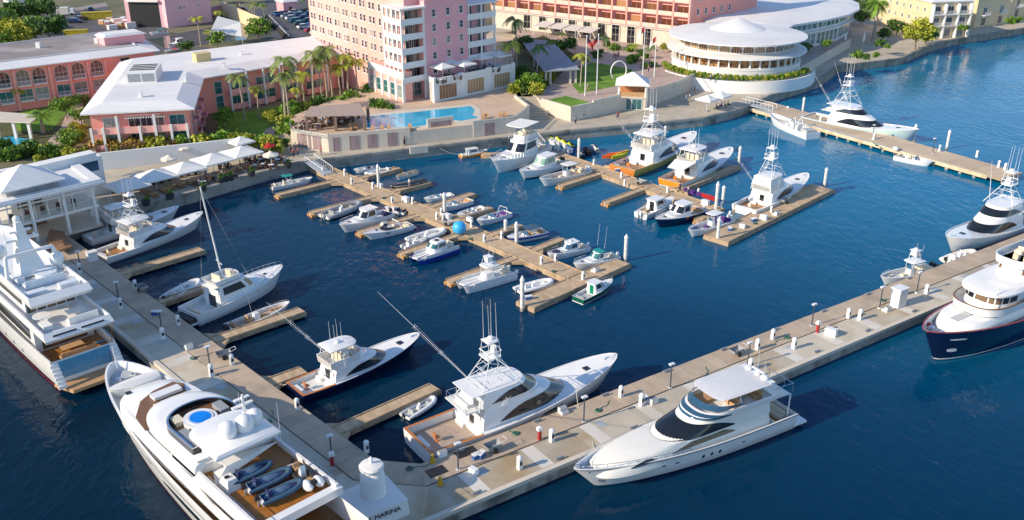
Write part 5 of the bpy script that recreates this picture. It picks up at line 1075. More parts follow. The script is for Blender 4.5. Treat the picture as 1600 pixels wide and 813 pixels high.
    for y in (-3.35,3.35): part('boat_deck_bulwark',MB().prism([(xa-.6,y-.12),(xb,y-.12),(xb,y+.12),(xa-.6,y+.12)],7.0,7.8),gel,t); r=MB().path([(xa-.4,y,8.3),(xb-2,y,8.3)],.03,4); [r.tube((xa-.4+k*1.1,y,7.8),(xa-.4+k*1.1,y,8.3),.025,n=4) for k in range(5)]; part('boat_deck_rail',r,chrome,t)
    part('aft_coaming',MB().box((xa-.45,0,7.05),(.7,7.4,.8)),gel,t)
    part('aft_bulkhead_panel',MB().box((xb+.02,0,7.8),(.06,6.4,1.5)),gel,t); 
    for k in range(4): part('bulkhead_port',MB().tube((xb-.06,-2.6+k*.8,8.0),(xb-.02,-2.6+k*.8,8.0),.16,n=10),glass,t)
    for k,(af,y,l) in enumerate(((30.8,-.55,3.6),(32.,.1,3.8),(33.1,.35,3.6))): pass
    for y in (3.1,): 
        m=MB().loft([[(xb-.3,2.2,7.2) for q in (0,)]+[(xb-.2,3.0,7.2),(xb-.2,1.4,7.2),(xb-2.0,1.5,7.2),(xb-2.2,3.0,7.2)],[(xb-.6,2.2,8.4)]+[(xb-.4,2.8,8.3),(xb-.5,1.7,8.5),(xb-1.7,1.7,8.2),(xb-1.8,-2.8,8.4)]]); part('covered_jetski',m,whitec,t)
        m=MB().box((xb-3.,2.2,7.65),(1.6,1.2,1.0),taper=.6); part('covered_jetski',m,whitec,t)
    for k,(x,y) in enumerate(((xa+.9,-1.7),(xa+.8,-2.6))): m=MB().ell((x,y,7.7),(.65,.4,.5)); part('life_raft',m,gel,t,smooth=60)
    # main deck side windows, aft main deck
    mh=House([(4.3,.16*L,X(12),X(16),3.35),(6.7,.16*L,X(12),X(16),3.3)],2.4); part('main_house',mh.body(MB(),cap=False),gel,t,smooth=50); part('main_side_window',mh.patch(MB(),1.98,1.02,5.5,6.45,n=12,t1=.5),glass,t)
    uh=House([(6.7,.28*L,X(14),X(18),3.36),(7.5,.28*L,X(14),X(18),3.36)],2.4)
    part('hull_window',H.patch(MB(),.36,.60,.50,.66,taper=.7,n=16),glass,t); part('hull_recess_line',H.patch(MB(),.12,.66,.80,.83,taper=.2,n=20),greyr,t)
    for q in (.795,.76): part('hull_port',H.patch(MB(),q,q+.016,.66,.78,taper=.5),glass,t)
    nm=MB()
    for q in (.715,.703,.691,.680,.666,.655,.645): H.patch(nm,q,q+.007,.70+.0*q,.76,taper=.2,n=2)
    part('hull_lettering',nm,greyr,t)
    part('main_aft_deck',MB().box((4.5,0,4.2),(9.,7.2,.12)),MT['orange_teak'],t)
    s=MB(); seat(s,(1.4,0,4.25),(.9,5,.45),.4); s.box((4.,0,4.7),(1.4,2.4,.1)); part('aft_sofa',s,creamc,t)
    return t
SY=superyacht(); d0=dA; bw=U(158,562,6.); sy_ang=ang(PB,PA); side=Vector((-dA.y,dA.x,0))
if side.dot(nA)>0: side=-side
b1=U(174,553,6.0); b2=bw+dA*32+side*1.65; e_=(b1-b2); e_.z=0; e_.normalize(); LA=math.atan2(e_.y,e_.x); SY.location=(b1.x-e_.x*44,b1.y-e_.y*44,0); SY.rotation_euler=(0,0,LA); SY.scale=(1,1,.86)
def on_sy(aft,lat,z):
    """a spot on the superyacht: metres aft of its bow, metres to port"""
    f=Vector((math.cos(LA),math.sin(LA),0)); l=Vector((-f.y,f.x,0)); b0=Vector(SY.location)+f*44.; return b0-f*aft+l*lat+Vector((0,0,z))
for af,lat,lab,l in ((26.9,.2,'blue covered tender nearest the covered jet skis on the superyacht boat deck',3.4),(28.7,-.2,'blue covered tender in the middle of three on the superyacht boat deck',3.6),(30.6,-.2,'blue covered tender nearest the aft coaming of the superyacht boat deck',3.4)):
    t=rib(lab,l,tube=mat('slate_blue_canvas',(.04,.10,.17)),inner=bluep,seats=navyc,motors=1,console=False,group='tenders carried on the white superyacht'); t.location=on_sy(af,lat+1.9,6.2); t.rotation_euler=(0,0,LA-R(90)-R(6)); 
    c=MB(); c.ell((l*.42,0,.5),(l*.38,.42,.28)); part('tender_cover',c,mat('blue_grey_cover',(.08,.14,.24),.8,.2,3),t,smooth=50)
t=rib('black tender with a tan seat on the superyacht boat deck beside the white rafts',3.4,tube=black,inner=teak,seats=tanc,motors=1,group='tenders carried on the white superyacht'); t.location=on_sy(28.6,-2.3,6.2); t.rotation_euler=(0,0,LA+R(175)); 

# ---------------------------------------------------------------- second superyacht ahead of it
def superyacht_b():
    L=42.;H=Hull(L,7.4,3.4,5.2,fine=2.2,bp=.66,tr=.90,rake=.07,flare=.3,tmax=.42,sp=2.)
    t=thing('superyacht','white superyacht with a red waterline, blue transom and stacked decks at the left edge','superyacht')
    part('hull',H.band(MB(),-.6,1,n=24),gel,t,smooth=50); part('red_waterline',H.band(MB(),-.04,.07,off=.015,nk=1),pinkred,t)
    md,mg=MB(),MB(); H.deck(md,mg,.0,.999,1.0,.16); part('main_deck',md,teak,t); part('bulwark',mg,gel,t)
    part('blue_transom',MB().loft([[(-.04,y,z),(-.34,y*.95,z2)] for y,z,z2 in ()]) if False else MB().box((-.1,0,2.3),(.12,5.2,1.9)),mat('transom_blue',(.10,.30,.48),.2,.1,coat=.5),t)
    part('swim_platform',MB().prism([(-2.4,-2.4),(.2,-3.3),(.2,3.3),(-2.4,2.4)],.5,.85),tanc,t)
    for y in (-3.0,3.0): st=MB(); [st.box((.0-.28*k,y,2.9-.36*k),(.3,.8,.36)) for k in range(6)]; part('transom_stair',st,gel,t)
    mh=House([(2.4,5.,34,26,3.0),(5.6,5.,32.5,26,2.9)],2.4); part('main_house',mh.body(MB(),cap=False),gel,t,smooth=50); part('main_side_window',mh.patch(MB(),1.95,1.05,3.6,4.8,n=12,t1=.5),glass,t); part('saloon_door',MB().box((4.97,0,3.7),(.05,4.6,2.2)),brglass,t)
    d=House([(5.5,-.2,33.5,27,3.3),(5.9,-.5,33.5,27,3.45),(6.5,.2,33.,27,3.35)],2.5); m=MB(); m.loft([d.ring(5.5),d.ring(5.9),d.ring(6.5),d.ring(6.5,-.15),d.ring(5.85,-.2)],True,(True,True)); part('upper_deck',m,gel,t,smooth=30)
    part('aft_slot',MB().box((-.2,-1.4,6.2),(.12,2.3,.14)).box((-.2,1.4,6.2),(.12,2.3,.14)),black,t)
    uh=House([(5.8,7.2,30,24,2.6),(8.2,7.2,28.5,24,2.5)],2.4); part('upper_house',uh.body(MB(),cap=False),gel,t,smooth=50); part('upper_side_window',uh.patch(MB(),1.95,1.0,6.8,7.8,n=12,t1=.5),glass,t)
    for k in range(5): part('aft_door',MB().box((7.17,-2.+k*1.,7.0),(.05,.85,1.9)),brglass if k<3 else glass,t)
    s=MB(); seat(s,(2.2,-1.3,5.85),(.8,3.0,.45),.35); s.box((3.8,-1.2,6.4),(1.2,1.8,.1)); s.box((2.8,2.2,6.15),(1.6,.9,.5)); part('deck_sofa',s,whitec,t); part('deck_table',MB().lathe([(.1,5.85),(.1,6.5),(.9,6.52),(.9,6.6)],(4.6,1.9,0),12),gel,t)
    e=House([(8.1,3.3,29.,23,3.0),(8.5,3.0,29,23,3.1),(9.1,3.8,28.5,23,3.0)],2.5); m=MB(); m.loft([e.ring(8.1),e.ring(8.5),e.ring(9.1),e.ring(9.1,-.15),e.ring(8.45,-.2)],True,(True,True)); part('sundeck',m,gel,t,smooth=30)
    s=MB(); s.box((5.6,1.6,8.75),(.9,1.9,.45)); s.box((5.6,-1.6,8.75),(.9,1.9,.45)); seat(s,(8.,0,8.5),(1.,4,.45),.4); seat(s,(10.5,1.8,8.5),(2.4,.8,.45),.3); s.lathe([(1.1,0),(1.1,.6)],(9.6,-.8,8.5),16); part('sundeck_sofa',s,mat('blue_white_seat',(.62,.68,.74),.7),t)
    tw=MB(); tw.loft([[(10.6,-1.4,8.6),(13.,-1.4,8.6),(13.,1.4,8.6),(10.6,1.4,8.6)],[(12,-.7,11.6),(13.4,-.7,11.6),(13.4,.7,11.6),(12,.7,11.6)],[(12.4,-.3,14.2),(13.2,-.3,14.2),(13.2,.3,14.2),(12.4,.3,14.2)]]); tw.box((12.6,0,12.3),(.5,3.4,.25)).box((12.6,0,13.2),(.4,2.2,.2)); part('radar_mast',tw,gel,t,smooth=30)
    part('mast_arch',MB().path([(10.5,-2.8,8.6),(11.,-2.4,11.2),(11.,2.4,11.2),(10.5,2.8,8.6)],.22,8),gel,t,smooth=50)
    for x,y,r,z in ((11.,-2.6,.75,9.2),(12.5,2.4,.75,11.0),(13,0,.4,14.1)): m=MB().lathe([(r*.6,-.3),(r*.95,.1),(r,r*.8),(r*.8,r*1.4),(.03,r*1.75)],(x,y,z),14); part('satellite_dome',m,gel,t,smooth=60)
    for y in (-1.2,-.4,.5): part('radar_scanner',MB().box((12.2,y,12.6),(.2,.12,.5)),gel,t)
    antennas(t,[((12.5,y,12.3),3.,(0,0)) for y in (-1.6,1.6)],r=.03)
    s=MB(); seat(s,(1.6,0,2.45),(.8,3.6,.45),.4); s.box((3.2,0,2.9),(1.1,2.2,.1)); part('aft_sofa',s,tanc,t)
    for q in (.2,.26,.32,.38,.44,.5): part('porthole',H.patch(MB(),q,q+.008,.38,.5,taper=.5),glass,t)
    part('ensign_staff',MB().tube((.1,-3.0,3.4),(-1.,-3.0,6.0),.05,.03,6),teakv,t)
    r=MB(); H.rail(r,0,.98,.35,.08,30,.025); part('bulwark_rail',r,chrome,t)
    return t
t=superyacht_b(); p=U(120,600,0)+side*(-.0)
s0=U(120,600,0)+dA*0.2+side*1.2; t.location=(s0.x,s0.y,0); t.rotation_euler=(0,0,LA)
gz=MB(); gz.prism([(0,-1.2),(3.2,-1.2),(3.2,1.2),(0,1.2)],0,.5); solo('blue_passerelle',gz.box((.3,0,.9),(.3,2.2,.9)),mat('transom_blue',(0,0,0)),'blue boarding platform with a raised end on the pier between the two superyachts','boarding ramp',U(152,556,ZP),LA)
# ---------------------------------------------------------------- buildings
def prx(v):
    zc=v[1]*math.cos(PIT)-(v[2]-CH)*math.sin(PIT); return 800+FOC*v[0]/zc
def dist_to(C,a,px,z=None):
    """metres from C in direction a until the photograph's column px is reached"""
    z=C[2] if z is None else z; lo,hi=-120,120
    f=lambda t: prx((C[0]+t*math.cos(a),C[1]+t*math.sin(a),z))
    s=1 if f(1)>f(0) else -1
    for _ in range(50):
        m=(lo+hi)/2
        if s*(f(m)-px)<0: lo=m
        else: hi=m
    return (lo+hi)/2
def win_mesh(nm,w,h,gm,fm,bars=(1,1),arch=False,fw=.08,d=.08,sill=True):
    """frame, glazing bars and glass of one window; x across, z up, facing -y"""
    V=[];F=[];M=[]
    def add(mb,mi):
        o=len(V); V.extend(mb.v); F.extend([tuple(i+o for i in f) for f in mb.f]); M.extend([mi]*len(mb.f))
    g=MB()
    if arch:
        n=10; pts=[(-w/2,0,0),(w/2,0,0)]+[(w/2*math.cos(math.pi*i/n),0,h-w/2+w/2*math.sin(math.pi*i/n)) for i in range(n+1)]
        g.add([(x,-.03,z) for x,y,z in pts],[tuple(range(len(pts)))]); add(g,0)
        b=MB(); P=[(w/2*math.cos(math.pi*i/n),-.05,h-w/2+w/2*math.sin(math.pi*i/n)) for i in range(n+1)]; P=[(w/2,-.05,0)]+P+[(-w/2,-.05,0)]
        b.path(P,fw*.7,4); add(b,1)
    else:
        g.box((0,-.02,h/2),(w,.02,h)); add(g,0)
        b=MB(); b.box((-w/2,-.04,h/2),(fw,d,h+fw)); b.box((w/2,-.04,h/2),(fw,d,h+fw)); b.box((0,-.04,h),(w,d,fw)); b.box((0,-.04,0),(w,d,fw))
        if sill: b.box((0,-.08,-.08),(w+.25,.2,.1))
        add(b,1)
    b=MB()
    for i in range(1,bars[0]): b.box((-w/2+w*i/bars[0],-.04,h/2),(.045,.03,h*.96))
    for i in range(1,bars[1]): b.box((0,-.04,h*i/bars[1]),(w,.03,.045))
    if b.v: add(b,1)
    me=bpy.data.meshes.new(nm); me.from_pydata(V,[],F); me.materials.append(gm); me.materials.append(fm)
    for p,i in zip(me.polygons,M): p.material_index=i
    import bmesh as _b
    bm=_b.new(); bm.from_mesh(me); _b.ops.recalc_face_normals(bm,faces=bm.faces); bm.to_mesh(me); bm.free(); return me
def put(name,me,root,A,B,s,z,out=.015):
    e=Vector((B[0]-A[0],B[1]-A[1],0)).normalized(); n=Vector((e.y,-e.x,0)); o=bpy.data.objects.new(name,me); SC.collection.objects.link(o)
    o.parent=root; o.location=Vector((A[0],A[1],z))+e*s+n*out-Vector(root['_w']); o.rotation_euler=(0,0,math.atan2(e.y,e.x)); return o
def row(name,me,root,A,B,n,zs,m0=1.5,m1=1.5,out=.015):
    L=math.hypot(B[0]-A[0],B[1]-A[1])
    for z in zs:
        for i in range(n): put(name,me,root,A,B,m0+(L-m0-m1)*(i+.5)/n,z,out)
def pt(C,*st):
    v=Vector((C[0],C[1],0))
    for a,d in st: v+=Vector((math.cos(a),math.sin(a),0))*d
    return v
def obox(mb,A,B,s0,s1,d0,d1,z0,z1):
    """block along A-B from s0 to s1, standing d0..d1 metres out of that wall"""
    e=Vector((B[0]-A[0],B[1]-A[1],0)).normalized(); n=Vector((e.y,-e.x,0)); A=Vector((A[0],A[1],0))
    mb.prism([A+e*s0+n*d1,A+e*s1+n*d1,A+e*s1+n*d0,A+e*s0+n*d0],z0,z1); return mb
def balcony(root,A,B,s0,s1,d,z,h=1.05,solid=None,slabm=None,posts=True,nm='balcony'):
    b=MB(); obox(b,A,B,s0,s1,0.02,d,z-.22,z); o=part(nm,b,slabm or whitest,root)
    r=MB(); obox(r,A,B,s0,s1,d-.1,d-.02,z+h-.08,z+h); 
    if solid: obox(r,A,B,s0,s1,d-.09,d-.03,z+.02,z+h-.08)
    else:
        k=s0+.1
        while k<s1: obox(r,A,B,k,k+.05,d-.08,d-.04,z,z+h-.08); k+=.28
    p=bpy.data.objects.new('balustrade',mesh('balustrade',r,solid or alu)); SC.collection.objects.link(p); p.parent=o
    return o
W_tall=win_mesh('sash_window',.95,1.45,wglass,whitest,(1,2)); W_arch=win_mesh('arched_window',2.6,3.2,wglass,whitest,(3,2),arch=True); W_big=win_mesh('shop_window',4.6,2.9,wamber,whitest,(6,1),sill=False)
W_teal=win_mesh('glazing_bay',1.7,2.6,wteal,whitest,(1,2),sill=False); W_door=win_mesh('balcony_door',2.0,2.2,wglass,whitest,(2,1),sill=False); W_slide=win_mesh('sliding_door',2.6,2.2,wteal,whitest,(2,1),sill=False)
W_small=win_mesh('small_window',.8,1.1,wglass,whitest,(2,2)); W_arcade=win_mesh('arcade_opening',2.5,5.2,glass,limestone,(2,3),arch=True,fw=.25); W_red=win_mesh('guest_room_bay',3.1,2.3,panes('room_glass',(.14,.05,.03),(.55,.30,.14),.5),pinkpale,(2,1),sill=False)
W_low=win_mesh('arched_light',2.4,1.7,wamber,whitest,(4,1),arch=True)
# --- hotel tower
C=U(632,161,ZU); aR=R(44); aL=R(126)
tw=thing('hotel_tower','tall pink hotel tower with white corner balconies and a roof terrace, behind the pool','hotel',(C.x,C.y,ZU),0,world=True)
dR=dist_to(C,aR,665,15); dF=dist_to(C,aR,731,15); dE=dist_to(C,aR,775,15); dLb=-dist_to(C,aL+math.pi,600,15) if False else dist_to(C,aL,601,15)
ZT=31.; fl=[8.3,11.2,14.0,16.8,19.7]; ZBR=22.5
cR=pt(C,(aR,dR)); cF=pt(C,(aR,dF)); cE=pt(C,(aR,dE)); inn=2.6
K0=pt(C,(aR,dR),(aL,inn)); K=pt(C,(aR,inn),(aL,inn)); K1=pt(C,(aL,dLb),(aR,inn)); farL=pt(C,(aR,inn),(aL,48))
back=pt(C,(aR,dF),(aL,16)); bk2=pt(C,(aR,inn+14),(aL,48))
part('wall',MB().prism([K,pt(C,(aR,dR-.02),(aL,inn)),cR,cF,back,pt(C,(aR,inn+14),(aL,16)),bk2,farL],ZQ,ZBR+1.8),pinkmauve,tw)
# left wall peach, right wall rose: sun and shade put into the stucco colour
m=MB(); obox(m,farL,K,0,(K-farL).length,.0,.06,ZQ,ZT); part('side_wall',m,pinkpale,tw)
m=MB(); m.prism([pt(C,(aR,dR+.3),(aL,1.6)),pt(C,(aR,dF-.3),(aL,1.6)),back,pt(C,(aR,inn+14),(aL,16)),bk2,farL,pt(C,(aR,inn+.05),(aL,inn+4))],ZBR+1.8,ZT); part('upper_wall',m,pinkpale,tw)
m=MB(); m.prism([pt(C,(aR,dR-.5),(aL,-.5)),pt(C,(aR,dF+.5),(aL,-.5)),pt(C,(aR,dF+.5),(aL,4)),pt(C,(aR,dR-.5),(aL,4))],ZBR+1.5,ZBR+1.9,[pt(C,(aR,dR+2.5),(aL,2.)),pt(C,(aR,dF-2.5),(aL,2.)),pt(C,(aR,dF-2.5),(aL,4)),pt(C,(aR,dR+2.5),(aL,4))]); part('cornice',m,whitest,tw)
L1=(K-farL).length
for z in [f+.9 for f in (5.5,8.3,11.2,14.0,16.8,19.7,22.6,25.5)]:
    s=1.6
    while s<L1-4.5: put('sash_window',W_tall,tw,farL,K,s,z,.09); put('sash_window',W_tall,tw,farL,K,s+1.55,z,.09); s+=4.2
for z in [f+.8 for f in fl]:
    for q in (.2,.53,.84): put('sash_window',W_tall,tw,cR,cF,(dF-dR)*q,z,.03)
    
# corner balcony stack
A1=pt(C,(aL,dLb)); 
part('balcony_roof',MB().prism([pt(A1,(aL,.4),(aR,-.4)),pt(C,(aL,-.4),(aR,-.4)),pt(cR,(aR,.2),(aL,-.4)),pt(cR,(aR,.2),(aL,inn+.5)),pt(K,(aL,.0)),pt(A1,(aL,.4),(aR,inn+.3))],ZBR,ZBR+.3),whitest,tw)
for z in fl+[5.2]:
    if z>6: o=part('balcony',MB().prism([A1,C,cR,K0,K,K1],z-.22,z),whitest,tw)
    r=MB(); obox(r,A1,C,0,dLb,-.12,-.02,z+.02,z+1.0); obox(r,C,cR,0,dR,-.12,-.02,z+.02,z+1.0)
    if z>6: p=part('balustrade',r,whitest,tw)
    if z>6:
        for q in (.25,.7): put('balcony_door',W_door,tw,K1,K,(dLb-inn)*q+.2,z,.02); put('balcony_door',W_door,tw,K,K0,(dR-inn)*q,z,.02)
        s_=MB(); f0=pt(C,(aR,1.2),(aL,1.2)); s_.box((f0.x,f0.y,z+.35),(.7,.7,.7)); f0=pt(C,(aR,3.2),(aL,1.)); s_.box((f0.x,f0.y,z+.3),(.9,.6,.6)); part('balcony_chair',s_,tanc,tw)
for P_ in [C,cR,A1,pt(C,(aL,dLb/2)),pt(C,(aL,dLb*.25)),pt(C,(aL,dLb*.75))]+([]):
    q=pt(P_); a_=aL if P_ is not cR else aR; q=pt(q,(aR,.2 if P_ is not cR else -.2),(aL,.2))
    part('column',MB().box((q.x,q.y,(ZU+ZBR)/2),(.36,.36,ZBR-ZU),aR),whitest,tw)
m=MB()
for k in range(3): q=pt(C,(aL,.2),(aR,.2)); 
# right-hand balcony stack
Z2=ZBR-.8; dBk=3.2
part('side_balcony_roof',MB().prism([pt(cF,(aL,-.4)),pt(cE,(aL,-.4),(aR,.4)),pt(cE,(aL,5),(aR,.4)),pt(cF,(aL,5))],Z2,Z2+.3),whitest,tw)
part('side_balcony_wall',MB().prism([pt(cF,(aL,dBk)),pt(cE,(aL,dBk),(aR,-.4)),pt(cE,(aL,12),(aR,-.4)),pt(cF,(aL,12))],ZQ,Z2),pinkmauve,tw)
for z in [11.2-.8,14.0-.8,16.8-.8,19.7-.8]:
    part('side_balcony',MB().prism([cF,cE,pt(cE,(aL,dBk)),pt(cF,(aL,dBk))],z-.22,z),whitest,tw)
    r=MB(); obox(r,cF,cE,0,dE-dF,-.1,-.02,z+.0,z+1.05); part('side_balustrade',r,whitest,tw)
    for q in (.3,.75): put('balcony_door',W_door,tw,pt(cF,(aL,dBk)),pt(cE,(aL,dBk)),(dE-dF)*q,z,.02)
for q in (.05,.5,.96): c_=pt(cF,(aR,(dE-dF)*q),(aL,.2)); part('side_column',MB().box((c_.x,c_.y,(ZU+Z2)/2),(.3,.3,Z2-ZU),aR),whitest,tw)
# podium
P1=U(678,161,ZU); P2=U(804,134,ZU); aP=ang(P1,P2); ZPT=9.1
pod=[P1,P2,pt(P2,(aL,9)),pt(C,(aR,dR),(aL,3)),cR]
part('podium_wall',MB().prism(pod,ZQ,ZPT-1),whitest,tw); part('roof_terrace',MB().prism(pod,ZPT-1,ZPT-.96),deckgrey,tw)
m=MB(); LP=(P2-P1).length; obox(m,P1,P2,0,LP,-.3,.0,ZPT-1,ZPT); 
for k in range(4): obox(m,P1,P2,max(0,LP*k/3-.6),min(LP,LP*k/3+.6),-.4,.18,ZQ+2,ZPT+.25)
part('podium_parapet',m,whitest,tw)
for k in range(3): put('shop_window',W_big,tw,P1,P2,LP*(k+.5)/3,ZU+.4,.03)
m=MB(); obox(m,cR,P1,0,(P1-Vector((cR.x,cR.y,ZU))).length,-.3,0,ZU,ZPT); part('podium_end_wall',m,whitest,tw)
A2=pt(C,(aL,dist_to(C,aL,576,8))); 
part('arcade_wing',MB().prism([A2,pt(C,(aL,.3)),pt(C,(aL,.3),(aR,2.4)),pt(A2,(aR,6))],ZQ,ZPT+1.2),pinkpale,tw)
m=MB(); L2=(A2-Vector((C.x,C.y,0))).length; obox(m,A2,C,0,L2-.3,.0,.12,ZPT-.2,ZPT+1.3)
for k in range(6): obox(m,A2,C,max(0,L2*k/5-.35),min(L2,L2*k/5+.35),.0,.2,ZQ+2,ZPT-.2)
part('pilaster_front',m,whitest,tw)
for k in range(5): put('glazing_bay',W_teal,tw,A2,C,L2*(k+.5)/5,ZU+.8,.03)
for q in (.25,.6): put('glazing_bay',W_teal,tw,K,K0,(dR-inn)*q+.6,ZU+.3,.03)
# --- low pink wing with the white roof
zr=9.2
pr=[(125,181),(304,172),(319,124),(537,86),(505,59),(187,99)]
RP=[U(x,y,zr) for x,y in pr]; wg=thing('hotel_wing','low pink hotel wing with a broad white roof and front balconies, above the umbrella terrace','hotel',(RP[0].x,RP[0].y,ZQ),0,world=True)
wl=[Vector((*q,0)) for q in inset(RP,1.3)]
part('wall',MB().prism(wl,ZQ-.2,zr),pink,wg)
rt=inset(RP,3.2); part('roof',MB().prism(RP,zr,zr+.25).prism(RP,zr+.25,zr+1.3,rt),roofw,wg)
A,B=wl[0],wl[1]; L=(B-A).length
for z in (3.0,6.0):
    balcony(wg,A,B,.0,L,1.9,z,h=.95,solid=pinkpale,slabm=pinkpale)
    for q,me in ((.2,W_slide),(.44,W_door),(.56,W_door),(.68,W_door),(.88,W_slide)): put(me.name,me,wg,A,B,L*q,z+.05,.03)
for q in (0.01,.13,.28,.5,.66,.82,.985):
    m=MB(); obox(m,A,B,L*q-.2,L*q+.2,1.75,2.1,ZQ,7.0 if q not in (.28,.66) else zr-.3); part('balcony_column',m,whitest,wg)
aw=MB(); e=(B-A).normalized(); n=Vector((e.y,-e.x,0))
for k in range(16): q=A+e*(L*.36+k*.42); aw.prism([q+n*.1,q+e*.2+n*.1,q+e*.2+n*1.3,q+n*1.3],8.2,8.3)
part('slatted_canopy',aw,whitest,wg)
m=MB(); obox(m,A,B,L*.34,L*.72,.05,.4,8.35,8.75); part('canopy_beam',m,pinkpale,wg)
A,B=wl[2],wl[3]; L=(B-A).length
for z in (2.2,5.2):
    s=6.
    while s<L-4:
        balcony(wg,A,B,s,s+4.2,1.5,z,h=1.,solid=pinkpale,slabm=pinkpale); put('sliding_door',W_slide,wg,A,B,s+2.1,z+.05,.03); s+=6.2
s=4.2
while s<L-2:
    for z in (2.4,5.4): put('glazing_bay',W_teal,wg,A,B,s,z,.03)
    s+=6.2
s=9.6
for k in range(8):
    if 5.8+k*6.2/2<L: m=MB(); obox(m,A,B,5.8+k*4.,6.15+k*4.,1.5,1.8,ZQ,zr); part('verandah_post',m,whitest,wg)
A,B=wl[1],wl[2]; L=(B-A).length
for z in (3.0,6.0):
    for q in (.25,.55,.82): balcony(wg,A,B,L*q-1.6,L*q+1.6,1.4,z,h=.95,solid=mat('shaded_pink_balcony',(.55,.30,.40),.8),slabm=pinkmauve); put('sliding_door',W_slide,wg,A,B,L*q,z+.05,.03)  # side turned from the sun: its shade is put into the balcony colour
# roof plant: louvred monitor, crate, vents
ce=U(227,122,zr+1.3); an=ang(RP[0],RP[1]); m=MB().box((ce.x,ce.y,zr+2.3),(5.4,9,2.0),an); part('roof_monitor',m,whitest,wg)
for k in range(4): q=pt(ce,(an+R(90),-2.0+k*1.6)); part('monitor_louvre',MB().box((q.x,q.y,zr+3.33),(4.6,.8,.05),an),black,wg)
for k in (-1,1): q=pt(ce,(an+R(90),-4.52),(an,k*1.25)); part('monitor_grille',MB().box((q.x,q.y,zr+2.3),(2.2,.05,1.5),an),greyr,wg)
q=U(316,95,zr+1.3); part('roof_air_unit',MB().box((q.x,q.y,zr+2.1),(3.2,2.2,1.6),R(40)).box((q.x,q.y,zr+2.95),(3.3,2.3,.1),R(40)),mat('straw_unit',(.6,.5,.25),.8,.15,3),wg)
for x,y in ((376,86),(220,152),(290,128),(350,105)): q=U(x,y,zr+1.3); part('roof_vent',MB().box((q.x,q.y,zr+1.75),(.5,.5,.9)).box((q.x,q.y,zr+2.25),(.8,.8,.12)),alu,wg)
# --- back left pink wing
zb=10.5; PB_=[(-60,119),(250,80),(205,48),(-60,79)]; RB=[U(x,y,zb) for x,y in PB_]; bw_=thing('hotel_wing','long pink hotel wing with arched balconies and a stained grey roof, at the far left','hotel',(RB[1].x,RB[1].y,ZQ),0,world=True)
wb=[Vector((*q,0)) for q in inset(RB,1.2)]; part('wall',MB().prism(wb,ZQ-.2,zb),pink,bw_)
part('roof',MB().prism(RB,zb,zb+.2).prism(RB,zb+.2,zb+1.,inset(RB,4.)),roofw,bw_); part('flat_roof',MB().prism(inset(RB,4.05),zb+1.,zb+1.02),roofg,bw_)
ec=inset(RB,4.2); m=MB()
for i in range(4): m.prism([ec[i],ec[(i+1)%4],inset(RB,4.4)[(i+1)%4],inset(RB,4.4)[i]],zb+.9,zb+1.25)
part('roof_kerb',m,whitest,bw_)
A,B=wb[0],wb[1]; L=(B-A).length
xs=[7,38,63,97,124,153]
for x in [-18]+xs:
    s=dist_to(A,ang(A,B),x,7.0)
    put('arched_balcony',W_arch,bw_,A,B,s,6.9,.03); balcony(bw_,A,B,s-1.3,s+1.3,.7,6.9,h=.9)
    put('balcony_door',W_slide,bw_,A,B,s,3.8,.03); balcony(bw_,A,B,s-1.3,s+1.3,.7,3.7,h=.9)
for x in (24,80,110,139,166): s=dist_to(A,ang(A,B),x,7.); m=MB(); obox(m,A,B,s-.25,s+.25,0,.3,ZQ,10.); part('pilaster',m,pinkpale,bw_)
put('sash_window',W_door,bw_,A,B,dist_to(A,ang(A,B),196,8.5),7.7,.03)
q=U(190,66,zb+1.); part('roof_penthouse',MB().box((q.x,q.y,zb+1.9),(9,5.,1.8),R(41)),pinkmauve,bw_); part('penthouse_roof',MB().box((q.x,q.y,zb+3.),(9.8,5.8,.5),R(41),taper=.8),roofw,bw_)
for x,y in ((61,75),(152,68)): q=U(x,y,zb+1.); part('roof_vent',MB().box((q.x,q.y,zb+1.6),(.9,.9,1.2)),alu,bw_)
# --- central pink hotel with the arcade
D0=U(770,40,ZU); D1=U(1075,79,ZU); D1.z=ZU; e=(D1-D0).normalized(); nb=Vector((-e.y,e.x,0)); 
ch=thing('hotel_block','long peach pink hotel block with a stone arcade below rows of lit guest balconies','hotel',(D0.x,D0.y,ZU),0,world=True)
Lc=(D1-D0).length; zz=8.8; E0=D0+nb*16; E1=D1+nb*16
part('arcade_wall',MB().prism([D0,D1,E1,E0],ZU-.5,zz),limestone,ch); part('wall',MB().prism([D0+nb*.4,D1+nb*.4,E1,E0],zz,zz+18),pinkpale,ch)
m=MB(); obox(m,D0,D1,0,Lc,-.4,.5,zz-.1,zz+.25); part('string_course',m,whitest,ch)
s=3.; xs=[824,848,872,894,917,940,962,986,1011]
for x in xs: s=dist_to(D0,ang(D0,D1),x,6); put('arcade_opening',W_arcade,ch,D0,D1,s,ZU+.02 if x>950 else ZU+.6,.04)
nb_=14; 
for j in range(4):
    z=zz+.5+j*3.45
    m=MB(); obox(m,D0,D1,0,Lc,-.4,.9,z-.2,z); part('balcony_slab',m,pinkpale,ch)
    for i in range(nb_):
        a0=Lc*i/nb_; put('guest_room_bay',W_red,ch,D0+nb*.4,D1+nb*.4,a0+Lc/nb_/2,z+.05,.03)
        r=MB(); obox(r,D0,D1,a0+.3,a0+Lc/nb_-.3,.75,.85,z,z+.95); part('balustrade',r,limestone,ch)
for i in range(nb_+1): m=MB(); obox(m,D0,D1,max(0,Lc*i/nb_-.2),Lc*i/nb_+.2,-.4,.9,zz+.25,zz+14.5); part('pier',m,pinkpale,ch)
aw=thing('awning_row','row of four pale sloping canopies in front of the stone arcade','awning',(D0.x,D0.y,ZU),0,world=True)
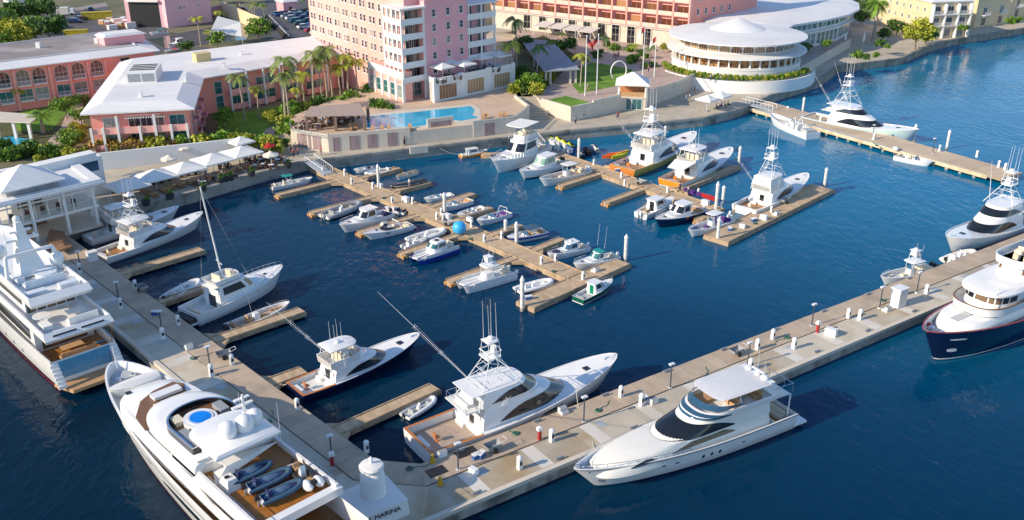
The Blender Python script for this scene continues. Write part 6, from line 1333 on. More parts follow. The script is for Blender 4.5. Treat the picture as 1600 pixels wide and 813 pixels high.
for x in (862,885,908,931):
    s=dist_to(D0,ang(D0,D1),x,6); m=MB(); q0=D0+e*s; n=-nb; m.add([tuple(q0+n*a+e*b+Vector((0,0,z))) for a,b,z in ((1.2,-2.2,3.2),(1.2,2.2,3.2),(6,2.2,2.5),(6,-2.2,2.5),(1.2,-2.2,3.3),(1.2,2.2,3.3),(6,2.2,2.6),(6,-2.2,2.6))],[(0,1,2,3),(4,5,6,7),(0,1,5,4),(1,2,6,5),(2,3,7,6),(3,0,4,7)]); part('canopy',m,mat('grey_awning',(.6,.58,.55),.8),aw)
    for b in (-2,2): part('canopy_post',MB().tube(q0+n*5.9+e*b+Vector((0,0,0)),q0+n*5.9+e*b+Vector((0,0,2.5)),.07),alu,aw)
# facade turning away to the right
D2=D1+Vector((math.cos(R(40)),math.sin(R(40)),0))*18
rt_=thing('hotel_block','pink end block with tall windows turning away behind the round restaurant','hotel',(D1.x,D1.y,ZU),0,world=True)
part('wall',MB().prism([D1+e*.05,D2+e*.05,D2+nb*14+e*.05,D1+nb*14+e*.05],ZU-.5,26),pink,rt_); row('sash_window',W_tall,rt_,D1+e*.05,D2+e*.05,5,[9.5,13,16.5,20],1,1,.05)
# --- round restaurant
RC=Vector((53,221.5,0)); rr=thing('round_restaurant','white round restaurant with two ring roofs and a shallow cone top','restaurant',(RC.x,RC.y,ZU),0,world=True)
def ringb(name,r0,r1,z0,z1,m,r2=None,n=64,a0=0,a1=360,sm=30):
    mb=MB(); r2=r2 or r1; k=int(n*(a1-a0)/360); A_=[R(a0+(a1-a0)*i/k) for i in range(k+1)]
    prof=[(r0,z0),(r1,z0),(r2,z1),(r0,z1)]
    mb.loft([[(RC.x+r*math.cos(a),RC.y+r*math.sin(a),z) for r,z in prof] for a in A_],True,(a1-a0<360,a1-a0<360)); return part(name,mb,m,rr,smooth=sm)
ringb('base_wall',14.2,15.,ZQ+1,6.2,whitest); ringb('window_wall',13.3,13.4,6.2,8.6,mat('warm_lit_dining_glass',(.10,.055,.03),.1,.5,1.2,col2=(.45,.24,.10))); ringb('floor',.3,14.8,6.0,6.15,whitest); ringb('sill_band',14.,15.1,6.1,6.6,whitest)  # warm light of the dining room put into the glass colour
for i in range(40): a=R(9*i); q=RC+Vector((math.cos(a),math.sin(a),0))*14.7; part('column',MB().box((q.x,q.y,7.4),(.32,.32,2.4),a),whitest,rr)
ringb('lower_roof',.5,16.2,8.6,8.85,roofw); ringb('lower_roof_slope',.5,16.1,8.85,9.5,roofw,r2=13.2)
ringb('clerestory_wall',13.,13.2,9.2,11.6,whitest)
for i in range(32):
    a=R(-170+i*360/32); t0=RC+Vector((math.cos(a-.02),math.sin(a-.02),0))*13.2; t1=RC+Vector((math.cos(a+.02),math.sin(a+.02),0))*13.2
    put('arched_light',W_low,rr,t0,t1,(t1-t0).length/2,9.75,.06)
ringb('upper_roof',.5,16.,11.6,11.9,roofw); ringb('upper_roof_slope',.5,15.9,11.9,13.0,roofw,r2=6.5); ringb('cone_roof',.02,6.5,13.0,15.6,roofw,r2=.1)
ringb('retaining_wall',18.2,18.6,ZQ,4.5,whitest,a0=200,a1=345)
# --- wing behind it with the sweeping roof
sw=[(1095,30),(1150,-14),(1250,-20),(1320,-2),(1342,8),(1343,17),(1325,26),(1290,34),(1240,42),(1190,70),(1130,60)]; zs_=10.9
RS=[U(x,y,zs_) for x,y in sw]; sg=thing('conference_wing','glass fronted wing under a broad pale sweeping roof, right of the round restaurant','hotel wing',(RS[5].x,RS[5].y,ZU),0,world=True)
part('roof',MB().prism(RS,zs_,zs_+.5).prism(RS,zs_+.5,zs_+1.2,inset(RS,4)),roofw,sg,smooth=20)
wi=[Vector((*q,0)) for q in inset(RS,2.2)]; part('wall',MB().prism(wi,ZQ,zs_),whitest,sg)
for i in (4,5,6,7,8):
    A,B=wi[i+1],wi[i]; L=(B-A).length; n_=max(1,int(L/2.2))
    if L<1.2: continue
    row('glazing_bay',W_teal,sg,A,B,n_,[5.0,9.0],.2,.2,.03)
    m=MB(); obox(m,A,B,0,L,0,1.0,8.2,8.5); part('glass_gallery',m,whitest,sg)
# --- cream apartments on the right
def townhouse(label,x0,y0,x1,y1,h,dep,gab,nw):
    A=U(x0,y0,ZQ); B=U(x1,y1,ZQ); t=thing('apartment_house',label,'apartment house',(A.x,A.y,ZQ),0,group='cream apartment houses above the sea wall',world=True); e=(B-A).normalized(); n=Vector((-e.y,e.x,0)); L=(B-A).length
    part('wall',MB().prism([A,B,B+n*dep,A+n*dep],ZQ-.3,ZQ+h),cream,t)
    rf=MB(); o=.5; a,b,c,d=A-e*o-n*o,B+e*o-n*o,B+e*o+n*(dep+o),A-e*o+n*(dep+o)
    if gab: m1=(a+b)/2; m2=(c+d)/2; H_=ZQ+h+L*.28; rf.add([(a.x,a.y,ZQ+h),(b.x,b.y,ZQ+h),(m1.x,m1.y,H_),(d.x,d.y,ZQ+h),(c.x,c.y,ZQ+h),(m2.x,m2.y,H_)],[(0,2,5,3),(1,4,5,2),(0,1,2),(3,5,4)])
    else: m1=(a+d)/2+e*3; m2=(b+c)/2-e*3; rf.add([(a.x,a.y,ZQ+h),(b.x,b.y,ZQ+h),(c.x,c.y,ZQ+h),(d.x,d.y,ZQ+h),(m1.x,m1.y,ZQ+h+2),(m2.x,m2.y,ZQ+h+2)],[(0,1,5,4),(1,2,5),(2,3,4,5),(3,0,4),(0,3,2,1)])
    part('roof',rf,roofw,t)
    for z in (ZQ+.4,ZQ+3.6,ZQ+6.8)[:max(1,int(h/3.1))]:
        for i in range(nw):
            s=L*(i+.5)/nw; put('balcony_door',W_door,t,A,B,s,z,.03)
            if z>3: balcony(t,A,B,s-1.6,s+1.6,1.2,z,h=1.,slabm=whitest)
            if z>3 or True: 
                m=MB()
                for k in (-1.7,1.7): obox(m,A,B,s+k-.12,s+k+.12,1.0,1.25,ZQ,ZQ+h-.3)
        for q in (.35,.7): put('small_window',W_small,t,A+n*dep,A,dep*q,z+.9,.03)
    return t
townhouse('long lit yellow cream apartment house nearest the plaza, behind the palms',1378,28,1446,62,9.5,14,False,0) if False else None
def lit_block():
    A=U(1368,38,ZQ); B=U(1447,60,ZQ); e=(B-A).normalized(); n=Vector((-e.y,e.x,0)); t=thing('apartment_house','golden lit cream apartment house with small dark windows, behind the tall palm','apartment house',(A.x,A.y,ZQ),0,group='cream apartment houses above the sea wall',world=True)
    L=(B-A).length; part('wall',MB().prism([A,B,B+n*13,A+n*13],ZQ-.3,ZQ+10),cream,t); part('roof',MB().prism([A-e*.5-n*.5,B+e*.5-n*.5,B+e*.5+n*13.5,A-e*.5+n*13.5],ZQ+10,ZQ+10.3).prism([A-e*.5-n*.5,B+e*.5-n*.5,B+e*.5+n*13.5,A-e*.5+n*13.5],ZQ+10.3,ZQ+12,[A+e*3+n*5,B-e*3+n*5,B-e*3+n*8,A+e*3+n*8]),roofw,t); row('small_window',W_small,t,A,B,7,[3,6,9],1,1)
    S0=B; S1=B+n*13
    for z in (ZQ+.3,ZQ+3.5,ZQ+6.7):
        for q in (2.2,6.5,10.8):
            put('balcony_door',W_door,t,S0,S1,q,z,.03)
            if z>3: balcony(t,S0,S1,q-1.7,q+1.7,1.3,z,h=1.,slabm=whitest)
    for q in (.3,4.3,8.6,12.7): m=MB(); obox(m,S0,S1,q-.18,q+.18,.02,1.3,ZQ,ZQ+9.6); part('balcony_pier',m,whitest,t)
    return t
lit_block()
townhouse('set back cream apartment house with a green hedge at its foot',1500,44,1521,40,8.6,10,False,1)
townhouse('cream apartment house with paired balconies, third along the sea wall',1521,44,1573,36,8.6,12,True,2)
townhouse('yellow cream apartment house partly cut by the right edge',1575,30,1640,18,9.,12,False,3)
# --- pink boat house at the top
def gable(label,x0,y0,x1,y1,h,dep,openw,mt_):
    A=U(x0,y0,ZQ); B=U(x1,y1,ZQ); e=(B-A).normalized(); n=Vector((-e.y,e.x,0)); L=(B-A).length; t=thing('boat_house',label,'boat house',(A.x,A.y,ZQ),0,world=True)
    V=[A,B,B+n*dep,A+n*dep]; V=[(v.x,v.y,z) for z in (ZQ-.2,ZQ+h) for v in V]; m1=(A+B)/2; m2=m1+n*dep; H_=ZQ+h+L*.24; V+=[(m1.x,m1.y,H_),(m2.x,m2.y,H_)]
    part('wall',MB().add(V,[(0,1,5,8,4),(1,2,6,5),(2,3,7,9,6),(3,0,4,7)]),mt_,t)
    o=.7; z0=ZQ+h-.2; a,b,c,d=A-e*o-n*o,B+e*o-n*o,B+e*o+n*(dep+o),A-e*o+n*(dep+o); p1=m1-n*o; p2=m2+n*o
    rf=MB().add([(a.x,a.y,z0),(p1.x,p1.y,H_+.15),(p2.x,p2.y,H_+.15),(d.x,d.y,z0),(b.x,b.y,z0),(c.x,c.y,z0)],[(0,1,2,3),(1,4,5,2)]); part('roof',rf,roofw,t)
    if openw: m=MB(); obox(m,A,B,L*.1,L*.1+openw,.0,.06,ZQ,ZQ+h*.8); part('bay_opening',m,black,t); m=MB(); obox(m,A,B,L*.1-.3,L*.1+openw+.3,.05,1.0,ZQ+h*.8,ZQ+h*.8+.5); part('lintel_canopy',m,whitest,t)
    else:
        for z in (ZQ+h*.55,): put('small_window',W_small,t,A,B,L*.32,z,.05); put('small_window',W_small,t,A,B,L*.4,z,.05); put('small_window',W_small,t,A,B,L*.75,z,.05)
    return t
gable('lilac pink boat house with a big dark open bay and white gable roof',200,42,262,43,9.5,22,9.5,pinkhouse); gable('lilac pink gabled house with small square windows beside the open boat bay',263,44,332,34,9.,22,0,pinkhouse)
# hut, walls
def hut(label,x,y,w,h,mt_,rz=.7):
    c=U(x,y,ZQ); t=thing('small_house',label,'hut',(c.x,c.y,ZQ),rz); part('wall',MB().box((0,0,h/2),(w,w,h)),mt_,t); part('roof',MB().box((0,0,h+w*.18),(w*1.2,w*1.2,w*.36),taper=.05),roofw,t); part('door',MB().box((0,-w/2-.02,1),(1,.05,2)),black,t)
hut('tiny pink gatehouse with a white pyramid roof at the car park',449,19,5,3.6,pinkmauve); hut('small white roofed house among the trees at the top left',30,16,7,4,whitest); 
A=U(345,22,ZQ); B=U(408,50,ZQ); solo('retaining_wall',obox(MB(),A,B,0,(B-A).length,0,-.5,ZQ,ZQ+4.2),cream,'sunlit cream retaining wall above the small inner dock','wall')
A=U(330,26,ZQ); B=U(352,22,ZQ); solo('pink_garden_wall',obox(MB(),A,B,0,(B-A).length,0,-.5,ZQ,ZQ+3),pinkmauve,'short pink wall linking the boat house to the cream retaining wall','wall')
# --- open pavilion at the left
zp=8.0; pv=[(-70,342),(164,286),(112,250),(-70,283)]; PV=[U(x,y,zp) for x,y in pv]; pav=thing('waterside_pavilion','white two storey open restaurant pavilion with a glass front, at the left edge','pavilion',(PV[1].x,PV[1].y,ZQ),0,world=True)
part('roof',MB().prism(PV,zp,zp+.35),roofw,pav); ri=inset(PV,1.6); m=MB(); ro=inset(PV,.3)
for i in range(4): m.prism([ro[i],ro[(i+1)%4],ri[(i+1)%4],ri[i]],zp+.35,zp+.6)
part('roof_border',m,roofw,pav)
pc=inset(PV,1.0); A,B=Vector((*pc[0],0)),Vector((*pc[1],0)); L=(B-A).length; Cc=Vector((*pc[2],0))
part('upper_floor',MB().prism(pc,4.5,4.85),whitest,pav); part('ground_floor',MB().prism(pc,ZQ-.3,ZQ+.12),limestone,pav)
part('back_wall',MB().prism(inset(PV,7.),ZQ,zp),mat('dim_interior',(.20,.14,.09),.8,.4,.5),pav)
for x in (1,52,103,148): s=dist_to(A,ang(A,B),x,5); q=A+(B-A).normalized()*s; part('column',MB().box((q.x,q.y,(ZQ+zp)/2),(.34,.34,zp-ZQ),ang(A,B)),whitest,pav)
m=MB(); obox(m,A,B,0,L,-.1,.02,7.15,7.35); part('transom_bar',m,whitest,pav)
for q_ in (.33,.66,1.): q=B+(Cc-B)*q_; part('column',MB().box((q.x,q.y,(ZQ+zp)/2),(.42,.42,zp-ZQ),ang(A,B)),whitest,pav)
m=MB(); obox(m,A,B,0,L,-.05,.0,4.85,5.9); part('glass_balustrade',m,mat('clear_glass',(.5,.55,.5),.1,alpha=.35),pav)
s=L-3.5
while s>L-32: m=MB(); obox(m,A,B,s-.05,s+.05,-.1,.02,4.85,zp); part('mullion',m,whitest,pav); s-=1.7
lp=U(40,292,zp+.6); r_=ang(A,B); part('roof_lantern',MB().box((lp.x,lp.y,zp+1.0),(6.8,5.2,.9),r_),mat('lantern_grey',(.3,.3,.32),.5),pav); part('lantern_roof',MB().box((lp.x,lp.y,zp+1.5),(8.4,6.8,.2),r_).box((lp.x,lp.y,zp+2.7),(8.2,6.6,2.2),r_,taper=.03),roofw,pav)
q=U(85,262,zp+.4); part('roof_block',MB().box((q.x,q.y,zp+.9),(12,2.,1.2),r_+R(3)),whitest,pav); q=U(132,252,zp-1); part('stair_tower',MB().box((q.x,q.y,4.6),(4,3.4,6.4),r_),whitest,pav); part('stair_window',MB().box(tuple(pt(q,(r_-R(90),1.72)))[:2]+(6.6,),(2.6,.06,1.8),r_),glassb,pav)
s_=MB()
for k in range(14): q=A+(B-A).normalized()*(L-3-k*2.1)+(Cc-B).normalized()*1.6; s_=MB().box((q.x,q.y,5.2),(.6,.6,.75),taper=.8).box((q.x,q.y,5.75),(.6,.15,.5)); part('dining_chair',s_,wicker,pav)
for k in range(6): q=A+(B-A).normalized()*(dist_to(A,ang(A,B),12+k*7,3))+(Cc-B).normalized()*(.8+.5*(k%2)); part('red_chair',MB().box((q.x,q.y,ZQ+.55),(.7,.7,.9),taper=.8),redp,pav)
# --- kiosk on the promenade edge
kb=U(989,172,ZQ); kq=thing('kiosk','white two storey kiosk with a pyramid roof and an orange lit upper counter','kiosk',(kb.x,kb.y+2.6,ZQ),R(-8)); kk=kq
part('lower_storey',MB().box((0,0,1.25),(5.8,5.0,2.5)),limestone,kk); part('upper_floor',MB().box((0,0,2.6),(6.1,5.3,.3)),limestone,kk)
for x in (-2.75,2.75):
    for y in (-2.4,2.4): part('post',MB().box((x,y,3.9),(.4,.4,2.4)),whitest,kk)
part('counter',MB().box((0,-2.3,3.2),(5.1,.3,.9)),mat('counter_tan',(.5,.3,.14),.6),kk); part('back_panel',MB().box((0,1.2,3.9),(5.1,.2,2.3)),mat('warm_interior',(.5,.2,.08),.6,.3,2),kk)
part('eave',MB().box((0,0,5.2),(7.,6.2,.3)),whitest,kk); part('roof',MB().box((0,0,6.35),(6.9,6.1,2.),taper=.06),roofw,kk)
for x in (-.8,.8): o=bpy.data.objects.new('double_door',W_door.copy()); SC.collection.objects.link(o); o.parent=kk; o.location=(x*1.35,-2.53,.1); o.data.materials[0]=tealglass
# --- walls of the two upper terraces
def panelwall(label,pts,z0,z1,panels=(),m_=limestone,th=.35,pm=plumst,name='terrace_wall',zt=None):
    P=[U(x,y,ZU) for x,y in pts]; t=thing(name,label,'wall',(P[0].x,P[0].y,z0),0,world=True); m=MB()
    for a,b in zip(P,P[1:]):
        L=(b-a).length; obox(m,a,b,0,L,-th,.06,z0,z1)
    part('wall',m,m_,t); k=0
    for i,f0,f1 in panels: a,b=P[i],P[i+1]; L=(b-a).length; m=MB(); obox(m,a,b,L*f0,L*f1,.06,.12,z0+.15,z1-.6); part('mauve_panel',m,pm,t)
    return t
panelwall('terrace wall with mauve slatted panels below the pool bar and the pool',[(456,208),(513,217),(640,206)],ZQ,ZU+.75,[(0,.15,.4),(0,.45,.52),(0,.58,.8),(1,.05,.13),(1,.25,.37),(1,.47,.59),(1,.72,.84)])
panelwall('raised stone block with a wide mauve panel in the middle of the pool wall',[(668,200),(709,195)],ZQ,ZU+1.6,[(0,.12,.9)])
panelwall('plain terrace wall with one mauve panel, right end of the pool deck',[(709,196),(740,195),(805,187),(827,169),(806,153)],ZQ,ZU+.6,[(1,.25,.5)])
panelwall('low planter wall stepping out below the left end of the raised stone block',[(640,220),(668,217)],ZQ,ZU-1.2)
panelwall('white walls of the grass topped planter between pool steps and kiosk',[(846,158),(892,171),(927,164)],ZQ,ZU+.5)
panelwall('pale retaining wall linking the planter to the kiosk',[(927,164),(970,155)],ZQ,ZU+.9); panelwall('pale retaining wall running back from the kiosk',[(1009,150),(1056,134),(1085,121)],ZQ,ZU+.9)
sheet('planter_lawn',[(856,156),(884,150),(922,160),(893,168)],ZU+.45,grass)
# pool
PW=[(566,183),(640,176),(735,166),(742,172),(738,180),(748,184),(720,189),(705,187),(650,198),(575,200)]
struct('pool_rim',MB().prism(polyU([(558,181),(640,172),(738,163),(750,170),(752,187),(722,193),(655,202),(570,204)],ZU),ZU-.01,ZU+.03),limestone); struct('pool',MB().prism(polyU(PW,ZU+.04),ZU,ZU+.045),pool)
struct('left_pool',MB().prism(polyU([(-30,216),(20,214),(52,219),(40,227),(-30,232)],ZQ),ZQ,ZQ+.06),pool)
# pergolas
def pergola(label,pts,z,h,slat,m_,posts,dirn=0,pm=whitest):
    P=[U(x,y,z+h) for x,y in pts]; t=thing('pergola',label,'pergola',(P[0].x,P[0].y,z),0,world=True)
    a,b,c,d=P; n_=slat
    if slat:
        m=MB()
        for i in range(n_):
            p0=a+(b-a)*((i+.5)/n_); p1=d+(c-d)*((i+.5)/n_); w=(b-a)/n_*.33; m.prism([p0-w,p0+w,p1+w,p1-w],z+h,z+h+.2)
        part('slats',m,m_,t)
    else: part('canopy',MB().prism(P,z+h,z+h+.2),m_,t)
    for x,y in posts: q=a+(b-a)*x+(d-a)*y; part('post',MB().box((q.x,q.y,z+h/2),(.5,.5,h)),pm,t)
    return t
pergola('taupe canopy over the pool bar seats at the left end of the pool deck',[(475,183),(571,181),(562,163),(485,168)],ZU,2.8,0,mat('taupe_canopy',(.40,.31,.26),.8,.08,2),[(.03,.05),(.97,.05),(.5,.05),(.03,.95),(.97,.95)],pm=mat('brown_post',(.2,.13,.1),.6))
pergola('long grey slatted pergola over the garden walk behind the flagpoles',[(850,113),(907,110),(862,65),(812,62)],ZU,3.0,22,mat('grey_slats',(.32,.36,.42),.7),[(.08,.03),(.2,.03),(.75,.03),(.9,.03),(.1,.5),(.9,.5)],pm=limestone)
pergola('pale canopy shelter by the small pool at the left edge',[(-30,190),(48,193),(65,181),(-30,174)],ZQ,3.2,0,mat('pale_canopy',(.62,.55,.45),.8),[(.65,.1),(.95,.1),(.3,.1)])
# ---------------------------------------------------------------- planting
def leafset(rn,pts,s,m_=None):
    mb=MB()
    for p in pts:
        d=Vector((rn.uniform(-1,1),rn.uniform(-1,1),rn.uniform(-.6,1))).normalized(); a=d.orthogonal().normalized(); a.rotate(Matrix.Rotation(rn.uniform(0,6.3),3,d)); b=d.cross(a); k=s*rn.uniform(.6,1.3)
        mb.add([p+a*k,p+b*k*.55,p-a*k,p-b*k*.55],[(0,1,2,3)])
    return mb
def clumps(rn,c,r,n,per,cr,flat=1.):
    out=[]
    for _ in range(n):
        while True:
            v=Vector((rn.uniform(-1,1),rn.uniform(-1,1),rn.uniform(-.75,1)))
            if .35<v.length<1: break
        q=Vector(c)+Vector((v.x*r[0],v.y*r[1],v.z*r[2]))
        k=cr*rn.uniform(.6,1.3)
        for _ in range(per):
            w_=Vector((rn.gauss(0,1),rn.gauss(0,1),rn.gauss(0,.7))); out.append(q+w_*k*.45)
    return out
def mk_tree(seed,h,r,leaf,ls=.34,n=46,per=38):
    def f():
        rn=random.Random(seed); t=thing('broadleaf_tree','',''); tb=MB(); tb.tube((0,0,-.2),(.2,.1,h*.35),.06*h*.5,.04*h*.5,8)
        for k in range(6):
            a=k*1.05+rn.random(); e=(math.cos(a)*r*.6,math.sin(a)*r*.6,h*rn.uniform(.55,.8)); tb.tube((.2,.1,h*.33),e,.03*h*.5,.01*h,5)
        part('trunk',tb,bark,t); part('crown',leafset(rn,clumps(rn,(0,0,h*.62),(r,r,h*.36),n,per,r*.30),ls),leaf,t); return t
    return f
TREES=[Kind(mk_tree(1,7,3.6,leafA)),Kind(mk_tree(2,6,3.4,leafB)),Kind(mk_tree(3,6.5,3.2,leafC)),Kind(mk_tree(4,8,4.,leafA))]
def mk_bush(seed,leaf,ls=.2):
    def f():
        rn=random.Random(seed); t=thing('shrub','',''); part('stems',MB().tube((0,0,-.1),(.3,.2,.9),.05,.02,5).tube((0,0,-.1),(-.3,.1,.9),.05,.02,5).tube((0,0,-.1),(0,-.3,.8),.05,.02,5),bark,t); part('foliage',leafset(rn,clumps(rn,(0,0,.75),(1.1,1.1,.75),18,32,.5),ls),leaf,t); return t
    return f
BUSH=[Kind(mk_bush(11,leafA)),Kind(mk_bush(12,leafB)),Kind(mk_bush(13,leafC)),Kind(mk_bush(14,leafO))]
def mk_palm(seed,h,n=15,fl=2.3,lean=.6,leaf=None,fat=.15,droop=1.):
    def f():
        rn=random.Random(seed); t=thing('palm_tree','',''); tb=MB(); pts=[Vector((lean*(k/6)**2,0,h*k/6)) for k in range(7)]
        for k in range(6): tb.tube(pts[k],pts[k+1],fat*(1.25-.5*k/6),fat*(1.25-.5*(k+1)/6),7)
        part('trunk',tb,palmb,t,smooth=60); c=pts[-1]; fr=MB()
        for i in range(n):
            a=2*math.pi*i/n+rn.uniform(-.2,.2); up=rn.uniform(-.15,1.0); L=fl*rn.uniform(.8,1.1); P=[];d=Vector((math.cos(a),math.sin(a),0))
            for k in range(8):
                f_=k/7; P.append(c+d*L*(f_*(1-.12*f_*droop))+Vector((0,0,L*(up*f_-(.62+up*.55)*droop*f_*f_))))
            s=Vector((-d.y,d.x,0))
            for k in range(7):
                for sg in (1,-1):
                    for q in (0,.5):
                        p=P[k]+(P[k+1]-P[k])*q; w=L*.26*math.sin(math.pi*min(1,.12+.86*(k+q)/7.2))
                        e=p+s*sg*w+d*w*.55-Vector((0,0,w*.5)); fr.add([p,P[k]+(P[k+1]-P[k])*min(1,q+.42),e],[(0,1,2)])
            fr.path(P,.02,3)
        part('crown',fr,leaf or leafA,t); part('crownshaft',MB().tube(c-Vector((0,0,.7)),c+Vector((0,0,.1)),fat*.9,fat*.7,7),leafC,t); return t
    return f
PALM=[Kind(mk_palm(21,9.5,n=18,fl=2.9,leaf=mat('palm_green',(.13,.20,.04),.5,.35,.8,col2=(.24,.30,.06)))),Kind(mk_palm(22,7.5,n=17,fl=2.7,leaf=leafC,lean=.3)),Kind(mk_palm(23,4.2,n=13,fl=1.9,leaf=leafC,lean=.2,fat=.12)),Kind(mk_palm(24,4.5,n=26,fl=3.,leaf=leafA,lean=.1,fat=.35,droop=.8)),Kind(mk_palm(25,8,n=17,fl=2.8,leaf=leafB,lean=.4))]
PH=[9.5,7.5,4.2,4.5,8]
def palms(lst,z,grp):
    for i,(k,x,yb,yt,lab) in enumerate(lst):
        b=U(x,yb,z); zc=b.y*math.cos(PIT)+(CH-z)*math.sin(PIT); pm=FOC/zc*math.cos(PIT)*1.03; h=max(1.5,(yb-yt)/pm)
        s=h/PH[k]; s2=min(1.25,max(.75,s)); PALM[k](b,i*2.1,(s2,s2,s),lab,grp)['category']='palm tree'
palms([(0,447,195,99,'tallest palm, leftmost of the row in front of the pink wing'),(0,453,197,121,'shorter palm leaning against the tallest one at the left of the row'),(1,477,172,119,'palm third from the left in the row in front of the wing'),(0,491,166,88,'palm in the middle of the row before the wing, with a high crown'),(0,504,165,97,'palm touching crowns with its taller neighbour in the row before the wing'),(0,521,162,81,'tall slender palm before the right end of the white wing roof'),(1,545,162,94,'palm with a yellowish crown beside the hotel arcade wing'),(1,560,160,101,'last palm of the row, next to the tower arcade'),(0,383,190,122,'palm before the left part of the recessed wing'),(1,405,186,140,'shorter palm before the middle of the recessed wing'),(0,512,160,84,'palm squeezed between the fifth and sixth of the tall row'),(1,533,162,108,'short palm between the tall row and the arcade wing'),(1,466,182,142,'small palm in front of the tallest pair'),(1,797,147,76,'yellow crowned palm at the right corner of the hotel podium')],ZU-2.3,'tall palms in front of the hotel')
palms([(4,839,127,76,'palm beside the slatted pergola, trunk in shade'),(4,807,110,38,'tall shaded palm left of the slatted pergola'),(4,801,90,66,'low palm behind the hotel podium corner'),(1,907,136,90,'sunlit palm between pergola and lawn'),(4,947,78,60,'bushy palm in front of the stone arcade'),(1,991,94,72,'young palm left of the round restaurant'),(4,1014,104,75,'palm close to the round restaurant left wall'),(4,878,62,53,'palm by the arcade awnings'),(4,852,56,44,'dark palm at the left end of the arcade awnings')],ZU,'palms in the hotel garden')
palms([(1,32,172,141,'left one of a pair of palms on the small lawn'),(1,38,171,143,'right one of a pair of palms on the small lawn'),(1,84,162,138,'yellow palm in front of the far left pink wing'),(3,68,208,178,'squat feather palm beside the left canopy shelter'),(3,1364,66,12,'big golden date palm on the plaza above the sea wall'),(1,1406,32,2,'slim palm in front of the golden apartment house'),(1,1423,42,20,'shorter palm in front of the golden apartment house'),(1,314,72,32,'orange tinged palm above the inner dock, leftmost of three'),(1,329,72,50,'palm above the inner dock, middle of three'),(1,346,55,22,'palm above the inner dock, behind the white boat sail cover'),
 (2,272,236,219,'small palm under the front balconies of the pink wing'),(2,311,236,211,'small palm at the front right corner of the pink wing'),(2,353,234,214,'slim young palm on the lawn edge'),(2,391,232,211,'young palm on the lawn beside the terrace umbrellas'),(2,232,240,226,'low golden palm under the middle of the wing front'),(2,178,242,226,'low palm with orange leaves at the left of the wing front'),(2,152,280,248,'small palm between the pavilion and the terrace wall'),(4,14,70,22,'tall palm in the tree belt at the top left corner'),(0,399,40,8,'tall ragged palm beside the parking row'),(0,415,42,10,'second tall palm beside the parking row')],ZQ,'palms around the grounds')
def plantrow(kinds,pts,z,s,name,grp,cat,labf):
    for i,(x,y) in enumerate(pts):
        K=kinds[i%len(kinds)]; o=K(U(x,y,z),i*1.7,s*(1+.28*math.sin(i*2.3)),labf(i),grp); o['category']=cat; o.name=name
ORDX=['first','second','third','fourth','fifth','sixth','seventh','eighth','ninth','tenth','eleventh','twelfth','thirteenth','fourteenth','fifteenth','sixteenth','seventeenth','eighteenth','nineteenth','twentieth']
def od(i): return ORD[i]
plantrow([TREES[0],TREES[1],TREES[3],TREES[1],TREES[2]],[(8,50),(34,38),(58,56),(70,34),(20,70),(46,70),(80,66),(2,90),(60,22),(30,86)],ZQ,1.05,'broadleaf_tree','trees at the top left corner','tree',lambda i:'broadleaf tree in the belt above the far left wing, %s of ten from front to back'%od(i) if 0 else '%s broadleaf tree of the dense belt behind the far left pink wing'%od(i))
for (k,x,y,s,l) in [(0,405,66,1.0,'round bright green tree at the left of the car park'),(2,1430,78,1.25,'big yellow green tree leaning over the stone sea wall'),(0,1446,70,.8,'smaller green tree right of the one leaning over the sea wall'),(2,1450,40,.8,'yellow green tree between golden and white apartment houses'),(1,1400,56,.8,'dark tree in the shade below the golden apartment house'),(1,1380,64,.6,'dark round bush tree at the foot of the date palm'),(0,340,76,.7,'green tree at the foot of the inner dock palms'),(1,292,84,.6,'dark shrub tree behind the white wing roof'),(1,345,6,.8,'dark green tree behind the boat house'),(3,375,6,.8,'green tree at the top beside the parking row'),(0,482,8,.7,'green tree at the top of the car park'),(2,500,16,.6,'yellow green tree beside the hotel tower top'),(1,1352,22,.9,'dark tree behind the sweeping white roof'),(1,1345,40,.8,'dark tree between sweeping roof and date palm'),(3,115,238,.55,'bright green tree left of the pink wing front corner'),(1,820,84,.8,'dark garden tree at the left foot of the slatted pergola'),(1,815,128,.6,'dark garden tree behind the podium palm'),(0,865,88,.6,'garden tree at the right side of the slatted pergola'),(1,885,84,.7,'dark garden tree before the arcade awnings'),(1,1256,84,.5,'small dark tree between round restaurant and glass wing'),(0,1290,78,.4,'small green tree in front of the glass wing'),(3,130,200,.55,'green tree along the path beside the pink wing'),(1,128,168,.5,'dark tree behind the left eave of the pink wing'),
  (3,105,186,.6,'green tree along the path between the two pink wings'),(2,122,222,.55,'yellow green tree at the corner of the pink wing front'),(2,424,196,.45,'yellow green tree on the lawn beside the curved path'),(0,350,200,.6,'green tree in the inner corner of the white roofed wing'),(1,572,160,.45,'dark green tree in front of the arcade wing'),(0,462,190,.5,'green tree behind the pool bar canopy'),(3,830,142,.5,'green tree at the top of the garden steps'),(2,1036,82,.35,'small yellow green tree at the left wall of the round restaurant'),
  (1,560,30,.01,'')][:-1]:
    TREES[k](U(x,y,ZU if 800<x<1340 else ZQ),x*.7,s,l,'single trees of the grounds')['category']='tree'
pts=[(150+i*11.5,243-i*.4) for i in range(22)]
plantrow([BUSH[2],BUSH[3],BUSH[0],BUSH[3],BUSH[2]],pts,ZQ,1.6,'shrub','shrubs below the pink wing front','shrub',lambda i:'%s shrub from the left in the hedge below the pink wing balconies'%od(i))
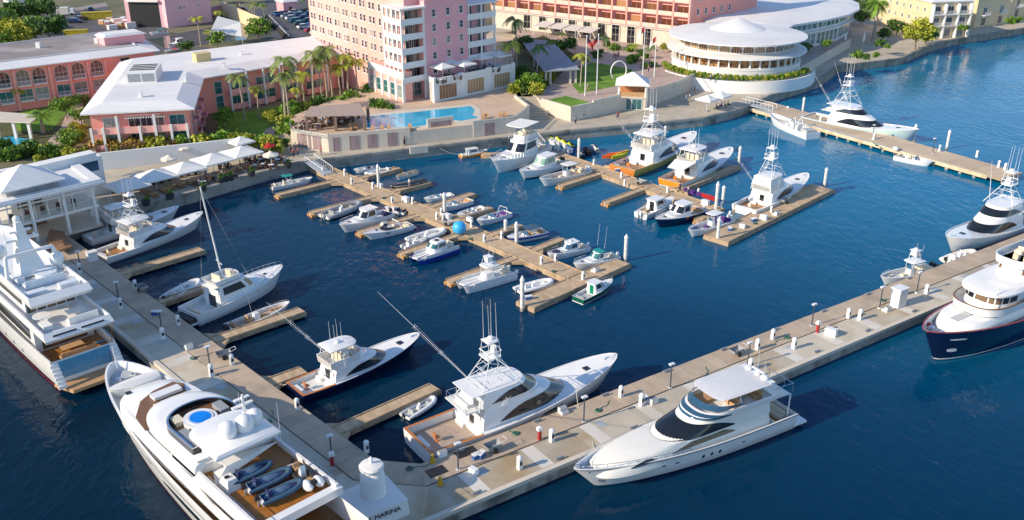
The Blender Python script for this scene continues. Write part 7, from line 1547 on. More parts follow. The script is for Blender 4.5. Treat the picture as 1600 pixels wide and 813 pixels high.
plantrow([BUSH[1],BUSH[0],BUSH[2]],[(5+i*12,250+4*(i%2)-(i%5)*3) for i in range(9)]+[(8+i*13,238+(i%3)*3) for i in range(6)]+[(100,246),(108,232),(118,222),(95,240),(104,216),(118,250)],ZQ,1.15,'shrub','shrubs behind the pavilion','shrub',lambda i:'%s leafy shrub of the thicket behind the waterside pavilion'%od(i))
plantrow([BUSH[0],BUSH[2],BUSH[1]],[(415,232),(430,238),(445,232),(452,212),(447,202),(440,190),(455,184),(475,176),(520,168),(548,166),(566,164),(572,158),(578,152),(582,160),(500,172),(536,170)],ZU-2,1.5,'shrub','shrubs between lawn and pool terrace','shrub',lambda i:'%s shrub along the lawn side of the pool terrace'%od(i))
plantrow([BUSH[2],BUSH[0],BUSH[1]],[(803,146),(811,143),(820,146),(832,143),(842,138),(850,136),(838,148),(812,132),(828,132),(856,128),(846,126)],ZU,1.2,'shrub','shrubs right of the hotel podium','shrub',lambda i:'%s shrub beside the garden steps right of the podium palm'%od(i))
plantrow([BUSH[1],BUSH[0]],[(0,144+0*i) if 0 else (8+i*14,150-i*1.8) for i in range(11)],ZQ,1.4,'shrub','shrubs below the far left wing','shrub',lambda i:'%s shrub at the shaded foot of the far left pink wing'%od(i))
plantrow([BUSH[2]],[(1030+i*.0+ (53-53),0) for i in range(0)],ZU,.6,'shrub','','shrub',lambda i:'')
hg=[]
for i in range(30): a=R(186+i*4.9); q=RC+Vector((math.cos(a),math.sin(a),0))*16.9; hg.append(q)
for i,q in enumerate(hg): o=BUSH[(0,2)[i%2]](Vector((q.x,q.y,ZQ+2.6)),i*1.3,.75,'%s clipped shrub in the ring round the round restaurant'%od(i),'shrubs ringing the round restaurant'); o['category']='shrub'
plantrow([BUSH[1],BUSH[0]],[(947,74),(960,80),(940,84),(985,82),(1000,88),(1010,92),(993,98),(1008,108),(1020,106),(985,100),(905,112),(915,98),(930,92),(890,96),(876,78),(1502,48),(1510,46),(1578,38),(1586,36),(1592,34),(1375,74),(1386,76),(585,168),(598,170),(612,172),(1340,92),(1352,94),(1368,90)],ZU-.2,1.0,'shrub','shrubs in beds','shrub',lambda i:'%s bed shrub counted from the arcade garden toward the sea wall'%od(i))

# ---------------------------------------------------------------- umbrellas
def mk_umb(w,h,rise,m_,n=4,val=.25,sq=True):
    def f():
        t=thing('parasol','',''); a0=math.pi/4 if n==4 else 0; r=w/2*(math.sqrt(2) if n==4 else 1); c=MB(); rim=[(r*math.cos(a0+2*math.pi*i/n),r*math.sin(a0+2*math.pi*i/n)) for i in range(n)]
        c.loft([[(x,y,h-val) for x,y in rim],[(x,y,h) for x,y in rim],[(x*.5,y*.5,h+rise*.42) for x,y in rim],[(x*.05,y*.05,h+rise) for x,y in rim]],True,(False,True)); part('canopy',c,m_,t)
        part('pole',MB().tube((0,0,0),(0,0,h+rise*.9),.06,n=8),alu,t); part('base',MB().box((0,0,.06),(.9,.9,.12)),greyr,t); return t
    return f
UB=Kind(mk_umb(6.2,2.7,1.15,whitec)); US=Kind(mk_umb(3.2,2.3,.7,whitec)); UR=Kind(mk_umb(2.8,2.3,.6,mat('cream_canvas',(.75,.68,.58),.8,.04),n=8)); URED=Kind(mk_umb(2.2,2.2,.6,redp,n=8)); UC=Kind(mk_umb(3.2,2.6,.9,whitec))
aT=R(46)
for x,y,l in [(202,311,'big square white parasol nearest the pavilion, in shade'),(246,296,'big square white parasol, second from the pavilion'),(291,284,'big square white parasol, middle one of five on the terrace'),(335,270,'big square white parasol, fourth from the pavilion'),(380,258,'big square white parasol, farthest from the pavilion')]: UB(U(x,y,ZQ),aT,.87,l,'big square parasols on the waterside terrace')['category']='parasol'
for K_,x,y,z,l in [(US,379,243,ZQ,'small white parasol behind the farthest big square one'),(UR,267,268,ZQ,'round pale parasol behind the middle big parasol'),(UR,291,250,ZQ,'round white parasol at the garden wall below the pink wing'),(UR,425,262,ZQ,'round cream parasol over a table at the open end of the terrace'),(URED,423,246,ZQ,'small red parasol at the garden path end of the terrace'),
 (US,692,124,ZPT-.9,'white parasol on the roof terrace, front left'),(US,699,116,ZPT-.9,'white parasol on the roof terrace against the tower wall'),(US,726,119,ZPT-.9,'white parasol on the roof terrace, second at the front'),(US,752,108,ZPT-.9,'white parasol on the roof terrace under the side balconies'),(US,781,104,ZPT-.9,'white parasol on the roof terrace, far right'),
 (US,1104,174,ZQ,'white parasol on the promenade, left of the pair by the corner'),(US,1124,168,ZQ,'white parasol on the promenade, right of the pair by the corner')]: K_(U(x,y,z),aT,1.15 if K_ is US else 1.,l,'smaller parasols')['category']='parasol'
def mk_cumb():
    t=thing('closed_parasol','',''); part('furled_canopy',MB().lathe([(.12,1.0),(.35,1.3),(.28,2.6),(.05,3.6)],n=8),whitec,t,smooth=50); part('pole',MB().tube((0,0,0),(0,0,1.2),.05),alu,t); return t
CU=Kind(mk_cumb)
for x,y,l in [(1319,74,'furled white parasol on the plaza near the glass wing'),(1348,72,'furled white parasol on the plaza near the date palm')]: CU(U(x,y,ZQ+.5),0,1.1,l,'furled parasols on the plaza')['category']='parasol'
gA=U(150,268,ZQ); gB=U(292,252,ZQ); gC=U(372,243,ZQ)
m=MB()
for a,b in ((gA,gB),(gB,gC)): obox(m,a,b,0,(b-a).length,-.4,0,ZQ,ZQ+3.0)
solo('garden_wall',m,whitest,'long smooth white garden wall behind the umbrella terrace','wall'); 

# ---------------------------------------------------------------- terrace furniture
def mk_loung():
    t=thing('sun_lounger','',''); part('frame',MB().box((0,0,.3),(2.0,.7,.1)),wood,t); part('mattress',MB().box((-.25,0,.4),(1.4,.62,.1)).add([(.4,-.31,.38),(.4,.31,.38),(1.0,.31,.85),(1.0,-.31,.85),(.4,-.31,.48),(.4,.31,.48),(.95,.31,.95),(.95,-.31,.95)],[(0,1,2,3),(4,5,6,7),(0,1,5,4),(2,3,7,6),(1,2,6,5),(0,3,7,4)]),tanc,t)
    for x in (-.9,.9):
        for y in (-.3,.3): part('leg',MB().box((x,y,.12),(.07,.07,.25)),wood,t)
    return t
LNG=Kind(mk_loung)
lp_=[(228,303),(240,308),(256,301),(268,296),(282,293),(300,289),(313,286),(330,281),(343,278),(358,272),(372,269),(388,265)]
for i,(x,y) in enumerate(lp_): LNG(U(x,y,ZQ),R(-40),1.1,'%s wooden lounger from the pavilion on the umbrella terrace'%od(i),'wooden loungers on the umbrella terrace')['category']='sun lounger'
lp_=[(548,203),(556,201),(583,207),(597,206),(608,205),(641,203),(756,187),(761,186),(783,184),(790,183),(682,194),(694,193)]
for i,(x,y) in enumerate(lp_): LNG(U(x,y,ZU),R(100),1.0,'%s lounger from the left on the pool deck'%od(i),'loungers on the pool deck')['category']='sun lounger'
def mk_tbl():
    t=thing('cafe_table','',''); part('table_top',MB().lathe([(.5,.72),(.5,.76),(.02,.765)],n=12),whitec,t); part('pedestal',MB().tube((0,0,0),(0,0,.72),.05),black,t)
    for k in range(4): a=k*math.pi/2+.4; part('chair',MB().box((.85*math.cos(a),.85*math.sin(a),.4),(.45,.45,.1),a).box((1.05*math.cos(a),1.05*math.sin(a),.7),(.08,.45,.55),a).box((.85*math.cos(a),.85*math.sin(a),.18),(.36,.36,.36),a),wicker,t)
    return t
TBL=Kind(mk_tbl)
def tables(pts,z,lab,g):
    for i,(x,y) in enumerate(sorted(pts)): TBL(U(x,y,z),i,1.,lab%od(i),g)['category']='cafe table'
tables([(186,300),(198,297),(215,291),(229,288),(246,286),(262,281),(318,290),(345,282),(362,279),(398,264),(412,262),(424,264),(408,255),(420,253),(434,255),(350,262),(395,252),(300,272),(285,276)],ZQ,'%s dark cafe table with chairs from the left on the umbrella terrace','cafe tables on the umbrella terrace')
tables([(482,196),(496,200),(510,196),(522,192),(534,196),(545,190),(470,202),(488,188),(512,186),(532,184),(555,184)],ZU,'%s dark cafe table with chairs from the left at the pool bar','cafe tables at the pool bar')
tables([(700,120),(715,124),(740,112),(762,108),(775,112),(690,130)],ZPT-.95,'%s dark cafe table with chairs from the left on the tower roof terrace','cafe tables on the roof terrace')
def mk_tub():
    t=thing('planter_tub','',''); part('tub',MB().lathe([(.45,0),(.6,.7),(.55,.72),(.5,.6),(.02,.6)],n=12),mat('charcoal_tub',(.04,.045,.05),.6),t); rn=random.Random(5); part('foliage',leafset(rn,clumps(rn,(0,0,.9),(.35,.35,.25),6,20,.3),.12),leafB,t); return t
TUB=Kind(mk_tub)
for i,(x,y) in enumerate([(229,321),(266,311),(317,298),(344,286),(352,284),(360,282),(393,275),(450,262)]): TUB(U(x,y,ZQ),0,1.2,'%s charcoal planter tub from the pavilion along the terrace edge'%od(i),'planter tubs along the terrace edge')['category']='planter'

# ---------------------------------------------------------------- people (small, standing or seated)
def skinbody(J,E_,rad):
    me=bpy.data.meshes.new('b'); me.from_pydata(J,E_,[]); o=bpy.data.objects.new('b',me); SC.collection.objects.link(o)
    m=o.modifiers.new('s','SKIN'); 
    for v,r in zip(me.skin_vertices[0].data,rad): v.radius=(r,r)
    me.skin_vertices[0].data[0].use_root=True; o.modifiers.new('u','SUBSURF').levels=1
    dg=bpy.context.evaluated_depsgraph_get(); dg.update(); r=bpy.data.meshes.new_from_object(o.evaluated_get(dg)); bpy.data.objects.remove(o)
    for p in r.polygons: p.use_smooth=True
    return r
def person_meshes(pose):
    st={'stand':[(0,0,.95),(0,0,1.2),(0,0,1.42),(.02,0,1.55),(.02,0,1.70),(0,.1,.90),(.02,.11,.5),(0,.12,.06),(.14,.12,.03),(0,-.1,.90),(-.02,-.11,.5),(-.02,-.12,.06),(.12,-.12,.03),(0,.19,1.38),(.0,.25,1.12),(.10,.24,.88),(0,-.19,1.38),(.02,-.25,1.12),(.14,-.22,.90)],
        'walk':[(0,0,.95),(0,0,1.2),(.02,0,1.42),(.04,0,1.55),(.05,0,1.70),(0,.1,.90),(.18,.1,.5),(.28,.11,.06),(.42,.11,.04),(0,-.1,.90),(-.08,-.1,.5),(-.32,-.11,.12),(-.2,-.11,.03),(0,.19,1.38),(-.10,.25,1.14),(-.14,.24,.9),(0,-.19,1.38),(.1,-.25,1.14),(.26,-.22,.96)],
        'sit':[(0,0,.50),(-.04,0,.75),(-.04,0,.98),(0,0,1.10),(.02,0,1.25),(.05,.1,.50),(.42,.12,.52),(.42,.12,.06),(.56,.12,.03),(.05,-.1,.50),(.42,-.12,.52),(.42,-.12,.06),(.56,-.12,.03),(-.04,.19,.93),(.05,.26,.70),(.28,.2,.70),(-.04,-.19,.93),(.05,-.26,.70),(.28,-.2,.70)]}[pose]
    Ed=[(0,1),(1,2),(2,3),(3,4),(0,5),(5,6),(6,7),(7,8),(0,9),(9,10),(10,11),(11,12),(2,13),(13,14),(14,15),(2,16),(16,17),(17,18)]
    rad=[.14,.13,.14,.055,.10,.10,.07,.045,.04,.10,.07,.045,.04,.06,.045,.035,.06,.045,.035]
    body=skinbody(st,Ed,rad)
    sh=skinbody([st[i] for i in (0,1,2,13,14,16,17)],[(0,1),(1,2),(2,3),(3,4),(2,5),(5,6)],[.155,.15,.16,.08,.06,.08,.06])
    tr=skinbody([st[0],st[5],st[6],tuple(a+(b-a)*.7 for a,b in zip(st[6],st[7])),st[9],st[10],tuple(a+(b-a)*.7 for a,b in zip(st[10],st[11]))],[(0,1),(1,2),(2,3),(0,4),(4,5),(5,6)],[.155,.12,.085,.07,.12,.085,.07])
    hd=st[4]; hr=mesh('hair',MB().ell((hd[0]-.03,0,hd[2]+.05),(.115,.105,.10),8,5),hairm,60)
    return body,sh,tr,hr
PM={p:person_meshes(p) for p in ('stand','walk','sit')}
for p in PM: PM[p][0].materials.append(skin)
CM={}
def clothed(p,i,c):
    k=(p,i,c)
    if k not in CM: m=PM[p][i].copy(); m.materials.clear(); m.materials.append(CL[c]); CM[k]=m
    return CM[k]
CN=['white','navy','black','red','khaki','pale blue','plum','grey']
def person(x,y,z,pose,top,bot,rz,label,group,px=None,dz=0.):
    b=U(x,y,z) if px is None else px; o=bpy.data.objects.new('person',PM[pose][0]); SC.collection.objects.link(o); o.location=(b.x,b.y,z+dz); o.rotation_euler=(0,0,rz); tag(o,label,'person',group)
    for nm,me in (('shirt',clothed(pose,1,top)),('trousers',clothed(pose,2,bot)),('hair',PM[pose][3])): c=bpy.data.objects.new(nm,me); SC.collection.objects.link(c); c.parent=o
    return o
rn=random.Random(17)
def crowd(pts,z,poses,where,grp,dz=0.):
    for i,(x,y) in enumerate(sorted(pts)):
        t_,b_=rn.choice([0,0,1,2,3,5,6,7]),rn.choice([1,2,4,7]); p=rn.choice(poses); v={'sit':'seated','stand':'standing','walk':'walking'}[p]
        person(x,y,z,p,t_,b_,rn.uniform(0,6.3),'%s person in a %s top %s, %s from the left'%(v,CN[t_],where,od(i)),grp)
crowd([(178,303),(184,297),(190,300),(196,296),(206,293),(212,290),(220,289),(226,287),(233,290),(240,285),(248,283),(257,282),(312,291),(320,288),(326,285),(338,283),(348,281),(354,283),(366,279),(372,270),(376,262),(384,258),(392,254),(398,258),(404,262),(416,263),(428,261),(436,254),(410,252),(422,250),(322,276),(352,262),(388,266),(362,268)],ZQ,['sit','sit','stand'],'on the umbrella terrace','people on the umbrella terrace')
crowd([(405,240),(412,236),(417,243),(455,241),(459,247),(466,245),(463,238)],ZQ,['stand','walk'],'at the garden path','people at the garden path end')
crowd([(468,202),(476,199),(484,202),(492,198),(499,203),(505,197),(514,200),(519,194),(527,198),(530,190),(540,194),(548,192),(474,194),(508,190),(536,187)],ZU,['sit','sit','stand'],'at the pool bar','people at the pool bar')
crowd([(502,243),(632,228),(659,222)],ZQ,['stand','walk'],'below the pool wall','people on the promenade below the pool')
crowd([(912,186),(917,184),(965,187),(899,195),(830,212),(1072,160),(1077,158),(1085,146),(1020,158),(1033,153),(1040,152),(1060,142)],ZQ,['stand','walk'],'near the kiosk','people near the kiosk')
crowd([(959,92),(962,94),(966,91),(1013,114),(918,142),(1110,128)],ZU,['stand','walk'],'in the plaza garden','people in the plaza garden')
crowd([(1119,171),(1127,169),(1132,168),(1137,167)],ZQ,['sit'],'at the promenade parasols','people at the promenade parasols')
crowd([(640,294),(1062,301),(1075,306),(1146,338),(975,262)],ZF,['stand'],'on the floating docks','people on the floating docks')

# ---------------------------------------------------------------- vehicles
def mk_car(m_):
    def f():
        t=thing('parked_car','',''); b=MB(); pr_=[(-2.1,.35),(-2.1,.85),(-1.9,.95),(-1.2,.98),(1.1,.95),(1.9,.8),(2.1,.6),(2.1,.35)]; b.loft([[(x,.85*s,z) for x,z in pr_] for s in (-1,1)]); part('body',b,m_,t)
        c=MB(); c.loft([[(-1.7,y,.95),(-1.2,y*.86,1.42),(.3,y*.86,1.42),(1.1,y,.95)] for y in (-.82,.82)]); part('cabin_glass',c,glass,t); part('roof',MB().box((-.45,0,1.44),(1.5,1.36,.05)),m_,t)
        for x in (-1.3,1.3):
            for y in (-.8,.8): w=MB().tube((x,y-.1,.32),(x,y+.1,.32),.32,n=12); part('wheel',w,black,t)
        for y in (-.6,.6): part('headlight',MB().box((2.1,y,.65),(.04,.3,.15)),gel,t)
        return t
    return f
CC=[(mat('car_'+n,c,.2,.03,coat=.5),n) for n,c in (('blue',(.04,.12,.3)),('white',(.75,.75,.75)),('dark green',(.03,.09,.08)),('silver',(.45,.48,.5)),('red',(.45,.03,.05)),('dark blue',(.02,.04,.12)),('teal',(.05,.2,.22)))]
CK=[Kind(mk_car(m_)) for m_,_ in CC]
cp=[(445,24),(450,28),(457,31),(463,35),(470,40),(476,45),(462,22),(469,26),(477,30),(484,35),(491,40),(498,46),(478,20),(486,24),(494,28),(502,33),(508,38),(488,50),(496,54),(504,52),(432,25),(500,20),(508,24),(492,17)]
cc_=[0,3,1,6,2,1,1,0,5,2,0,6,2,5,0,6,0,4,3,4,0,5,2,0]
for i,(x,y) in enumerate(cp): CK[cc_[i]](U(x,y,ZQ+.03),R(35) if i!=20 else R(120),1.05,'%s parked car, %s in the car park beside the hotel tower'%(CC[cc_[i]][1],od(i)),'cars in the car park')['category']='car'
def mk_moto():
    t=thing('parked_scooter','',''); part('body',MB().box((0,0,.6),(1.2,.3,.4),taper=.7).box((-.3,0,.85),(.6,.28,.12)),black,t); part('front_shield',MB().box((.5,0,.75),(.15,.4,.6)),gel,t); part('handlebar',MB().tube((.45,-.3,1.05),(.45,.3,1.05),.04),black,t)
    for x in (-.6,.6): part('wheel',MB().tube((x,-.06,.28),(x,.06,.28),.28,n=10),black,t)
    return t
MO=Kind(mk_moto)
for i in range(34):
    f=i/33; x,y=(371+f*62,12+f*35) if i%2 else (419+f*30,30+f*32)
    MO(U(x,y,ZQ+.03),R(-20),1.4,'%s scooter in the %s packed scooter row by the car park'%(od(i//2),'left' if i%2 else 'right'),'scooters parked beside the car park')['category']='scooter'
# service yard
def boxt(name,label,cat,x,y,z,d,rz,m_,lid=None):
    c=U(x,y,z); t=thing(name,label,cat,c,rz); part('body',MB().box((0,0,d[2]/2),d),m_,t); part('lid',MB().box((0,0,d[2]+.06),(d[0]*1.03,d[1]*1.05,.12)),lid or gel,t); return t
yel=mat('skip_yellow',(.45,.38,.03),.6,.15)
boxt('skip_container','yellow skip container in the service yard near the boat house','container',152,30,ZQ,(9,2.6,2.2),R(20),yel,yel); boxt('skip_container','yellow green skip by the back roof edge','container',120,56,ZQ,(6.5,2.4,1.6),R(14),yel,yel)
for i,(x,y) in enumerate([(172,34),(182,38),(168,40),(188,44),(176,46),(196,40),(160,38),(205,44),(192,34)]): boxt('storage_crate','%s pale crate in the clutter left of the boat house'%od(i),'crate',x,y,ZQ,(1.8+i%3,1.4,1.2+.4*(i%2)),i,[tanc,gel2,pinkpale][i%3])
c=U(102,24,ZQ); t=thing('parked_truck','small white truck standing alone in the service yard','truck',c,R(15)); part('cab',MB().box((2.2,0,1.3),(1.6,2.0,1.8),taper=.9),gel,t); part('cargo_box',MB().box((-.7,0,1.5),(4.0,2.1,2.2)),gel2,t); part('windscreen',MB().box((3.0,0,1.7),(.05,1.6,.7)),glass,t)
for x in (-1.8,2.2):
    for y in (-1,1): part('wheel',MB().tube((x,y-.12,.42),(x,y+.12,.42),.42,n=12),black,t)
for i,(x,y) in enumerate([(118,36),(128,32),(96,44),(140,18)]): CK[[5,2,0,5][i]](U(x,y,ZQ+.03),R(10+40*i),1.05,'%s car in the service yard, %s from the truck'%(CC[[5,2,0,5][i]][1],od(i)),'cars in the service yard')['category']='car'
# boats of the inner dock
for f,l,st,bw_2,L_ in [(lambda l,L_:cabin_boat(l,L_,cover=bluep,house=(.3,.6),motors=1,group=None),'white boat with a bright blue cover in the little inner dock',(292,62),(262,68),9.),(lambda l,L_:runabout(l,L_,bimini=tealc,group=None),'boat with a teal canopy under the boat house bay',(262,46),(232,48),8.),(lambda l,L_:runabout(l,L_,seats=redp,group=None),'small red and white boat at the left of the inner dock',(276,72),(256,76),7.),
     (lambda l,L_:cabin_boat(l,L_,group=None),'white cabin boat behind the inner dock palms',(366,42),(348,50),9.)]:
    t,_=f(l,L_); boat_pose(t,st,bw_2,L_,ZQ+1.2,ZQ+1.4); t.location.z=ZQ
# the furled white sail shapes near the inner palms
t=thing('sail_canopy','white tent like sail canopy beside the inner dock','canopy',U(358,66,ZQ),0); part('sheet',MB().add([(-4,-3,3.4),(5,-4,2.2),(3,3,5.0),(-3,2,6.8),(-4,-3,3.5),(5,-4,2.3),(3,3,5.1),(-3,2,6.9)],[(0,1,2,3),(4,5,6,7),(0,1,5,4),(1,2,6,5),(2,3,7,6),(3,0,4,7)]),whitec,t)
for x,y,h in ((-4,-3,3.4),(5,-4,2.2),(3,3,5.),(-3,2,6.8)): part('pole',MB().tube((x,y,0),(x,y,h),.08),alu,t)

# ---------------------------------------------------------------- flags, railings, gangways, fingers' clutter
def flag(label,x,yb,yt,z,design,off=1):
    b=U(x,yb,z); zc=b.y*math.cos(PIT)+(CH-z)*math.sin(PIT); h=(yb-yt)/(FOC/zc*math.cos(PIT)*1.02); t=thing('flagpole',label,'flagpole',b,0,group='flagpoles beside the kiosk'); part('pole',MB().tube((0,0,0),(0,0,h),.13,.08,8),alu,t,smooth=60); part('finial',MB().ell((0,0,h+.1),(.16,.16,.16)),alu,t)
    if design:
        m=MB(); P=[[(off*(.1+k*.22),.12*math.sin(k*1.3),h-.3-j*1.15-.10*k-.03*k*k) for j in (0,.5,1)] for k in range(7)]; m.loft(P,False,(False,False)); f=part('flag',m,redp,t)
        q=MB(); q.loft([[(off*(.1+k*.22),.12*math.sin(k*1.3)-.03,h-.3-j*1.15-.10*k-.03*k*k) for j in ((0,.5) if design=='red' else (0,.5,1))] for k in ((0,1,2,3) if design=='red' else (3,4,5,6))],False,(False,False)); o=part('flag_canton',q,navy if design=='red' else whitec,None); o.parent=f
flag('white flagpole with a hanging red ensign, leftmost of four',914,150,64,ZU,'red'); flag('white flagpole with a drooping red flag beside the leftmost pole',932,148,62,ZU,'red',-1); flag('tall white flagpole behind the kiosk with a red and white flag',1004,118,46,ZU,'rw',-1); flag('white flagpole right of the kiosk with a pale flag',1022,120,60,ZU,'rw',-1)
def railing(label,pts,z,h=1.0,m_=chrome,step=1.2,r=.03,glassy=False):
    P=[U(x,y,z) for x,y in pts]; t=thing('railing',label,'railing',P[0],0,world=True); m=MB(); m.path([p+Vector((0,0,h)) for p in P],r,4); m.path([p+Vector((0,0,h*.5)) for p in P],r*.7,4); part('hand_rail',m,m_,t); k=0
    m=MB()
    for a,b in zip(P,P[1:]):
        L=(b-a).length; n=max(1,int(L/step))
        for i in range(n+1): q=a+(b-a)*i/n; m.tube(q,q+Vector((0,0,h)),r,n=4)
    part('balusters',m,m_,t)
    if glassy:
        g=MB()
        for a,b in zip(P,P[1:]): g.quad(a+Vector((0,0,.1)),b+Vector((0,0,.1)),b+Vector((0,0,h)),a+Vector((0,0,h)))
        part('glass_panel',g,mat('clear_glass',(.5,.55,.5),.1,alpha=.35),t)
railing('glass railing along the left corner of the pool bar terrace',[(452,196),(458,207),(496,213)],ZU+.7,.7,glassy=True); railing('glass railing on the wall between grass planter and kiosk',[(928,163),(968,153)],ZU+.9,.8,glassy=True); railing('glass railing on the wall running back from the kiosk',[(1010,148),(1056,133),(1085,120)],ZU+.9,.8,glassy=True); railing('glass railing at the right end of the pool deck',[(742,194),(804,186),(825,168)],ZU+.6,.6,glassy=True)
def gangway(label,a,b,w=1.6):
    t=thing('gangway',label,'gangway',(a.x,a.y,a.z),0,world=True); d=b-a; n=Vector((-d.y,d.x,0)).normalized()*w/2; m=MB(); m.add([a-n,a+n,b+n,b-n]+[v-Vector((0,0,.15)) for v in (a-n,a+n,b+n,b-n)],[(0,1,2,3),(4,5,6,7),(0,1,5,4),(1,2,6,5),(2,3,7,6),(3,0,4,7)]); part('ramp',m,deckgrey,t)
    for s in (1,-1):
        r=MB(); H_=Vector((0,0,1.05)); r.path([a+n*s+H_*.1,a+n*s+H_,b+n*s+H_,b+n*s+H_*.1],.06,5)
        for i in range(1,8): q=a+n*s+d*i/8; r.tube(q,q+H_,.035,n=4)
        part('side_rail',r,alu,t)
gangway('aluminium gangway with curved rails from the quay to the middle floating dock',U(484,252,ZQ+.1),U(513,272,ZF+.1),2.); gangway('aluminium gangway from the promenade down to the right floating dock',U(832,214,ZQ+.1),U(852,238,ZF+.1),1.5); gangway('boarding gangway bridging the corner of the quay to the far pier, with white rails',U(1162,160,ZQ+.1),U(1210,172,ZP+.1),2.)
# low white seat wall edges, bench and floats
m=MB(); bb=U(62,384,ZF); solo('quay_mat',MB().prism(polyU([(78,358),(100,362),(112,384),(92,392),(72,376)],ZQ+.3),ZQ+.02,ZQ+.3),wood,'stack of brown timber and cushions on the quay under the pavilion','timber stack')
for i,(x,y,z) in enumerate([(1131,300,ZF),(1240,345,ZF)]): pass
# ---------------------------------------------------------------- everyday things left on the docks
def clutter(kind,pts,lab,cat,grp):
    for i,(x,y,z,a) in enumerate(pts): kind(U(x,y,z),R(a),1.,lab%ORD[i],grp)['category']=cat
def mk_hose():
    t=thing('coiled_hose','',''); m=MB(); P=[((.34-.004*k)*math.cos(k*.7),(.34-.004*k)*math.sin(k*.7),.04+.003*k) for k in range(34)]+[(.6,.2,.03),(1.3,.1,.03),(1.9,.5,.03)]; m.path(P,.035,5); part('hose',m,mat('hose_green',(.03,.14,.10),.5),t); part('nozzle',MB().tube((1.9,.5,.03),(2.1,.6,.05),.05,.02,6),yel,t); return t
def mk_cart():
    t=thing('dock_cart','',''); part('tray',MB().loft([[(-.6,-.35,.35),(.6,-.35,.35),(.6,.35,.35),(-.6,.35,.35)],[(-.75,-.45,.8),(.75,-.45,.8),(.75,.45,.8),(-.75,.45,.8)]],cap=(True,False)),greyr,t)
    for y in (-.5,.5): part('wheel',MB().tube((0,y-.04,.28),(0,y+.04,.28),.28,n=12),black,t)
    part('handle',MB().path([(.7,-.35,.75),(1.3,-.3,.95),(1.3,.3,.95),(.7,.35,.75)],.025,5),alu,t); return t
def mk_cool():
    t=thing('cooler_box','',''); part('box',MB().box((0,0,.22),(.8,.45,.44),taper=1.04),bluep,t); part('lid',MB().box((0,0,.47),(.86,.5,.08)),gel,t); return t
def mk_step():
    t=thing('boarding_step','',''); part('step',MB().box((0,.2,.15),(.8,.4,.3)).box((0,-.15,.3),(.8,.4,.6)),gel,t); part('tread',MB().box((0,.2,.31),(.74,.34,.02)).box((0,-.15,.61),(.74,.34,.02)),greyr,t); return t
clutter(Kind(mk_hose),[(302,560,ZP+.08,20),(420,660,ZP+.08,80),(640,733,ZP+.08,10),(806,678,ZP+.08,130),(935,642,ZP+.08,40),(1105,590,ZP+.08,70),(1230,528,ZP+.08,200),(1380,470,ZP+.08,15),(600,310,ZF,40),(735,374,ZF,90),(865,425,ZF,10),(1180,350,ZF,50),(1370,228,ZP+.05,80)],'%s coiled green hose counted from the left pier arm round the docks','hose','coiled water hoses')
clutter(Kind(mk_cart),[(223,455,ZP+.08,-46),(350,560,ZP+.08,30),(770,705,ZP+.08,35),(1150,555,ZP+.08,35),(700,352,ZF,-40),(1225,318,ZF,45),(1000,288,ZF,-50)],'%s grey two wheeled dock cart along the docks','cart','dock carts')
clutter(Kind(mk_cool),[(745,716,ZP+.08,35),(752,714,ZP+.08,60),(243,492,ZP+.08,0),(1178,346,ZF,30),(1140,360,ZF,80),(826,468,ZF,20),(965,268,ZF,10),(1005,626,ZP,20)],'%s blue and white cooler box left on the docks','cooler','cooler boxes')
clutter(Kind(mk_step),[(880,645,ZP+.08,-146),(295,545,ZP+.08,44),(1020,630,ZP,33),(1385,486,ZP,33),(690,712,ZP+.08,34),(930,424,ZF,45),(600,352,ZF,45),(1212,336,ZF,45),(1400,234,ZP+.05,-50)],'%s white boarding step with grey treads beside the boats','boarding step','boarding steps')
m=MB(); solo('gangway_mat',MB().box((0,0,.02),(2.0,1.1,.03)),black,'black mat on the boarded walkway beside the sportfishing yacht stern','mat',U(728,707,ZP+.08),R(34)); solo('gangway_mat',MB().box((0,0,.02),(1.7,1.2,.03)),black,'black mat at the corner of the walkway between yellow posts','mat',U(682,737,ZP+.08),R(34))
for x,y,l in ((676,722,'yellow bollard at the corner of the walkway, nearest the yacht'),(688,757,'yellow footed bollard on the corner next to the black mat')): t=thing('bollard',l,'bollard',U(x,y,ZP+.08),0); part('base',MB().box((0,0,.05),(.5,.5,.1)),mat('safety_yellow',(.6,.36,.02),.5),t); part('post',MB().lathe([(.16,.1),(.16,.7),(.1,.8),(.02,.82)],n=10),MT['safety_yellow'],t)
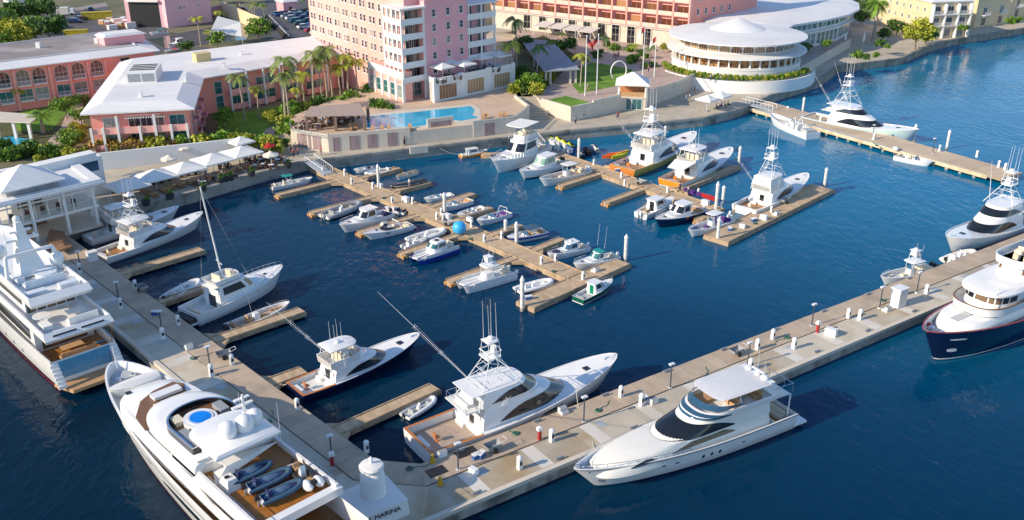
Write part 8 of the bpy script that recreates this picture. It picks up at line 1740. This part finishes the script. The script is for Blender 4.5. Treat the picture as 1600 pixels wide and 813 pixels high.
# cleats along both pier edges
def mk_cleat():
    t=thing('mooring_cleat','',''); part('horn',MB().box((0,0,.16),(.7,.12,.1)),greyr,t); part('foot',MB().box((0,0,.06),(.3,.2,.12)),greyr,t); return t
CLT=Kind(mk_cleat)
for i in range(9): q=jC+dC*(3+i*8.6)+nC*(WT-WP-.7); CLT(Vector((q.x,q.y,ZP+.01)),ang(PC,PD),1.3,'%s grey cleat from the corner along the outer edge of the outer pier'%ORD[i],'cleats on the piers')['category']='cleat'
for i in range(9): q=PC+dC*(4+i*8.2)+nC*.35; CLT(Vector((q.x,q.y,ZP+.09)),ang(PC,PD),1.3,'%s grey cleat from the corner along the basin edge of the outer pier'%ORD[i],'cleats on the piers')['category']='cleat'
# mooring lines of the larger yachts, each a thing running from hull to pier
def mline(a,za,b,zb,lab):
    p=U(a[0],a[1],za); q=U(b[0],b[1],zb); P=[p+(q-p)*f-Vector((0,0,.4*math.sin(math.pi*f))) for f in [k/8 for k in range(9)]]; c=p; m=MB().path([v-c for v in P],.035,5); solo('mooring_line',m,mat('rope_white',(.6,.58,.5),.9),lab,'mooring line',c,group='mooring lines')
mline((933,700),2.6,(926,690),ZP,'short bow line of the white motor yacht at the outer pier'); mline((1190,600),2.,(1176,590),ZP,'stern line of the white motor yacht at the outer pier'); mline((690,706),1.8,(716,712),ZP,'stern line of the white sportfishing yacht inside the outer pier'); mline((900,604),2.8,(905,640),ZP,'bow spring of the white sportfishing yacht inside the outer pier')
mline((448,600),1.2,(428,592),.8,'stern line of the dark blue hulled sportfishing yacht'); mline((146,392),1.2,(150,412),ZP,'stern line of the towered white sportfishing yacht on the left arm'); mline((284,480),1.2,(262,492),ZP,'stern line of the masted flybridge cruiser')
b=U(966,126,ZU); solo('loop_sculpture',MB().path([(1.9*math.cos(a)*(1 if a>.2 else 1),.0,2.2+2.1*math.sin(a)) for a in [math.radians(-60+12*k) for k in range(25)]],.16,8),whitest,'white open loop sculpture standing on the formal lawn behind the kiosk','sculpture',b,R(20),smooth=50)
s0=U(838,200,ZQ); s1=U(822,140,ZQ); e=(s1-s0).normalized(); n=Vector((-e.y,e.x,0)); t=thing('garden_steps','broad pale garden steps climbing between the two terrace walls','steps',(s0.x,s0.y,ZQ),0,world=True)
for k in range(9): q=s0+e*(6+k*1.1); part('step',MB().prism([q-n*3,q+e*1.1-n*3,q+e*1.1+n*3,q+n*3],ZQ,ZQ+.26*(k+1)),quay,t)
